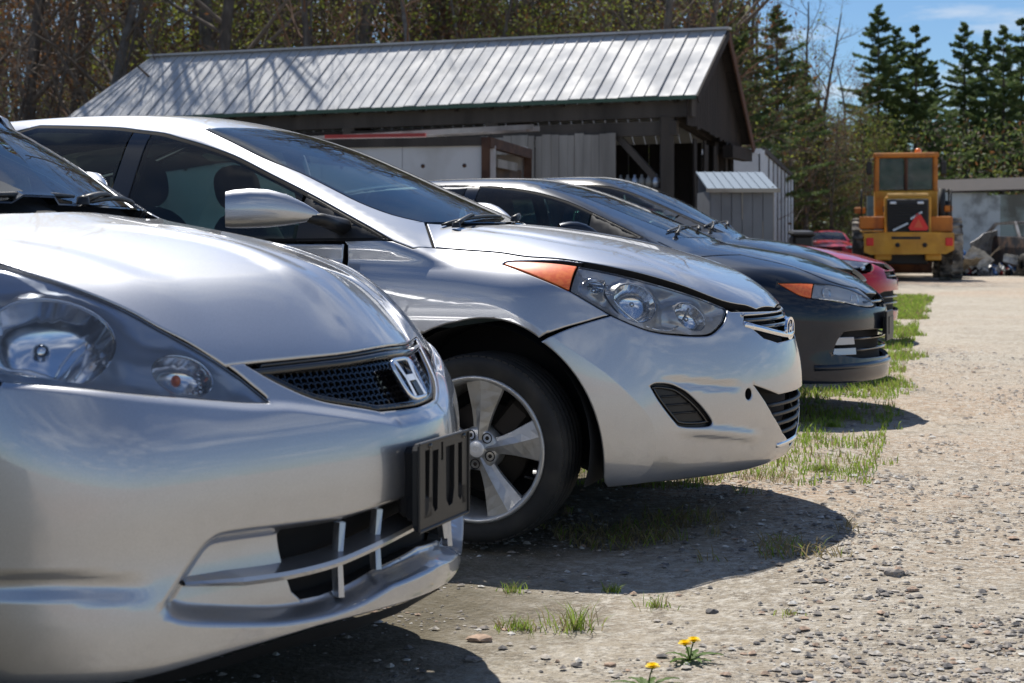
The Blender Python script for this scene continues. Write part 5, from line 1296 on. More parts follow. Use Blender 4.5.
    panel(b, car, 'lamp_bowl', OBL, clip_half(hab, 0, xa, False), M['bezel'], res=.02, gap=.004, roll=0, thick=0, depth=lambda P_, d: .008+.03*sstep(d/.04))
    for t in (.45, .72):
        c = Vector(hl_up[int(len(hl_up)*t)])*.5+Vector(hl_lo[::-1][int(len(hl_lo)*t)])*.5; nn = Vector((.85, -.5, .1)).normalized(); c = c-nn*.02
        for sd in (-1, 1):
            m = MB(); q = nn.to_track_quat('Z', 'Y').to_matrix(); m.lathe([(.005, -.03), (.02, -.025), (.032, 0), (.034, -.004)], 20)
            V = [(q@Vector(v))+c for v in m.v]; m.v = [(v.x, v.y*-sd, v.z) for v in V]
            if sd > 0: m.f = [f_[::-1] for f_ in m.f]
            clampin(b, m); m.build('lamp_reflector', M['reflector'], car)
    # cabin
    wz = [(b.ws.y[1]-0, 0)]; zc = float(b.ws.x[1]); ztop = float(b.ws.x[-1]); ws = wsshift
    hgt = ztop-zc
    wsx = lambda z, y: float(b.ws(z))-b.wb*y*y
    wss = [(wsx(zc+hgt*t+.01, y), -y, zc+hgt*t+.01) for t, y in ((0, .665), (.2, .645), (.45, .60), (.7, .555), (.92, .505))]
    xt = wss[-1][0]+.3*.25-.0
    x0 = float(b.ws(zc))-.25
    f = lambda z: XZ([z], -.8)
    dlo_top = np.array([(x0, -.82, zc-.055), (x0-.25, -.76, zc+.06), (x0-.52, -.70, zc+.17), (x0-.80, -.66, zc+hgt*.78), (x0-1.15, -.62, zc+hgt*.93), (x0-1.6, -.62, zc+hgt*.93), (x0-2.1, -.64, zc+hgt*.70)])
    if dlo_px:
        q_ = b.pix(dlo_px); x0 = float(q_[0][0]); k_ = dlo_top[(dlo_top[:, 0] < q_[-1][0]-.15)]; dlo_top = np.concatenate([q_, k_])
    dlo_top = smooth_line(dlo_top, 3)
    if ws_px: wss = [tuple(q) for q in b.pix(smooth_line(ws_px, 2))]; xt = wss[-1][0]+.06
    belt = zc-.065
    back = np.array([(x0-2.45, -.72, belt+.10), (x0-2.45, -.80, belt+.003)])
    dlo = cat3(dlo_top, back, [(x0-1.2, -.82, belt+.002)])
    cabin(b, car, dict(gx=-.50+ws*.3, bx=x0-1.1, cx=min(x0-1.85, -2.2), rax=-2.70, belt=belt, tail=float(b.R(.5)), dlo=dlo, dlo_top=dlo_top, dlo_back=back, sail=x0-.34,
          wsside=wss, wsy=(.62, .505), cowlz=zc+.01, wstop=ztop, wsx_top=xt, roofy=.50, roof_end=-2.6, pillar_foot=np.array([(x0+.05, -.80, zc-.03)])), S, res=.05)
    cw = [(-.175+ws-.35*y*y, -y, 1) for y in np.linspace(0, .66, 6)]+[(-.42+ws, -.66, 1), (-.33+ws, -.3, 1), (-.30+ws, 0, 1)]
    panel(b, car, 'cowl_panel', TOP, TOP.ab(sym(XY([(q[0], q[1]) for q in cw]))), M['trim'], mirror=False, res=.05, gap=.001, off=.008, roll=0)
    wiper(b, car, (-.25+ws, -.45), (-.31+ws, -.18), (-.32+ws, .12)); wiper(b, car, (-.26+ws, .12), (-.34+ws, .36), (-.41+ws, .56))
    for sd in (-1, 1): mirror_housing('mirror', car, (x0-.22, sd*.90, zc+.02), (x0-.42, sd*1.02, zc+.03), sd, S)
    for xx in (0, -2.70):
        for sd in (-1, 1): make_wheel(car, xx, sd, ang=25)
    underbody(b, car, -3.4, .60, [0, -2.70]); interior(car, ztop, belt, xdash=x0-.30, xs=x0-.95, xr=x0-1.95)
    return car, W0
def build_dark():
    b = DK
    tr = dict(gap=[(742, 255), (760, 259), (780, 263.5), (795, 267.5), (812, 274), (830, 281.6), (845, 286), (858, 288.5)],
              hl=[(778, 283), (793, 283), (807, 283.3), (830, 285), (843, 288), (855, 292), (868, 299), (875, 304.5), (872, 307.5), (861, 306.5), (845, 303), (830, 300.5), (807, 297.5), (795, 293), (778, 283.2)], split=7)
    car, W0 = build_plain(b, M['slate'], 'dark blue car with orange headlight corner and fog lamp cluster, behind the second silver car', traced=tr,
        dlo_px=[(645, 238), (629, 230), (600, 216), (567, 201), (528, 190.5), (489, 186)], ws_px=[(690, 239), (660, 227.5), (619, 211), (590, 199.5), (560, 190.5), (545, 187)])
    m = MB(); nx = float(b.N(.5)); m.box((nx+.02, -.03, .50), (.012, .30, .17), bev=.005); m.box((nx+.01, 0, .50), (.04, .2, .1)); m.build('plate_bracket', M['trim'], car)
    return car
fit = build_fit()
elantra = build_elantra()
dark = build_dark()
black = build_plain(BK, M['black_paint'], 'black car with glossy hood, between the dark blue car and the red car', wsshift=.15, dlo_px=[(733, 236), (700, 222), (660, 204), (630, 192), (596, 185)], ws_px=[(739, 235.5), (717, 225), (687, 212), (658, 199.5), (638, 190.5), (622, 184.5)])[0]
red = build_plain(RD, M['red_paint'], 'red car with long low hood, last in the row nearest the yellow loader', wsshift=-.60)[0]
# ---------------------------------------------------------------- ground
def ground_mat():
    m = bpy.data.materials.new('gravel_ground'); m.use_nodes = True; nt = m.node_tree; L = nt.links; b = nt.nodes['Principled BSDF']
    b.inputs['Roughness'].default_value = .95; b.inputs['Specular IOR Level'].default_value = .2
    tcn = nt.nodes.new('ShaderNodeTexCoord'); P = tcn.outputs['Object']
    def noise(sc, det=6, rough=.6):
        n = nt.nodes.new('ShaderNodeTexNoise'); n.inputs['Scale'].default_value = sc; n.inputs['Detail'].default_value = det; n.inputs['Roughness'].default_value = rough; L.new(P, n.inputs['Vector']); return n.outputs['Fac']
    def rng_(v, a, c, t0=0., t1=1.):
        r = nt.nodes.new('ShaderNodeMapRange'); r.inputs['From Min'].default_value = a; r.inputs['From Max'].default_value = c; r.inputs['To Min'].default_value = t0; r.inputs['To Max'].default_value = t1; L.new(v, r.inputs['Value']); return r.outputs[0]
    def mix(f, a, c):
        x = nt.nodes.new('ShaderNodeMix'); x.data_type = 'RGBA'; L.new(f, x.inputs['Factor'])
        for k, v in (('A', a), ('B', c)):
            if isinstance(v, tuple): x.inputs[k].default_value = (*v, 1)
            else: L.new(v, x.inputs[k])
        return x.outputs['Result']
    c = mix(rng_(noise(.5, 5), .38, .62), (.35, .30, .232), (.43, .382, .305))
    c = mix(rng_(noise(.11, 3), .46, .60), c, (.42, .28, .18))
    c = mix(rng_(noise(3.2, 6, .7), .50, .72), c, (.245, .205, .155))
    c = mix(rng_(noise(9, 7, .8), .50, .66), c, (.17, .145, .115))
    c = mix(rng_(noise(28, 4, .8), .46, .62), c, (.54, .50, .43))
    vo = nt.nodes.new('ShaderNodeTexVoronoi'); vo.inputs['Scale'].default_value = 62; L.new(P, vo.inputs['Vector'])
    c = mix(rng_(vo.outputs['Distance'], .22, .02, 0, .75), c, (.11, .10, .09))
    v3 = nt.nodes.new('ShaderNodeTexVoronoi'); v3.inputs['Scale'].default_value = 130; L.new(P, v3.inputs['Vector'])
    c = mix(rng_(v3.outputs['Distance'], .32, .1, 0, .5), c, (.60, .56, .50))
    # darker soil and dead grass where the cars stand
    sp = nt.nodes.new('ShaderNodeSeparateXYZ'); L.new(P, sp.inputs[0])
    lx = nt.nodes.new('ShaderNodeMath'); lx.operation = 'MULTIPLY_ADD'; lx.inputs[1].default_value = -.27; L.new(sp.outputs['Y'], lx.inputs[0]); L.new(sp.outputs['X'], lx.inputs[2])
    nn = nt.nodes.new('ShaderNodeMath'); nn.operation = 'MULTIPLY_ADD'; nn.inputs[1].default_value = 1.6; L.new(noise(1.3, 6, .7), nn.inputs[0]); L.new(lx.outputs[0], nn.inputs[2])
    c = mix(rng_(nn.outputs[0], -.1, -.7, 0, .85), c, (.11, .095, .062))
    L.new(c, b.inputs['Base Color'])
    bp = nt.nodes.new('ShaderNodeBump'); bp.inputs['Strength'].default_value = .8; bp.inputs['Distance'].default_value = .010
    hh = nt.nodes.new('ShaderNodeMath'); hh.operation = 'MULTIPLY_ADD'; hh.inputs[1].default_value = 1.3; L.new(noise(70, 6, .8), hh.inputs[0]); L.new(noise(18, 5, .7), hh.inputs[2])
    h2 = nt.nodes.new('ShaderNodeMath'); h2.operation = 'SUBTRACT'; L.new(hh.outputs[0], h2.inputs[0]); L.new(vo.outputs['Distance'], h2.inputs[1])
    L.new(h2.outputs[0], bp.inputs['Height']); L.new(bp.outputs[0], b.inputs['Normal'])
    return m
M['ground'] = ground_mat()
def vnoise(x, y, s, seed=0):
    """cheap smooth value noise"""
    r = np.random.RandomState(seed).rand(64, 64); u = x/s; v = y/s; i = np.floor(u).astype(int); j = np.floor(v).astype(int); fu = u-i; fv = v-j
    fu = fu*fu*(3-2*fu); fv = fv*fv*(3-2*fv); g = lambda a, c: r[a % 64, c % 64]
    return (g(i, j)*(1-fu)+g(i+1, j)*fu)*(1-fv)+(g(i, j+1)*(1-fu)+g(i+1, j+1)*fu)*fv
def relief(x, y):
    h = (vnoise(x, y, 1.3, 1)-.5)*.05+(vnoise(x, y, .35, 2)-.5)*.018+(vnoise(x, y, .12, 3)-.5)*.008
    near = np.clip((14-np.hypot(x, y-3))/8, 0, 1)
    return h*near-.012
def hill_h(x, y):
    """wooded bank behind the barn"""
    t = np.clip((y-44+.25*x)/50, 0, 1); side = np.clip((12-x)/22, 0, 1)
    return 9*t*t*(3-2*t)*side*side*(3-2*side)
def build_ground():
    ys = np.concatenate([np.linspace(-600, -4, 14), np.linspace(-2, 2.2, 8), np.arange(2.4, 9.5, .035), np.arange(9.5, 16, .10), np.linspace(16.5, 60, 60), np.linspace(64, 900, 22)])
    xs = np.concatenate([np.linspace(-700, -40, 12), np.linspace(-36, -3.6, 26), np.arange(-3.4, 5.4, .045), np.linspace(5.6, 40, 40), np.linspace(50, 700, 12)])
    X, Y = np.meshgrid(xs, ys); Z = relief(X, Y)+hill_h(X, Y)
    V = np.stack([X, Y, Z], -1).reshape(-1, 3); nx, ny = len(xs), len(ys)
    i = np.arange((ny-1)*(nx-1)); r, c = i//(nx-1), i % (nx-1); a = r*nx+c
    F = np.stack([a, a+1, a+nx+1, a+nx], 1)
    o = mesh_obj('ground', V.tolist(), F.tolist(), M['ground'], smooth=True); tag(o, kind='structure')
build_ground()
def gz(x, y):
    return float(relief(np.array([x]), np.array([y]))[0]+hill_h(np.array([x]), np.array([y]))[0])
# loose gravel: real pebbles, denser and larger near the camera
def pebbles():
    r = np.random.RandomState(3); cols = [(.30, .27, .24), (.45, .41, .36), (.16, .15, .145), (.42, .30, .22), (.58, .56, .52)]
    mats = [mat('pebble_%s' % n, c, .9, noise=(80, tuple(q*.6 for q in c), .4, .7)) for n, c in zip(('brown', 'tan', 'dark', 'rust', 'pale'), cols)]
    n = 95000
    Y = 2.8+12*r.rand(n)**1.9; X = (r.rand(n)*.80-.34)*Y
    trk = vnoise(X, Y, .5, 9)*.6+vnoise(X, Y, .13, 10)*.4
    keep = (X > -1.2) & (trk > .30+.45*r.rand(n)*(trk < .6))
    X, Y = X[keep], Y[keep]; n = len(X)
    S = (.0016+.0080*r.rand(n)**6.0+.0014*r.rand(n))*(1+.06*Y)
    ico = np.array([(.3, 0, .9), (-.35, .1, .95), (.95, .1, .2), (.25, .9, .25), (-.8, .6, .15), (-.85, -.5, .25), (.2, -.95, .2), (.85, -.5, .1)])
    fc = np.array([(0, 2, 3), (0, 3, 1), (1, 3, 4), (1, 4, 5), (1, 5, 6), (0, 1, 6), (0, 6, 7), (0, 7, 2)])
    V = ico[None]*(1+.35*(r.rand(n, 8, 1)-.5))*S[:, None, None]*np.stack([.8+r.rand(n)*.7, .8+r.rand(n)*.7, .45+r.rand(n)*.35], 1)[:, None]
    a = r.rand(n)*6.28; ca, sa = np.cos(a)[:, None], np.sin(a)[:, None]
    x = V[..., 0]*ca-V[..., 1]*sa; y = V[..., 0]*sa+V[..., 1]*ca
    V = np.stack([x+X[:, None], y+Y[:, None], V[..., 2]+(relief(X, Y)+S*.25)[:, None]], -1).reshape(-1, 3)
    F = (fc[None]+(np.arange(n)*8)[:, None, None]).reshape(-1, 3)
    mi = np.repeat(r.choice(5, n, p=[.30, .28, .20, .10, .12]), 8)
    me = bpy.data.meshes.new('gravel'); me.from_pydata(V.tolist(), [], F.tolist())
    for m in mats: me.materials.append(m)
    me.polygons.foreach_set('material_index', mi.astype(np.int32)); me.update()
    o = link(bpy.data.objects.new('gravel', me)); tag(o, 'loose grey and tan gravel scattered over the dirt lot', 'gravel', kind='stuff')
    return mats
PEB = pebbles()
def rock(px, py, size, label, k=1, squash=.6, seed=0):
    Y = .98*1600/(py-241); X = (px-512)/1600*Y; r = random.Random(seed); bm = bmesh.new()
    bmesh.ops.create_icosphere(bm, subdivisions=2, radius=size/2)
    for v in bm.verts:
        d = v.co.normalized(); f = 1+.35*(math.sin(d.x*4+seed)*math.cos(d.y*3+seed*2))+r.uniform(-.07, .07); v.co = Vector((v.co.x*f*1.15, v.co.y*f*.9, v.co.z*f*squash))
    me = bpy.data.meshes.new('rock'); bm.to_mesh(me); bm.free(); me.materials.append(PEB[k]); o = link(bpy.data.objects.new('rock', me)); o.location = (X, Y, gz(X, Y)+size*.12); tag(o, label, 'rock', group='stones lying on the gravel')
rock(894, 577, .048, 'biggest rounded brown stone on the gravel at the right', 0, seed=1)
rock(480, 632, .050, 'flat pinkish stone at the edge of the shadow of the nearest car', 3, .35, 2)
rock(472, 652, .040, 'flat grey stone inside the shadow of the nearest car', 0, .3, 3)
rock(912, 590, .030, 'small rusty stone right of the biggest brown stone', 3, .5, 4)
rock(882, 592, .032, 'small grey stone below the biggest brown stone', 2, .6, 5)
rock(868, 596, .028, 'small pale stone left of the biggest brown stone', 1, .6, 6)
rock(712, 606, .030, 'small dark stone on the bare dirt above the dandelions', 2, .6, 7)
rock(610, 658, .022, 'little reddish stone left of the dandelions', 3, .5, 8)

# ---------------------------------------------------------------- grass and weeds
gm1 = leafy('grass_green', (.17, .28, .035), (.30, .38, .07), .55, 5); gm2 = leafy('grass_dry', (.34, .28, .15), (.25, .20, .10), .4, 5)
def blades(X, Y, H, Wd, r, lean=.5, zoff=None):
    n = len(X); a = r.rand(n)*6.28; d = r.rand(n)*6.28; ln = H*lean*(.3+r.rand(n))
    z0 = relief(X, Y) if zoff is None else zoff
    wx, wy = np.cos(a)*Wd, np.sin(a)*Wd; lx, ly = np.cos(d)*ln, np.sin(d)*ln
    P = np.zeros((n, 5, 3))
    P[:, 0] = np.stack([X-wx, Y-wy, z0], 1); P[:, 1] = np.stack([X+wx, Y+wy, z0], 1)
    P[:, 2] = np.stack([X-wx*.8+lx*.35, Y-wy*.8+ly*.35, z0+H*.6], 1); P[:, 3] = np.stack([X+wx*.8+lx*.35, Y+wy*.8+ly*.35, z0+H*.6], 1)
    P[:, 4] = np.stack([X+lx, Y+ly, z0+H*.95], 1)
    b = (np.arange(n)*5)[:, None]; F = np.concatenate([b+[0, 1, 3], b+[0, 3, 2], b+[2, 3, 4]], 1).reshape(-1, 3)
    return P.reshape(-1, 3), F
def grass_obj(name, X, Y, H, Wd, label, dry=.15, seed=1, lean=.5, kind='stuff', cat='grass', group=None):
    r = np.random.RandomState(seed); V, F = blades(X, Y, H, Wd, r, lean)
    mi = np.repeat((r.rand(len(X)) < dry).astype(np.int32), 3)
    me = bpy.data.meshes.new(name); me.from_pydata(V.tolist(), [], F.tolist()); me.materials.append(gm1); me.materials.append(gm2)
    me.polygons.foreach_set('material_index', mi); me.update(); o = link(bpy.data.objects.new(name, me)); tag(o, label, cat, group, kind); return o
def grass_strip():
    r = np.random.RandomState(11); n = 110000
    v = 6.4+r.rand(n)**.9*22; off = r.rand(n)*2.0-1.3
    edge = 1.0+.27*(v-5.7)+off            # follows the noses of the row
    X, Y = edge+.15, v
    dens = vnoise(X, Y, .9, 21)*.35+vnoise(X, Y, .35, 23)*.40+vnoise(X, Y, .12, 22)*.35
    k = dens > np.where(off > .10, .66, .455)+np.clip((off-.15)*2.2, 0, .6); X, Y, off = X[k], Y[k], off[k]
    H = (.012+.045*r.rand(len(X))**2)*(1+.02*Y); Wd = (.0016+.0012*r.rand(len(X)))*(.6+Y*.09)
    grass_obj('grass', X, Y, H, Wd, 'patchy green grass growing under the noses of the parked cars', .18, 12)
    # dead thatch under the silver sedan
    n = 9000; X = -.6+r.rand(n)*1.75; Y = 4.9+r.rand(n)*1.8; k = vnoise(X, Y, .3, 31)+vnoise(X, Y, .1, 32)*.5 > .85; X, Y = X[k], Y[k]
    grass_obj('dead_grass', X, Y, .02+.04*r.rand(len(X)), .0015+.001*r.rand(len(X)), 'dead brown grass matted in the shade under the silver sedan', .8, 13, 1.2)
grass_strip()
def tuft(px, py, rad, n, h, label, seed, dry=.2):
    r = np.random.RandomState(seed); Y0 = .98*1600/(py-241); X0 = (px-512)/1600*Y0
    a = r.rand(n)*6.28; q = np.minimum(np.abs(r.randn(n))*.5, 1.1)*rad
    grass_obj('grass_tuft', X0+np.cos(a)*q, Y0+np.sin(a)*q*1.3, h*(.25+.6*r.rand(n)**1.5), .0011+.0008*r.rand(n), label, dry, seed, .9, None, 'grass tuft', 'grass tufts on the bare gravel')
tuft(513, 583, .045, 70, .045, 'small bright green tuft at the edge of the shadow below the alloy wheel', 41)
tuft(520, 618, .09, 130, .055, 'sparse low tuft left of the tallest tuft', 42, .35)
tuft(575, 620, .07, 110, .11, 'tallest upright grass tuft on the gravel in the foreground', 43, .3)
tuft(612, 582, .03, 60, .04, 'small tuft just outside the long shadow of the silver sedan', 44)
tuft(655, 598, .06, 60, .05, 'thin tuft between the long shadow and the dandelions', 45, .4)
tuft(790, 610, .04, 40, .03, 'tiny flat tuft on the gravel right of the dandelions', 46)
tuft(820, 470, .09, 260, .05, 'wide yellowish tuft beyond the tip of the long shadow', 47, .3)
tuft(832, 425, .07, 300, .06, 'leafy green clump under the nose of the dark blue car', 48, .1)
LEAF = leafy('dandelion_leaf', (.09, .16, .03), (.12, .20, .04), .4); PETAL = leafy('dandelion_petal', (.95, .72, .01), (.9, .62, .01), .3)
def dandelion(px, py, heads, label, seed):
    r = random.Random(seed); Y = .98*1600/(py-241); X = (px-512)/1600*Y
    t = thing('dandelion', label, 'flower', (X, Y, gz(X, Y)+.001), 0, 'dandelions at the bottom of the photo')
    for k in range(11):
        a = 2*math.pi*k/11+r.uniform(-.2, .2); L = r.uniform(.05, .085); V = []; n = 8; up = r.uniform(.15, .5)
        for i in range(n+1):
            s = i/n; w = .010*math.sin(math.pi*min(1, s*.9+.06))*(1 if i % 2 else .55); d = L*s; z = .004+up*L*math.sin(s*2.2)*.5
            V += [(d*math.cos(a)-w*math.sin(a), d*math.sin(a)+w*math.cos(a), z), (d*math.cos(a), d*math.sin(a), z-.002), (d*math.cos(a)+w*math.sin(a), d*math.sin(a)-w*math.cos(a), z)]
        F = [(i*3+j, i*3+j+1, i*3+j+4, i*3+j+3) for i in range(n) for j in (0, 1)]
        m = MB(); m.add(V, F); m.build('leaf', LEAF, t)
    for (dx, dy, h) in heads:
        s = MB(); s.tube([(0, 0, 0), (dx*.4, dy*.4, h*.6), (dx, dy, h)], .0016, 6); s.build('stem', LEAF, t)
        f = MB()
        for ring, (nn, L, tz) in enumerate(((18, .017, .10), (16, .015, .45), (13, .012, .8), (9, .008, 1.15))):
            for k in range(nn):
                a = 2*math.pi*(k+ring*.5)/nn; c, s_ = math.cos(a), math.sin(a); w = .0019
                e = (L*math.cos(tz), L*math.sin(tz))
                f.add([(dx-s_*w*.4, dy+c*w*.4, h), (dx+s_*w*.4, dy-c*w*.4, h), (dx+c*e[0]+s_*w, dy+s_*e[0]-c*w, h+e[1]), (dx+c*e[0]-s_*w, dy+s_*e[0]+c*w, h+e[1])], [(0, 1, 2, 3)])
        f.lathe([(.0, -.006), (.004, -.004), (.005, .001)], 8, c=(dx, dy, h), m=1); f.build('flower_head', [PETAL, LEAF], t)
dandelion(690, 655, [(-.012, 0, .040), (.010, .01, .045)], 'dandelion with two yellow heads, upper right one of the two plants', 1)
dandelion(648, 682, [(.012, .02, .045)], 'dandelion with one yellow head, cut by the lower edge of the photo', 2)
# ---------------------------------------------------------------- barn
def wood(name, c1, c2, rough=.9):
    return mat(name, c1, rough, noise=(3.0, c2, .35, .7, 8, (1, 1, .12)), bump=(30, .5, .01))
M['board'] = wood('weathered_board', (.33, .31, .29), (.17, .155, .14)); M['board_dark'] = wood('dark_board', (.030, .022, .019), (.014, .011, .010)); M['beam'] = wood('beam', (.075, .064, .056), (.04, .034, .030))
M['beam_red'] = wood('reddish_beam', (.12, .055, .035), (.06, .035, .025))
M['roof_metal'] = mat('galvanised_roof', (.46, .47, .485), .6, 0, spec=.12, noise=(3, (.40, .405, .41), .4, .7, 6), rnoise=(2, .5, .7))
M['roof_rust'] = mat('galvanised_roof_rusty', (.45, .46, .475), .6, 0, spec=.12, noise=(1.6, (.38, .27, .19), .66, .78, 6), rnoise=(2, .5, .7))
M['fascia'] = mat('green_fascia', (.05, .10, .07), .7)
M['soil'] = mat('barn_floor', (.07, .06, .05), .95)
BU = Vector((-.905, .425, 0)); BW = Vector((.425, .905, 0)); BO = Vector((3.4, 29.0, 0))+BU*.26
def BP(u, w, z): return BO+BU*u+BW*w+Vector((0, 0, z))
barn_rot = math.atan2(-BU.y, -BU.x)      # local x runs along the length towards the right
def barn():
    t = thing('barn', 'long open-sided barn of grey boards with a striped silver metal roof', 'barn')
    L = 14.6; zr = lambda u: 5.01+.010*u; ze = 3.62; r = random.Random(4)
    n = 58; w = L/n
    def sheet(u0, u1, e0, e1, r0, r1, nm, m):
        """one sheet of roofing with standing seam on its edge"""
        b = MB(); n_ = (Vector(e1)-Vector(e0)).cross(Vector(r0)-Vector(e0)).normalized(); n_ = n_ if n_.z > 0 else -n_
        e0, e1, r0, r1 = map(Vector, (e0, e1, r0, r1)); th = n_*.012; d = (e1-e0).normalized()*.018; sm = n_*.032
        V = [e0, e1, r1, r0, e0+th, e1+th, r1+th, r0+th]; b.add(V, [(0, 3, 2, 1), (4, 5, 6, 7), (0, 1, 5, 4), (1, 2, 6, 5), (2, 3, 7, 6), (3, 0, 4, 7)])
        V = [e0+th, e0+d+th, r0+d+th, r0+th, e0+sm+d*.2, e0+d*.8+sm, r0+d*.8+sm, r0+sm+d*.2]; b.add(V, [(4, 5, 6, 7), (0, 1, 5, 4), (1, 2, 6, 5), (2, 3, 7, 6), (3, 0, 4, 7)])
        return b.build(nm, m, t)
    uR = lambda u: u if u < L-1.6 else (L-1.6)+(u-(L-1.6))*.25       # hip-like end at the far left
    for k in range(n):
        u0, u1 = k*w-.25, (k+1)*w-.25-.012; j = lambda: r.uniform(-.012, .012)
        ja = j()
        sheet(u0, u1, BP(u0, -.12, ze+ja), BP(u1, -.12, ze+ja), BP(uR(u0), 1.70, zr(u0)+ja*.5), BP(uR(u1), 1.70, zr(u1)+ja*.5), 'roof_panel', M['roof_rust'] if r.random() < .3 else M['roof_metal'])
        sheet(u0, u1, BP(u0, 3.35, 2.92), BP(u1, 3.35, 2.92), BP(uR(u0), 1.72, zr(u0)-.004), BP(uR(u1), 1.72, zr(u1)-.004), 'roof_panel', M['roof_metal'])
    b = MB(); b.bar(BP(-.3, 1.70, zr(0)+.03), BP(L-1.2, 1.70, zr(L)+.03), .22, .04); b.build('ridge_cap', M['roof_metal'], t)
    b = MB(); b.bar(BP(-.27, -.13, ze-.035), BP(L-.25, -.13, ze-.035), .03, .07); b.build('fascia', M['fascia'], t)
    # frame
    def beam(a, c, w_, h_, nm='beam', m='beam'): b = MB(); b.bar(a, c, w_, h_); b.build(nm, M[m], t)
    beam(BP(-.1, .15, 3.40), BP(L-.3, .15, 3.40), .20, .30); beam(BP(.2, .12, 3.05), BP(4.9, .12, 3.05), .14, .26)
    beam(BP(4.9, .12, 3.12), BP(L-.3, .12, 3.12), .12, .14, m='board_dark')
    for k in range(int(L/.75)): u = .2+k*.75; beam(BP(u, -.05, ze-.06), BP(u, .25, ze+.10), .07, .14, 'rafter_end', 'board_dark')
    for u in (.42, 4.0, 7.2, 10.4, 13.6): beam(BP(u, .15, 0), BP(u, .15, 3.26), .24, .24, 'post')
    for u in (.3, 3.6, 7.2, 10.8, 14.2):
        beam(BP(u, 3.1, 0), BP(u, 3.1, 2.95), .2, .2, 'post', 'board_dark'); beam(BP(u, .15, 3.3), BP(u, 3.1, 2.9), .16, .2, 'tie_beam', 'board_dark')
    beam(BP(1.40, .14, 2.95), BP(.55, .14, 2.05), .10, .12, 'brace'); beam(BP(.45, .12, 1.80), BP(1.6, .12, 1.84), .12, .30, 'rail'); beam(BP(.5, .12, 1.15), BP(1.6, .12, 1.15), .10, .16, 'rail', 'beam_red')
    # board wall: single boards of uneven width and height
    u = 1.36; k = 0
    while u < L-.3:
        bw = r.uniform(.13, .19); gap = r.choice((.004, .008, .02)); top = 3.0 if not 8.3 < u < 9.9 else 2.70; z1 = top+r.uniform(-.02, .01) if u > 5.2 else 2.98+r.uniform(-.02, .02)
        b = MB(); c = BP(u+bw/2, -.02+r.uniform(0, .03), (z1+.1)/2); b.box(c, (bw-gap, .026, z1-.1), (0, r.uniform(-.004, .004), barn_rot)); b.build('board', M['board'] if r.random() < .93 else M['board_dark'], t); u += bw; k += 1
    # back wall with gaps, gable boards, end wall
    u = .1
    while u < L:
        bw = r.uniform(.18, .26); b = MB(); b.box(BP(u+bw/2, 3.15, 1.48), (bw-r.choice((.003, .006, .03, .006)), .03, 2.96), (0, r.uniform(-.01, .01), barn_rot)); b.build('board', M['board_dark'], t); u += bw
    w_ = -.02; rs = lambda w: ze+(zr(0)-ze)*(w+.12)/1.82 if w < 1.7 else zr(0)-(zr(0)-2.92)*(w-1.7)/1.65
    while w_ < 3.25:
        bw = r.uniform(.12, .17); a, c = w_, min(w_+bw-.006, 3.25); bot = 3.12-.10*w_ if w_ < 2.6 else 2.78; bot += r.uniform(-.05, .03)
        V = [BP(-.02, a, bot), BP(-.02, c, bot), BP(-.02, c, rs(c)-.03), BP(-.02, a, rs(a)-.03)]; V += [v-BU*.025 for v in V]
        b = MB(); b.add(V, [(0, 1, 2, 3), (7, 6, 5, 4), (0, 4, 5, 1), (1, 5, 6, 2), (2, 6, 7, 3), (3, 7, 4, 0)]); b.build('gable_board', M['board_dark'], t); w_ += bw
    for (wa, wb_) in (((-.14, 1.70)), ((1.70, 3.4))):
        beam(BP(-.27, wa, rs(wa)-.07), BP(-.27, wb_, rs(wb_)-.07), .035, .15, 'barge_board', 'beam_red' if wa > 1 else 'board_dark')
    beam(BP(-.1, 2.2, 2.72), BP(-.1, 3.5, 2.70), .2, .24, 'beam', 'board_dark'); beam(BP(L-.3, .1, 0), BP(L-.3, .1, 3.3), .2, .2, 'post')
    # left end wall
    w_ = 0
    while w_ < 3.2:
        bw = .22; b = MB(); b.box(BP(L-.32, w_+bw/2, 1.5), (.03, bw-.008, 3.0+.5*math.sin(w_)), (0, 0, barn_rot)); b.build('board', M['board_dark'], t); w_ += bw
    # slats hanging at the open right end
    for k, w_ in enumerate((.7, .95, 1.25, 1.6, 1.85, 2.2, 2.6)):
        b = MB(); b.box(BP(.05+.1*(k % 2), w_, 1.5), (.03, .13+.05*(k % 3), 2.6+.2*(k % 2)), (0, .015*(k % 3-1), barn_rot)); b.build('slat', M['board_dark'], t)
    for wa, wc in ((-.1, 1.68), (1.72, 3.32)):      # dark boards added so the underside of the gable overhang reads as shaded
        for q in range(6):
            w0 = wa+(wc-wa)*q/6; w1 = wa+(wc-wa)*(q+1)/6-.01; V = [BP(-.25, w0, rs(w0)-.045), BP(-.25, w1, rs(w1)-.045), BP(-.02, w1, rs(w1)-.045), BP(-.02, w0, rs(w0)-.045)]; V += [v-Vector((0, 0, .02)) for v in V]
            b = MB(); b.add(V, [(0, 1, 2, 3), (7, 6, 5, 4), (0, 4, 5, 1), (1, 5, 6, 2), (2, 6, 7, 3), (3, 7, 4, 0)]); b.build('overhang_shade_board', M['board_dark'], t)
    return t
barn()
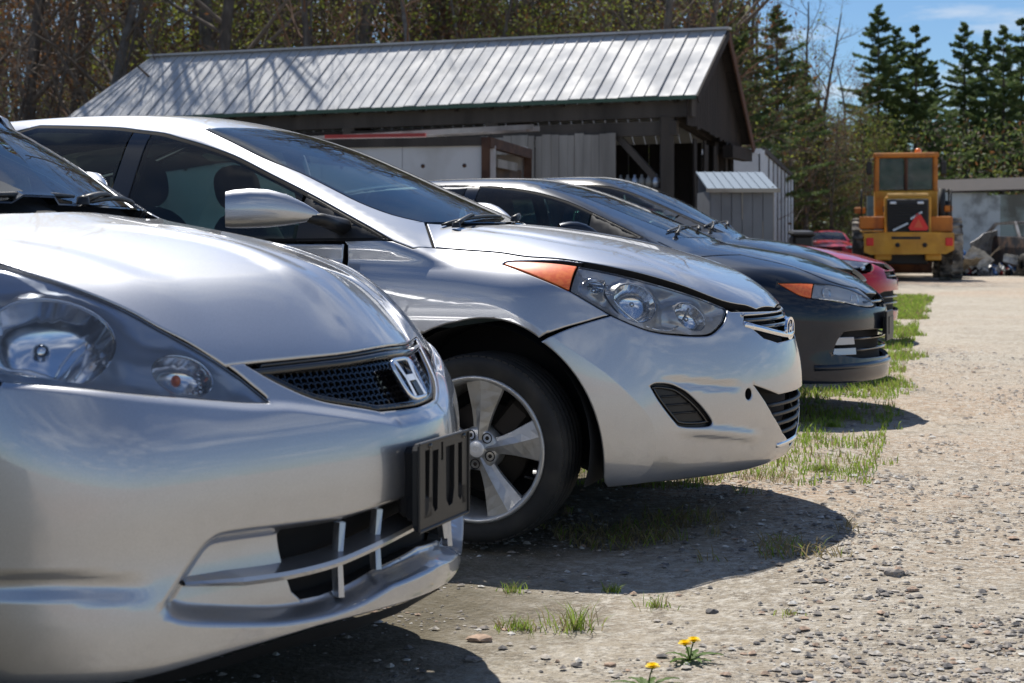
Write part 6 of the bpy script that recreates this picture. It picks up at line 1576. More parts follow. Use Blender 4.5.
def leftovers():
    r = random.Random(9)
    cols = [M['bezel_mid'], mat('jar_pale', (.20, .20, .19), .4), mat('jar_teal', (.06, .16, .16), .5)]
    for k in range(6):
        m = MB(); m.lathe([(0, 0), (.06, 0), (.07, .10), (.05, .17), (.025, .19), (.025, .24), (0, .24)], 12); o = m.build('bottle', cols[1 if k % 3 else 0]); p = BP(.62+k*.14, .12, 1.97); o.location = p
        tag(o, ('rightmost bottle', 'second bottle from the right', 'third bottle from the right', 'third bottle from the left', 'second bottle from the left', 'leftmost bottle')[k]+' on the rail in the open bay of the barn', 'bottle', 'bottles on the barn rail')
leftovers()
# ---------------------------------------------------------------- box body beside the barn, shed, trailer
M['white_box'] = mat('dirty_white_metal', (.62, .62, .62), .5, noise=(1.4, (.42, .40, .37), .5, .8, 7), rnoise=(3, .35, .6)); M['rust'] = mat('rust', (.055, .026, .018), .85, noise=(5, (.10, .05, .03), .45, .65), bump=(20, .5, .01))
M['rust_panel'] = mat('rusty_panel', (.12, .075, .045), .85, noise=(3, (.05, .035, .028), .4, .6))
def storage_box():
    A = Vector((-.36, 22.0, 0)); U = Vector((-.967, .255, 0)); W = Vector((.25, .968, 0)); L, D, H0 = 6.0, 2.4, 2.42
    P = lambda u, w, z: A+U*u+W*w+Vector((0, 0, z)); rot = math.atan2(-U.y, -U.x)
    t = thing('storage_container', 'low white metal box body with a rusty open end and junk on its roof', 'storage box')
    for k in range(5):
        b = MB(); b.box(P((k+.5)*1.2, 0, 1.25), (1.192, .05, 2.1), (0, 0, rot)); b.build('side_panel', M['white_box'], t)
        for q in (.3, .9): b = MB(); b.lathe([(0, -.035), (.03, -.03), (.03, 0)], 8, c=(0, 0, 0), axis='y'); o = b.build('bolt', M['rust'], t); o.location = P(k*1.2+q, 0, 2.02); o.rotation_euler = (0, 0, rot)
    def bar(a, c, w, h, nm, m): b = MB(); b.bar(a, c, w, h); b.build(nm, m, t)
    bar(P(-.03, -.02, 2.35), P(L, -.02, 2.35), .09, .12, 'top_rail', M['beam']); bar(P(-.03, -.03, .15), P(L, -.03, .15), .1, .12, 'bottom_rail', M['rust'])
    bar(P(0, 0, .1), P(0, 0, 2.4), .12, .14, 'corner_post', M['rust']); bar(P(-.0, D, .1), P(0, D, 2.3), .12, .12, 'corner_post', M['rust']); bar(P(-.02, 0, 2.34), P(-.02, D, 2.30), .10, .14, 'end_header', M['rust'])
    bar(P(.0, .22, .1), P(0, .22, 2.3), .16, .04, 'door_edge', M['white_box'])
    b = MB(); b.box(P(.10, D/2+.1, 1.1), (.04, D-.4, 1.9), (0, 0, rot)); b.build('end_door', M['rust_panel'], t)
    bar(P(.0, .6, 2.08), P(0, 1.7, 2.07), .03, .12, 'end_plate', M['board'])
    b = MB(); b.box(P(L/2, D/2, 2.385), (L, D, .03), (0, 0, rot)); b.box(P(L/2, D, 1.2), (L, .05, 2.2), (0, 0, rot)); b.box(P(L, D/2, 1.2), (.05, D, 2.2), (0, 0, rot)); b.build('shell', M['white_box'], t)
    # junk on the roof: a ladder and pipes
    l = thing('ladder', 'old ladder lying on top of the white metal box', 'ladder'); a, c = P(-.6, .3, 2.56), P(3.4, .5, 2.44); dW = W*.35
    for s_ in (0, 1):
        b = MB(); b.bar(a+dW*s_, c+dW*s_, .04, .07); b.build('rail', M['board'], l)
    for k in range(12): q = a.lerp(c, (k+.5)/12); b = MB(); b.bar(q, q+dW, .03, .03); b.build('rung', M['board'], l)
    b = MB(); b.bar(P(.9, .1, 2.46), P(2.4, .12, 2.46), .06, .05); o = b.build('red_pipe', mat('red_enamel', (.45, .04, .03), .4)); tag(o, 'red painted pipe on the edge of the white box roof', 'pipe')
storage_box()
def shed():
    t = thing('garden_shed', 'small grey metal shed with a ribbed blue-grey roof beside the barn', 'shed')
    G = mat('shed_grey', (.17, .18, .20), .5, .2, noise=(2, (.12, .125, .14), .4, .7)); Bg = mat('shed_beige', (.36, .33, .28), .6, noise=(3, (.24, .20, .16), .45, .7)); Rf = mat('shed_roof', (.17, .22, .28), .7, 0, spec=.2)
    x0, x1, y0, y1 = 2.98, 3.92, 24.0, 25.6; n = 6; w = (x1-x0)/n
    for k in range(n):
        b = MB(); b.box((x0+(k+.5)*w, y0+(.012 if k in (1, 4) else 0), .87), (w-.008, .03, 1.74)); b.build('wall_panel', G, t)
    for k in range(7):
        b = MB(); b.box((x1, y0+.02+(k+.5)*(y1-y0)/7, .90), (.03, (y1-y0)/7-.008, 1.8)); b.build('wall_panel', Bg, t)
    b = MB(); b.box((x0, (y0+y1)/2, .87), (.03, y1-y0, 1.74)); b.box(((x0+x1)/2, y1, 1.0), (x1-x0, .03, 2.0)); b.build('back_wall', G, t)
    for k in range(8):
        a = x0-.06+k*(x1-x0+.12)/8; c = a+(x1-x0+.12)/8-.006; b = MB()
        V = [(a, y0-.12, 1.74), (c, y0-.12, 1.74), (c, y1-.2, 2.06), (a, y1-.2, 2.06)]; V += [(q[0], q[1], q[2]+.015) for q in V]; b.add(V, [(3, 2, 1, 0), (4, 5, 6, 7), (0, 1, 5, 4), (1, 2, 6, 5), (2, 3, 7, 6), (3, 0, 4, 7)])
        b.bar((a+.01, y0-.12, 1.757), (a+.01, y1-.2, 2.077), .018, .014); b.build('roof_panel', Rf, t)
    b = MB(); b.bar((x0-.08, y0-.13, 1.735), (x1+.08, y0-.13, 1.735), .03, .06); b.bar((x0+.47, y0-.03, 1.3), (x0+.47, y0-.03, 1.74), .012, .012); b.build('eave_trim', Bg, t)
    b = MB(); b.bar((x1+.02, y0+.5, 1.2), (x1+.02, y0+.5, 1.5), .03, .25); b.build('vent', M['beam'], t)
shed()
def trailer():
    t = thing('box_trailer', 'long white box trailer parked behind the grey shed', 'trailer'); A = Vector((5.55, 35.5, 0)); U = Vector((.2145, .9767, 0)); W = Vector((-.9767, .2145, 0)); L, D, H = 15.5, 2.45, 3.0
    P = lambda u, w, z: A+U*u+W*w+Vector((0, 0, z)); rot = math.atan2(U.y, U.x); Wm = mat('trailer_white', (.60, .63, .68), .45, .1, noise=(1, (.48, .50, .54), .45, .7, 6))
    n = 8
    for k in range(n): b = MB(); b.box(P((k+.5)*L/n, 0, 1.95), (L/n-.05, .05, 2.05), (0, 0, rot)); b.build('side_panel', Wm, t)
    for k in range(n+1): b = MB(); b.box(P(k*L/n, -.02, 1.95), (.05, .06, 2.1), (0, 0, rot)); b.build('side_post', M['beam'], t)
    b = MB(); b.box(P(L/2, D, 1.95), (L, .05, 2.1), (0, 0, rot)); b.box(P(L/2, D/2, 3.0), (L, D, .05), (0, 0, rot)); b.box(P(L/2, D/2, .9), (L, D, .08), (0, 0, rot)); b.box(P(L, D/2, 1.95), (.05, D, 2.1), (0, 0, rot)); b.build('shell', Wm, t)
    b = MB(); b.bar(P(0, -.03, 3.0), P(L, -.03, 3.0), .08, .12); b.build('top_rail', M['beam'], t)
    b = MB(); b.bar(P(0, 0, .95), P(0, 0, 3.0), .1, .1); b.bar(P(0, D, .95), P(0, D, 3.0), .1, .1); b.bar(P(0, 0, 2.97), P(0, D, 2.97), .1, .12); b.build('door_frame', Wm, t)
    b = MB(); b.box(P(.3, D*.55, 1.9), (.04, D*.86, 1.9), (0, 0, rot)); b.build('doorway_shade_sheet', M['board_dark'], t)  # dark sheet stands for the shade inside the open end
    b = MB(); b.box(P(0, .35, 1.95), (.05, .55, 2.0), (0, 0, rot)); b.build('door_leaf', Wm, t)
    for u in (1.5, 2.8, 13.2):
        for w in (.2, D-.2):
            b = MB(); b.lathe([(.0, -.14), (.3, -.14), (.45, -.13), (.5, -.1), (.5, .1), (.45, .13), (0, .14)], 24, c=(0, 0, 0), axis='y'); o = b.build('wheel', M['rubber'], t); o.location = P(u, w, .5); o.rotation_euler = (0, 0, rot)
trailer()
def bin_():
    m = MB(); m.box((0, 0, .55), (.42, .6, 1.1), bev=.05); m.box((0, -.05, 1.14), (.48, .7, .10), (.06, 0, 0), bev=.04)
    o = m.build('dumpster_bin', M['trim']); o.location = (6.05, 33.5, 0); tag(o, 'black plastic bin at the far end of the white trailer', 'bin')
bin_()
# ---------------------------------------------------------------- wheel loader seen from behind
def loader():
    Yl = mat('loader_yellow', (.66, .33, .03), .5, noise=(2.5, (.45, .20, .02), .45, .7, 7), rnoise=(4, .35, .7)); Og = mat('loader_orange', (.54, .19, .02), .5, noise=(3, (.30, .10, .02), .45, .7, 6))
    Dk = mat('loader_dark', (.02, .02, .02), .6); Dust = mat('dusty_tyre', (.05, .047, .042), .9, noise=(3, (.36, .33, .28), .42, .6, 6)); Red = mat('sign_red', (.75, .04, .03), .5); Redo = mat('sign_orange', (.75, .12, .05), .5)
    Lg = mat('hood_top', (.70, .42, .12), .5); Gl = glass('loader_glass', (.35, .48, .42), dust=.1)
    t = thing('wheel_loader', 'orange-yellow wheel loader seen from behind with a red warning triangle', 'loader', (9.80, 39.6, 0), R_(-12))
    def bx(nm, m, *boxes, parent=None):
        b = MB()
        for (x0, x1, y0, y1, z0, z1) in boxes: b.box(((x0+x1)/2, (y0+y1)/2, (z0+z1)/2), (x1-x0, y1-y0, z1-z0), bev=.025)
        return b.build(nm, m, parent or t)
    bx('engine_cover', Yl, (-.56, .56, .08, 2.6, 1.05, 2.08)); bx('hood_top', Lg, (-.50, .50, .10, 1.6, 2.08, 2.17))
    g = bx('radiator_grille', Dk, (-.50, .50, -.02, .09, .78, 2.02))
    for k in range(11): bx('grille_louvre', Dk, (-.46, .46, -.05, -.02, 1.12+k*.075, 1.155+k*.075), parent=g)
    b = MB(); b.bar((-.36, -.07, 1.24), (.0, -.07, 1.42), .03, .05); b.build('grille_stripe', M['bezel_mid'], g); b = MB(); b.bar((.06, -.07, 1.52), (.34, -.07, 1.70), .03, .05); b.build('grille_stripe', M['bezel_mid'], g)
    for x in (-.36, .30): bx('work_lamp', M['bezel'], (x-.08, x+.08, -.05, .0, 1.88, 1.96))
    s = MB(); s.prism([(.05, 1.24), (.45, 1.24), (.49, 1.31), (.29, 1.66), (.21, 1.66), (.01, 1.31)][::-1], -.085, -.075); s.build('warning_triangle', Red, t)
    s = MB(); s.prism([(.14, 1.31), (.36, 1.31), (.25, 1.53)][::-1], -.095, -.086); s.build('triangle_centre', Redo, t)
    cw = MB(); cw.prism([(-1.06, .70), (-1.06, 1.16), (-.55, 1.20), (.62, 1.20), (1.10, 1.18), (1.10, .76), (.90, .66), (-.90, .64)][::-1], -.10, .55); cw.build('counterweight', Yl, t)
    bx('counterweight_lower', Yl, (-.80, -.40, .0, .5, .50, .66), (.42, .80, .0, .5, .50, .66))
    for x in (-.92, .98): bx('tail_lamp', Red, (x-.09, x+.09, -.13, -.09, .86, 1.06))
    for x in (-.25, .40): b = MB(); b.lathe([(0, -.03), (.05, -.03), (.06, 0)], 12, c=(x, -.10, .88), axis='y'); b.build('tow_hole', Dk, t)
    bx('rear_fender', Og, (-1.18, -.56, .5, 1.9, 1.52, 1.60), (-1.18, -.56, .45, .52, 1.28, 1.60)); bx('rear_fender', Og, (.56, 1.10, .5, 1.9, 1.52, 1.60), (.56, 1.10, .45, .52, 1.20, 1.60))
    bx('step_platform', Lg, (-1.16, -.58, .35, .55, 1.20, 1.25), (-1.10, -1.04, .4, .5, 1.0, 1.25), (-.70, -.64, .4, .5, .9, 1.25))
    bx('side_bracket', Og, (-1.30, -1.02, .9, 1.0, 1.68, 1.84)); bx('side_bracket', Og, (.92, 1.12, .9, 1.0, 1.72, 1.88))
    bx('rear_axle', Dk, (-.8, .8, .9, 1.4, .45, 1.1), (-.5, .5, .3, 4.5, .40, 1.05))
    for sd, x in ((-1, -1.12), (1, 1.06)):      # handrails, ladder, hoses
        m = MB(); m.tube([(x, .5, 1.6), (x, .5, 2.25), (x, 1.5, 2.3), (x, 1.5, 1.6)], .022, 6); m.tube([(x, .5, 1.95), (x, 1.5, 1.98)], .018, 6); m.build('handrail', Dk, t)
    for z_ in (.55, .80, 1.05): bx('ladder_step', Dk, (-1.25, -.95, 1.95, 2.2, z_, z_+.04))
    m = MB(); m.tube([(-.55, .3, 1.15), (-.75, .2, .95), (-.7, .6, .75)], .025, 6); m.tube([(.57, .3, 1.15), (.78, .2, 1.0), (.72, .6, .8)], .025, 6); m.build('hose', Dk, t)
    for z_ in (1.28, 1.62): bx('panel_seam', Dk, (-.565, -.555, .3, 2.4, z_, z_+.015), (.555, .565, .3, 2.4, z_, z_+.015))
    bx('decal', Dk, (-.575, -.565, .6, 1.6, 1.72, 1.86), (-.40, .30, -.105, -.100, 1.02, 1.09))
    # cab
    c = link(bpy.data.objects.new('cab', None), t); z0, z1 = 1.95, 3.26; xs, xe, y0, y1 = -.78, .80, 1.7, 3.2
    bx('cab_roof', Og, (xs-.03, xe+.03, y0-.05, y1, z1-.13, z1), parent=c); bx('cab_base', Yl, (xs, xe, y0, y1, 1.5, 2.28), parent=c)
    for x in (xs, xe-.11):
        for y in (y0, y1-.1): bx('cab_post', Og, (x, x+.11, y, y+.1, 2.25, z1-.1), parent=c)
    bx('cab_post', M['beam_red'], (-.03, .05, y0+.01, y0+.07, 2.25, z1-.1), parent=c)
    for x in (-.67, .05): bx('rear_window', Gl, (x, x+.62, y0+.04, y0+.05, 2.30, z1-.14), parent=c)
    for x in (xs+.03, xe-.05): bx('side_window', Gl, (x, x+.02, y0+.12, y1-.12, 2.30, z1-.14), parent=c)
    bx('front_window', Gl, (xs+.12, xe-.12, y1-.05, y1-.04, 2.30, z1-.14), parent=c)
    m = MB(); m.blob((.0, y0+.75, 2.35), (.5, .2, .75), 3); m.blob((.0, y0+.95, 2.0), (.5, .5, .2), 3); m.build('driver_seat', M['seat'], c)
    m = MB(); m.lathe([(0, .14), (.05, .13), (.085, .08), (.09, 0)], 16, c=(.33, 2.2, z1)); m.build('beacon', mat('beacon', (1, .25, .02), .3, coat=1), c)
    for x, sg in ((xs-.14, -1), (xe+.14, 1)): b = MB(); b.box((x, y0-.1, 2.86), (.14, .05, .34), bev=.02); b.bar((x, y0-.1, 3.06), (x-sg*.14, y0+.05, 3.12), .03); b.build('mirror', Dk, c)
    m = MB(); m.tube([(.98, 1.2, 1.5), (.98, 1.2, 2.0)], .10, 12); m.tube([(.86, 1.0, 1.3), (.86, 1.0, 2.3)], .09, 12); m.build('exhaust', Dk, t)
    # articulated front frame, arms, bucket
    bx('front_frame', Yl, (-.5, .5, 2.9, 5.2, .6, 1.5)); m = MB()
    for x in (-.45, .45): m.bar((x, 4.0, 1.6), (x, 5.8, .5), .12, .25)
    m.build('lift_arms', Yl, t); b = MB(); b.prism([(5.7, .1), (6.6, .05), (6.6, .1), (5.9, .3), (5.8, 1.0), (5.7, 1.05)], -1.3, 1.3, axis='x'); b.build('bucket', M['rust'], t)
    for y in (1.15, 4.3):
        for sd, dx in ((-1, -1.08), (1, 1.08)):
            w = MB(); R = .76; pr = [(.38, -.20), (.42, -.25), (R-.12, -.27), (R-.03, -.25), (R, -.2), (R, .2), (R-.03, .25), (R-.12, .27), (.42, .25), (.38, .2)]; w.lathe(pr, 40, axis='x')
            for k in range(20):
                a = 2*math.pi*k/20
                for s2 in (-1, 1): aa = a+(.08 if s2 > 0 else -.08); w.box((s2*.13, R*1.005*math.cos(aa), R*1.005*math.sin(aa)), (.28, .09, .07), (aa, 0, s2*.35))
            o = w.build('tyre', Dust, t); o.location = (dx, y, R); h = MB(); h.lathe([(0, -.1), (.2, -.12), (.38, -.2), (.38, .2), (0, .2)], 24, axis='x'); h.build('rim', Yl, o)
loader()
# ---------------------------------------------------------------- storage building and scrap on the right
def right_side():
    P1 = mat('peeling_paint', (.40, .47, .52), .8, noise=(1.5, (.20, .23, .25), .47, .62, 9), bump=(8, .4, .02)); P2 = mat('peeling_paint_green', (.24, .31, .31), .85, noise=(1.2, (.11, .12, .11), .45, .62, 9))
    t = thing('storage_building', 'low shed with peeling pale blue paint behind the loader', 'shed'); Y = 54.; x0 = 13.6; n = 26; r = random.Random(2)
    for k in range(n):
        w = .46; h = 2.62 if k < 6 else 2.45+.015*k; b = MB(); b.box((x0+k*w, Y+.06*k+r.uniform(-.02, .02), h/2), (w-.015, .05, h)); b.build('wall_panel', P1 if k < 7 else P2, t)
    b = MB(); V = [(x0+1.2, Y-.1, 2.60), (x0+n*.46+.5, Y+1.4, 2.95), (x0+n*.46+.5, Y+8, 3.6), (x0+1.2, Y+7, 3.2)]; V += [(q[0], q[1], q[2]+.06) for q in V]; b.add(V, [(3, 2, 1, 0), (4, 5, 6, 7), (0, 1, 5, 4), (1, 2, 6, 5), (2, 3, 7, 6), (3, 0, 4, 7)]); b.build('roof', M['board_dark'], t)
    b = MB(); b.box((x0+1.0, Y+3.5, 1.3), (.1, 7, 2.5)); b.box((x0+n*.46, Y+4.5, 1.3), (.1, 6, 2.5)); b.box((x0+6, Y+7.3, 1.4), (12, .1, 2.6)); b.build('side_wall', P2, t)
right_side()
def wreck():
    """stripped car body with its hood up among the scrap"""
    t = thing('wrecked_car', 'stripped dark car wreck with a crushed roof in the scrap heap', 'wrecked car', (15.0, 46.2, .1), R_(188)); r = random.Random(3)
    Bd = mat('wreck_dark', (.02, .024, .032), .5, noise=(4, (.12, .08, .06), .5, .7)); Sv = mat('wreck_grey', (.30, .30, .30), .45, .3, noise=(4, (.14, .11, .09), .45, .65))
    m = MB(); pts = [(-.9, 0), (-.92, .55), (-.86, .85), (.86, .85), (.92, .55), (.9, 0)]; V = []
    st = [(-2.0, .75, .9), (-1.6, .9, 1), (-.6, 1, 1), (.8, 1, 1), (1.7, .95, .98), (2.1, .7, .85)]
    for y, sz, sx in st: V += [(x*sx+r.uniform(-.03, .03), y, .15+z*sz+r.uniform(-.03, .03)) for x, z in pts]
    F = [(i*6+k, i*6+k+1, (i+1)*6+k+1, (i+1)*6+k) for i in range(5) for k in range(5)]+[(0, 1, 2, 3, 4, 5), (35, 34, 33, 32, 31, 30)]; m.add(V, F); m.build('body', Bd, t)
    m = MB()
    for x in (-.78, .78): m.bar((x, .9, .95), (x*.85, .35, 1.42), .07); m.bar((x*.85, .35, 1.42), (x*.85, -.9, 1.38), .07); m.bar((x*.85, -.9, 1.38), (x, -1.5, .98), .08)
    m.build('pillars', Sv, t); m = MB(); m.box((0, -.3, 1.42), (1.36, 1.3, .05), (.03, .04, 0), bev=.02); m.build('roof', Sv, t)
    m = MB(); m.box((.0, 1.25, 1.22), (1.4, .9, .04), (.55, .05, .02), bev=.015); m.build('hood', Sv, t)
    m = MB(); m.box((-.3, .9, 1.02), (.4, .5, .3), bev=.05); m.box((.35, 1.3, 1.0), (.3, .4, .25), bev=.04); m.build('engine', M['rust'], t)
    for x in (-.86, .86):
        for y in (-1.35, 1.4): w = MB(); w.lathe([(.12, -.1), (.28, -.11), (.31, -.06), (.31, .06), (.28, .11), (.12, .1)], 20, axis='x'); o = w.build('tyre', M['rubber'], t); o.location = (x, y, .22)
wreck()
def scrap():
    r = random.Random(21); cols = [mat('scrap_%s' % n, c, .6, .1, noise=(6, tuple(q*.5 for q in c), .45, .65)) for n, c in (('white', (.62, .62, .60)), ('blue', (.04, .12, .30)), ('red', (.40, .06, .05)), ('black', (.02, .02, .02)), ('grey', (.22, .22, .22)), ('tan', (.34, .28, .20)), ('pale', (.45, .48, .50)))]
    n = 0
    names = [('fender', 'white crumpled fender leaning at the left end of the scrap heap', 0, (-1.75, -.6, .42), (.9, .08, .62), (.2, .5, .3)), ('bent_panel', 'bent grey panel standing on edge in the scrap heap', 4, (-1.2, .5, .75), (1.0, .10, .95), (.25, -.35, .2)),
             ('bumper', 'pale bumper cover across the front of the scrap heap', 6, (-.5, -1.0, .38), (1.5, .22, .28), (.1, .2, .1)), ('barrel', 'blue plastic barrel lying by the scrap heap', 1, (-2.3, .3, .40), (.6, .6, .8), (0, 1.4, .3)),
             ('sheet_metal', 'tan bent sheet leaning against the wreck', 5, (-2.1, -.9, .30), (.85, .05, .65), (.9, .1, .5)), ('torn_cushion', 'torn red cushion lying in front of the wreck', 2, (.2, -.9, .45), (.6, .5, .4), (.2, .3, .4))]
    for nm, lab, c, p, d, ro in names:
        m = MB()
        if nm == 'barrel': m.lathe([(0, -.42), (.27, -.42), (.29, -.4), (.28, -.15), (.295, -.13), (.28, -.1), (.28, .12), (.295, .15), (.28, .18), (.29, .4), (.27, .42), (0, .42)], 24)
        elif nm == 'torn_cushion': m.blob((0, 0, 0), (.55, .5, .18), 3); m.blob((0, .28, .3), (.5, .16, .6), 3, rot=(-.3, 0, 0))
        else:
            V = []; a, b_ = 7, 4
            for i in range(a):
                for j in range(b_):
                    u, v = i/(a-1)-.5, j/(b_-1)-.5; V.append((u*d[0], math.sin(u*3)*.09*d[0]+.10*math.cos(v*3)*d[2]+r.uniform(-.03, .03), v*d[2]*(1-.35*abs(u))))
            nV = len(V); V += [(x, y+.03, z) for x, y, z in V]; F = [(i*b_+j, i*b_+j+1, (i+1)*b_+j+1, (i+1)*b_+j) for i in range(a-1) for j in range(b_-1)]; F2 = [tuple(q+nV for q in f[::-1]) for f in F]
            ed = [(i*b_, (i+1)*b_) for i in range(a-1)]+[(i*b_+b_-1, (i+1)*b_+b_-1) for i in range(a-1)]; m.add(V, F+F2+[(p_, q_, q_+nV, p_+nV) for p_, q_ in ed])
        o = m.build(nm, cols[c]); o.location = (15.0+p[0], 46.0+p[1], p[2]); o.rotation_euler = ro; tag(o, lab, nm.replace('_', ' '))
    for k, (x, y) in enumerate(((12.9, 47.5), (12.95, 47.6), (13.6, 47.2))):
        w = MB(); w.lathe([(.19, -.1), (.30, -.11), (.335, -.07), (.335, .07), (.30, .11), (.19, .1), (.19, -.1)], 28); o = w.build('tyre', M['rubber']); o.location = (x, y, .12+(.24 if k == 1 else 0)+(.25 if k == 2 else 0)); o.rotation_euler = (0, 0, 0) if k < 2 else (R_(65), 0, .6)
        tag(o, ('old tyre lying flat at the bottom of the pair beside the loader', 'old tyre on top of the flat tyre beside the loader', 'old tyre leaning between the tyre pair and the wreck')[k], 'tyre', 'old tyres behind the loader')
    # small debris nobody could count
    m = MB()
    for k in range(420):
        u = r.uniform(-2.6, 4.6); hmax = .75*math.exp(-((u-1.5)/2.8)**2); x = 15.0+u; y = 45.3+abs(r.gauss(0, .55)); z = r.uniform(.02, hmax*.8)*max(0, 1-abs(y-45.9)/1.5)+.03
        m.box((x, y, z), (r.uniform(.05, .38), r.uniform(.03, .16), r.uniform(.02, .16)), (r.uniform(-1, 1), r.uniform(-1, 1), r.uniform(0, 3)), r.choice((0, 0, 1, 2, 3, 3, 4, 4, 5, 6)))
    for k in range(26): a = Vector((15+r.uniform(-2.2, 4), 45.4+r.uniform(0, 1), r.uniform(.1, .9))); m.bar(a, a+Vector((r.uniform(-.8, .8), r.uniform(-.2, .2), r.uniform(-.3, .4))), .035, .035, r.choice((0, 3, 4, 5)))
    o = m.build('scrap_heap', cols); tag(o, 'heap of small mixed car scrap and broken plastic around the wreck', 'scrap', kind='stuff')
scrap()
# far red car facing the camera
fr = copy_tree(red); fr.location = (11.35, 57, 0); fr.rotation_euler = (0, 0, R_(-98)); fr.scale = (.94, .94, 1.02)
fr['label'] = 'small red car far away, facing us between the trailer and the loader'; del fr['group']
# ---------------------------------------------------------------- trees
BARK = mat('bark', (.075, .062, .052), .95, noise=(6, (.14, .125, .11), .45, .7, 6, (1, 1, .3)), bump=(12, .6, .03)); BARK_G = mat('bark_grey', (.15, .14, .13), .95, noise=(4, (.08, .075, .07), .4, .65)); TWIG = mat('twig', (.13, .105, .085), .95); TWIG2 = mat('twig_russet', (.15, .085, .05), .95)
RUSSET = leafy('russet_leaf', (.20, .095, .035), (.13, .065, .03), .4, 2); BUD = leafy('spring_leaf', (.22, .24, .045), (.15, .19, .04), .5, 2); NEEDLE = leafy('pine_needle', (.075, .125, .046), (.115, .17, .06), .45, 1.2); NEEDLE2 = leafy('pine_needle_light', (.11, .16, .05), (.16, .20, .065), .42, 1.2)
class TB:
    """tree builder with numpy batches"""
    def __init__(s, seed): s.V = []; s.F = []; s.n = 0; s.r = random.Random(seed)
    def tube(s, pts, rad, n):
        base = s.n; prev = None
        for i, p in enumerate(pts):
            d = (pts[min(i+1, len(pts)-1)]-pts[max(i-1, 0)]).normalized()
            u = d.orthogonal().normalized() if prev is None else (prev-d*prev.dot(d)).normalized(); prev = u; w = d.cross(u)
            for k in range(n): a = 6.2832*k/n; q = p+(u*math.cos(a)+w*math.sin(a))*rad[i]; s.V.append((q.x, q.y, q.z)); s.n += 1
        for i in range(len(pts)-1):
            for k in range(n): s.F.append((base+i*n+k, base+i*n+(k+1) % n, base+(i+1)*n+(k+1) % n, base+(i+1)*n+k))
    def mesh(s, name, m):
        me = bpy.data.meshes.new(name); me.from_pydata(s.V, [], s.F); me.materials.append(m); me.polygons.foreach_set('use_smooth', [True]*len(s.F)); me.update(); return me
def quads(name, C, S, mats, seed, elong=1., mi=None):
    """many small leaf faces at centres C with sizes S"""
    r = np.random.RandomState(seed); n = len(C); a = r.randn(n, 3); a /= np.linalg.norm(a, axis=1)[:, None]; b = r.randn(n, 3); b -= a*(a*b).sum(1)[:, None]; b /= np.linalg.norm(b, axis=1)[:, None]
    S = S[:, None]; P = np.stack([C-a*S*elong, C+b*S*.5, C+a*S*elong, C-b*S*.5], 1).reshape(-1, 3); F = (np.arange(n)*4)[:, None]+np.arange(4)
    me = bpy.data.meshes.new(name); me.from_pydata(P.tolist(), [], F.tolist())
    for m in mats: me.materials.append(m)
    if mi is not None: me.polygons.foreach_set('material_index', mi.astype(np.int32))
    me.update(); return me
def bare_tree(seed, H=13, R0=.2, spread=.5, levels=3, first=.25, twigs=True, nb=16, lean=.04):
    r = random.Random(seed); tr = TB(seed); br = TB(seed+1); tips = []
    def path(p, d, L, n, wob, up):
        pts = [p.copy()]; d = d.normalized()
        for i in range(n): d = (d+Vector((r.gauss(0, wob), r.gauss(0, wob), r.gauss(0, wob)+up))).normalized(); p = p+d*(L/n); pts.append(p.copy())
        return pts, d
    tp, _ = path(Vector((0, 0, -.1)), Vector((r.gauss(0, lean), r.gauss(0, lean), 1)), H, 12, .05, .03)
    tr.tube(tp, [R0*(1-.88*i/12)+.012 for i in range(13)], 8)
    def grow(pts, rad0, L, lev):
        k = nb if lev == 0 else (6 if lev == 1 else 5)
        for j in range(k):
            t = (first+(1-first)*(j+r.random())/k) if lev == 0 else r.uniform(.25, 1); f = t*(len(pts)-1); i = min(int(f), len(pts)-2); p = pts[i].lerp(pts[i+1], f-i); ax = (pts[i+1]-pts[i]).normalized()
            a = r.uniform(0, 6.28); side = ax.orthogonal().normalized(); side = Matrix.Rotation(a, 3, ax)@side; ang = r.uniform(.6, 1.1) if lev else r.uniform(.7, 1.2)
            d = ax*math.cos(ang)+side*math.sin(ang); l = L*r.uniform(.6, 1.1)*((1.15-t*.7) if lev == 0 else .8); rr = rad0*(1-.8*t)*(.45 if lev == 0 else .5)
            pp, _ = path(p, d, l, 5 if lev < 2 else 3, .14, .05); n = len(pp); br.tube(pp, [max(.004, rr*(1-.8*q/n)) for q in range(n)], 5 if lev == 0 else 3)
            if lev+1 < levels: grow(pp, rr, l*.55, lev+1)
            else: tips.extend(pp[1:])
    grow(tp, R0, H*.38*spread*2, 0)
    return tr.mesh('trunk', BARK_G if seed % 2 else BARK), br.mesh('branches', TWIG if seed % 3 else TWIG2), np.array([tuple(q) for q in tips])
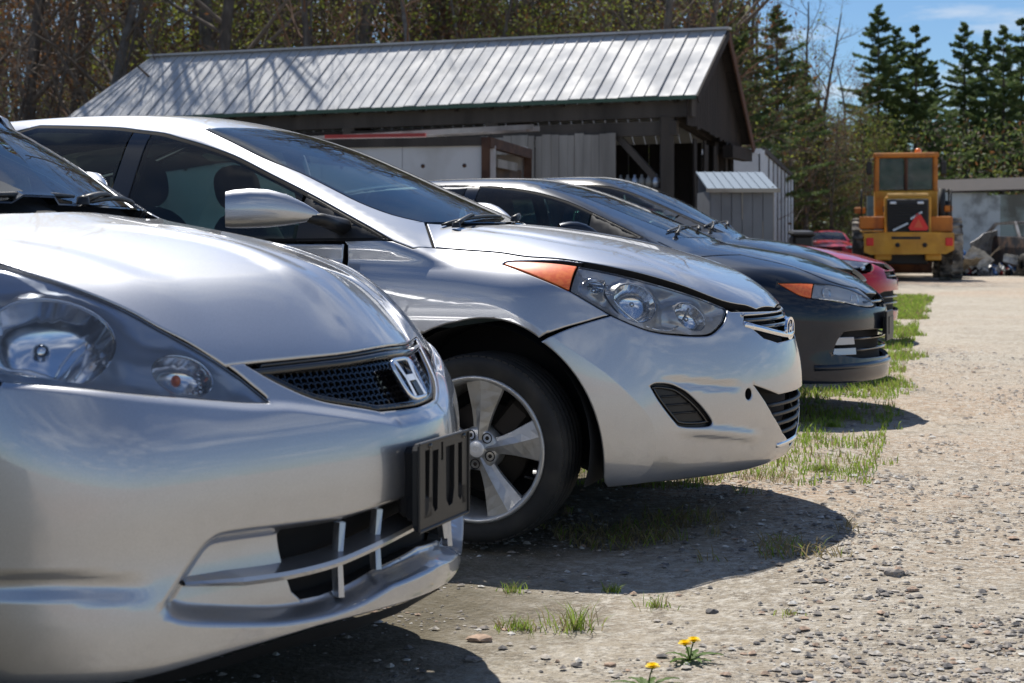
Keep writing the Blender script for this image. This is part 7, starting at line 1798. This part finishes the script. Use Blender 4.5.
def pine(seed, H=16, R0=.22, dens=1., lowest=.22, wide=.26, n_wh=30):
    r = random.Random(seed); nr = np.random.RandomState(seed); tr = TB(seed); br = TB(seed+5); C = []
    lean = (r.gauss(0, .01), r.gauss(0, .01)); top = Vector((lean[0]*H, lean[1]*H, H)); tr.tube([Vector((0, 0, -.1)).lerp(top, i/8) for i in range(9)], [R0*(1-.95*i/8) for i in range(9)], 8)
    for w in range(n_wh*5):
            t = lowest+(1-lowest)*((w+r.uniform(-2, 2))/(n_wh*5)); t = min(max(t, .05), .99); z = H*t; q = max(0, (t-lowest)/(1-lowest)); Lm = H*wide*min(1, q*4+.5)*(1-q)**.85+.10
            if r.random() < .10 or (q < .25 and r.random() < .45): continue
            a = r.uniform(0, 6.28); L = Lm*r.uniform(.45, 1.2); d = Vector((math.cos(a), math.sin(a), r.uniform(-.20, .10)+.35*q)); sidev = Vector((-math.sin(a), math.cos(a), 0))
            p0 = Vector((lean[0]*z, lean[1]*z, z)); f = lambda s_: p0+d*L*s_+Vector((0, 0, .16*L*s_*s_-.10*L*s_))
            br.tube([f(0), f(.35), f(.7), f(1)], [.03*L/3+.01, .018*L/3+.006, .010, .004], 3)
            m_ = int(dens*(90+95*L)); s_ = .18+.84*nr.rand(m_)**.75; v = nr.randn(m_)*(.05+.17*L*(1.12-s_)*.8)
            P = np.array([p0.x, p0.y, p0.z])+np.outer(s_*L, np.array(d))+np.outer(v, np.array(sidev)); P[:, 2] += .16*L*s_*s_-.10*L*s_+nr.randn(m_)*.035-np.abs(v)*.12
            C.append(P)
    C = np.concatenate(C); me = quads('crown', C, .036+.040*nr.rand(len(C)), [NEEDLE, NEEDLE2], seed, 2.2, (nr.rand(len(C)) < .35).astype(int))
    return tr.mesh('trunk', BARK), br.mesh('branches', BARK), me
def leaves_on(tips, n, seed, m, size=.06, jitter=.25, name='leaves'):
    nr = np.random.RandomState(seed); C = tips[nr.randint(0, len(tips), n)]+nr.randn(n, 3)*jitter; return quads(name, C, size*(.5+nr.rand(n)), m, seed)
def plant(name, meshes, names, loc, rz, sc, label, cat, group):
    t = thing(name, label, cat, loc, rz, group); t.scale = (sc, sc, sc)
    for me, nm in zip(meshes, names): o = link(bpy.data.objects.new(nm, me), t)
    return t
BT = []
for i in range(5):
    t_, b_, tips = bare_tree(30+i, H=13+i % 3*1.5, R0=.17+.03*(i % 3), spread=.42+.06*(i % 3), levels=3, first=.22, nb=18)
    BT.append((t_, b_, leaves_on(tips, 1500, i, [BUD if i % 2 else RUSSET], .06), tips))
SAP = []
for i in range(5):
    t_, b_, tips = bare_tree(60+i, H=6.5+i % 3, R0=.045+.015*(i % 2), spread=.6, levels=3, first=.06, nb=20, lean=.12)
    lf = leaves_on(tips, (500, 1500, 900, 1900, 300)[i], 80+i, [(RUSSET, BUD, RUSSET, BUD, RUSSET)[i]], .045, .3)
    SAP.append((t_, b_, lf, tips))
PN = [pine(100+i, H=15, R0=.2+.03*i, dens=(1.3, 1.05, 1.35)[i], lowest=(.15, .22, .10)[i], wide=(.29, .26, .32)[i]) for i in range(3)]
def at(px, Y, z=None):
    X = (px-512)/1600*Y; return (X, Y, gz(X, Y) if z is None else z)
def where(px):
    return 'left of the barn, above the nearest cars' if px < 130 else 'behind the left third of the barn roof' if px < 320 else 'behind the middle of the barn roof' if px < 520 else 'behind the right end of the barn roof'
def woods():
    r = random.Random(77)
    L = ['bare grey-trunked tree in the woods above the barn roof', 'bare tree with last russet leaves in the woods above the barn roof', 'bare tree with pale spring buds in the woods above the barn roof']
    k = 0
    # big trunks one can follow above the barn roof
    for px, Y, s_ in ((196, 47, 1.1), (226, 43, 1.25), (150, 52, 1), (262, 50, .95), (300, 46, 1), (330, 54, .9), (356, 44, 1.15), (385, 50, 1), (410, 47, 1.2), (437, 45, 1.3), (470, 46, 1.2), (498, 52, .9), (520, 47, 1), (560, 44, .9), (592, 50, 1), (620, 46, .9), (655, 42, .85), (668, 47, 1.1), (690, 43, .9),
                      (20, 40, 1), (60, 44, 1.1), (100, 39, .9), (-30, 42, 1), (130, 45, 1.1), (812, 74, .8), (838, 78, .75), (700, 52, 1.0), (800, 90, .9)):
        i = k % 5; a, b_, l, _ = BT[i]; kind = 0 if (k % 3 == 0) else (2 if i % 2 else 1)
        lab = (L[kind].replace('in the woods above the barn roof', where(px)) if px < 700 else 'slim bare tree in the thin woods right of the barn')
        plant('bare_tree', (a, b_) if kind == 0 else (a, b_, l), ('trunk', 'branches', 'leaves'), at(px, Y), r.uniform(0, 6), s_, lab, 'tree', lab); k += 1
    for (x_, y_, i_, s_) in ((-4.9, 37.3, 0, .85), (-7.6, 38.8, 2, .9), (-2.0, 36.6, 3, .75)):
        a, b_, l, _ = BT[i_]; lab = 'bare tree close behind the barn that throws branch shadows on its roof'
        plant('bare_tree', (a, b_), ('trunk', 'branches'), (x_, y_, 0), x_, s_, lab, 'tree', lab)
    # understory
    for j in range(150):
        px = r.uniform(-60, 700) if j < 125 else r.uniform(740, 870); Y = r.uniform(38, 58) if px < 700 else r.uniform(62, 85)
        if -1 < (px-95)/600 < 1 and Y < 41 and px > 120: Y += 5
        i = j % 5; a, b_, l, _ = SAP[i]
        lab = ('thin bare sapling with russet leaves in the undergrowth', 'thin sapling with yellow-green spring leaves in the undergrowth')[i in (1, 3)] if px < 720 else ('brownish sapling in the brush left of the loader', 'yellow-green sapling in the brush left of the loader')[i in (1, 3)]
        plant('sapling', (a, b_, l), ('trunk', 'branches', 'leaves'), at(px, Y), r.uniform(0, 6), r.uniform(.7, 1.25), (lab.replace('in the undergrowth', where(px)) if px < 720 else lab), 'sapling', (lab.replace('in the undergrowth', where(px)) if px < 720 else lab))
    # brown wood far behind, one mass: trunks and leaf specks on the bank
    nr = np.random.RandomState(5); n = 60000; Y = 50+nr.rand(n)*34; px = -200+nr.rand(n)*950; X = (px-512)/1600*Y; Z = hill_h(X, Y)+nr.rand(n)**1.3*13
    me = quads('far_woods', np.stack([X, Y, Z], 1), .07+.10*nr.rand(n), [TWIG, TWIG2, RUSSET, BUD, NEEDLE], 3, 1.5, np.where(vnoise(X, Z*2, 3.5, 41) > .62, nr.choice(5, n, p=[.2, .1, .1, .42, .18]), nr.choice(5, n, p=[.46, .25, .19, .04, .06]))); o = link(bpy.data.objects.new('far_woods', me)); tag(o, 'mass of brown twigs and dead leaves deep in the woods', 'woods', kind='stuff')
    tb = TB(1)
    for k in range(420):
        Yt = r.uniform(52, 92); pxx = r.uniform(-200, 760); x = (pxx-512)/1600*Yt; z = gz(x, Yt); h = r.uniform(8, 16); lx = r.gauss(0, .05)*h; rr = r.uniform(.04, .15); tb.tube([Vector((x, Yt, z-.2)), Vector((x+lx*.4, Yt, z+h*.5)), Vector((x+lx, Yt, z+h))], [rr, rr*.7, rr*.2], 5)
    o = link(bpy.data.objects.new('far_trunks', tb.mesh('far_trunks', BARK))); tag(o, 'dim trunks of the woods deep behind the barn', 'woods', kind='stuff')
    # underbrush to the right, behind the loader
    n = 70000; Y = 70+nr.rand(n)*45; px = 690+nr.rand(n)*420; X = (px-512)/1600*Y; Z = nr.rand(n)**1.6*6.5
    me = quads('brush', np.stack([X, Y, Z], 1), .035+.07*nr.rand(n), [TWIG, BUD, NEEDLE2, RUSSET, NEEDLE], 4, 1.6, nr.choice(5, n, p=[.30, .17, .2, .13, .2])); o = link(bpy.data.objects.new('brush', me)); tag(o, 'mixed brush under the pines behind the yard', 'brush', kind='stuff')
woods()
def pines():
    r = random.Random(12); top = lambda y, Y: (241-y)/1600*Y+.98
    spec = [(742, 6, 50, 0), (777, 6, 58, 1), (722, -10, 47, 2), (806, 62, 70, 2), (800, 60, 84, 0), (822, 95, 90, 2), (748, 70, 74, 2), (715, 2, 60, 1), (840, 120, 95, 0),
            (878, 4, 80, 1), (898, 28, 86, 0), (915, 25, 80, 2), (932, 60, 90, 0), (868, 85, 92, 2), (890, 90, 98, 0), (948, 90, 95, 2),
            (965, 22, 84, 1), (985, 30, 92, 0), (1004, 25, 82, 1), (1020, 18, 88, 2), (975, 90, 100, 0), (1040, 30, 90, 0), (1065, 10, 86, 1), (1090, 40, 92, 2), (930, 110, 104, 1), (1000, 110, 104, 2), (860, 130, 104, 0),
            (530, -20, 60, 0), (575, 30, 66, 2), (548, 40, 72, 2), (610, 0, 74, 1), (480, 10, 70, 2), (640, -40, 78, 0), (690, -30, 80, 1)]
    for k, (px, y, Y, i) in enumerate(spec):
        h = top(y, Y); s_ = h/15*1.0
        if px < 700: lab, g = 'dark pine standing among the bare trees behind the barn', 'pines among the bare trees'
        elif px < 850: lab, g = 'ragged pine of the group between the barn and the loader', 'pines between barn and loader'
        elif px < 955: lab, g = 'dense dark pine of the tall clump directly behind the loader', 'pines behind the loader'
        else: lab, g = 'airy pine of the row above the pale blue building', 'pines above the pale building'
        plant('pine_tree', PN[i], ('trunk', 'branches', 'crown'), at(px, Y), r.uniform(0, 6), s_, lab, 'tree', g)
    tb = None
pines()
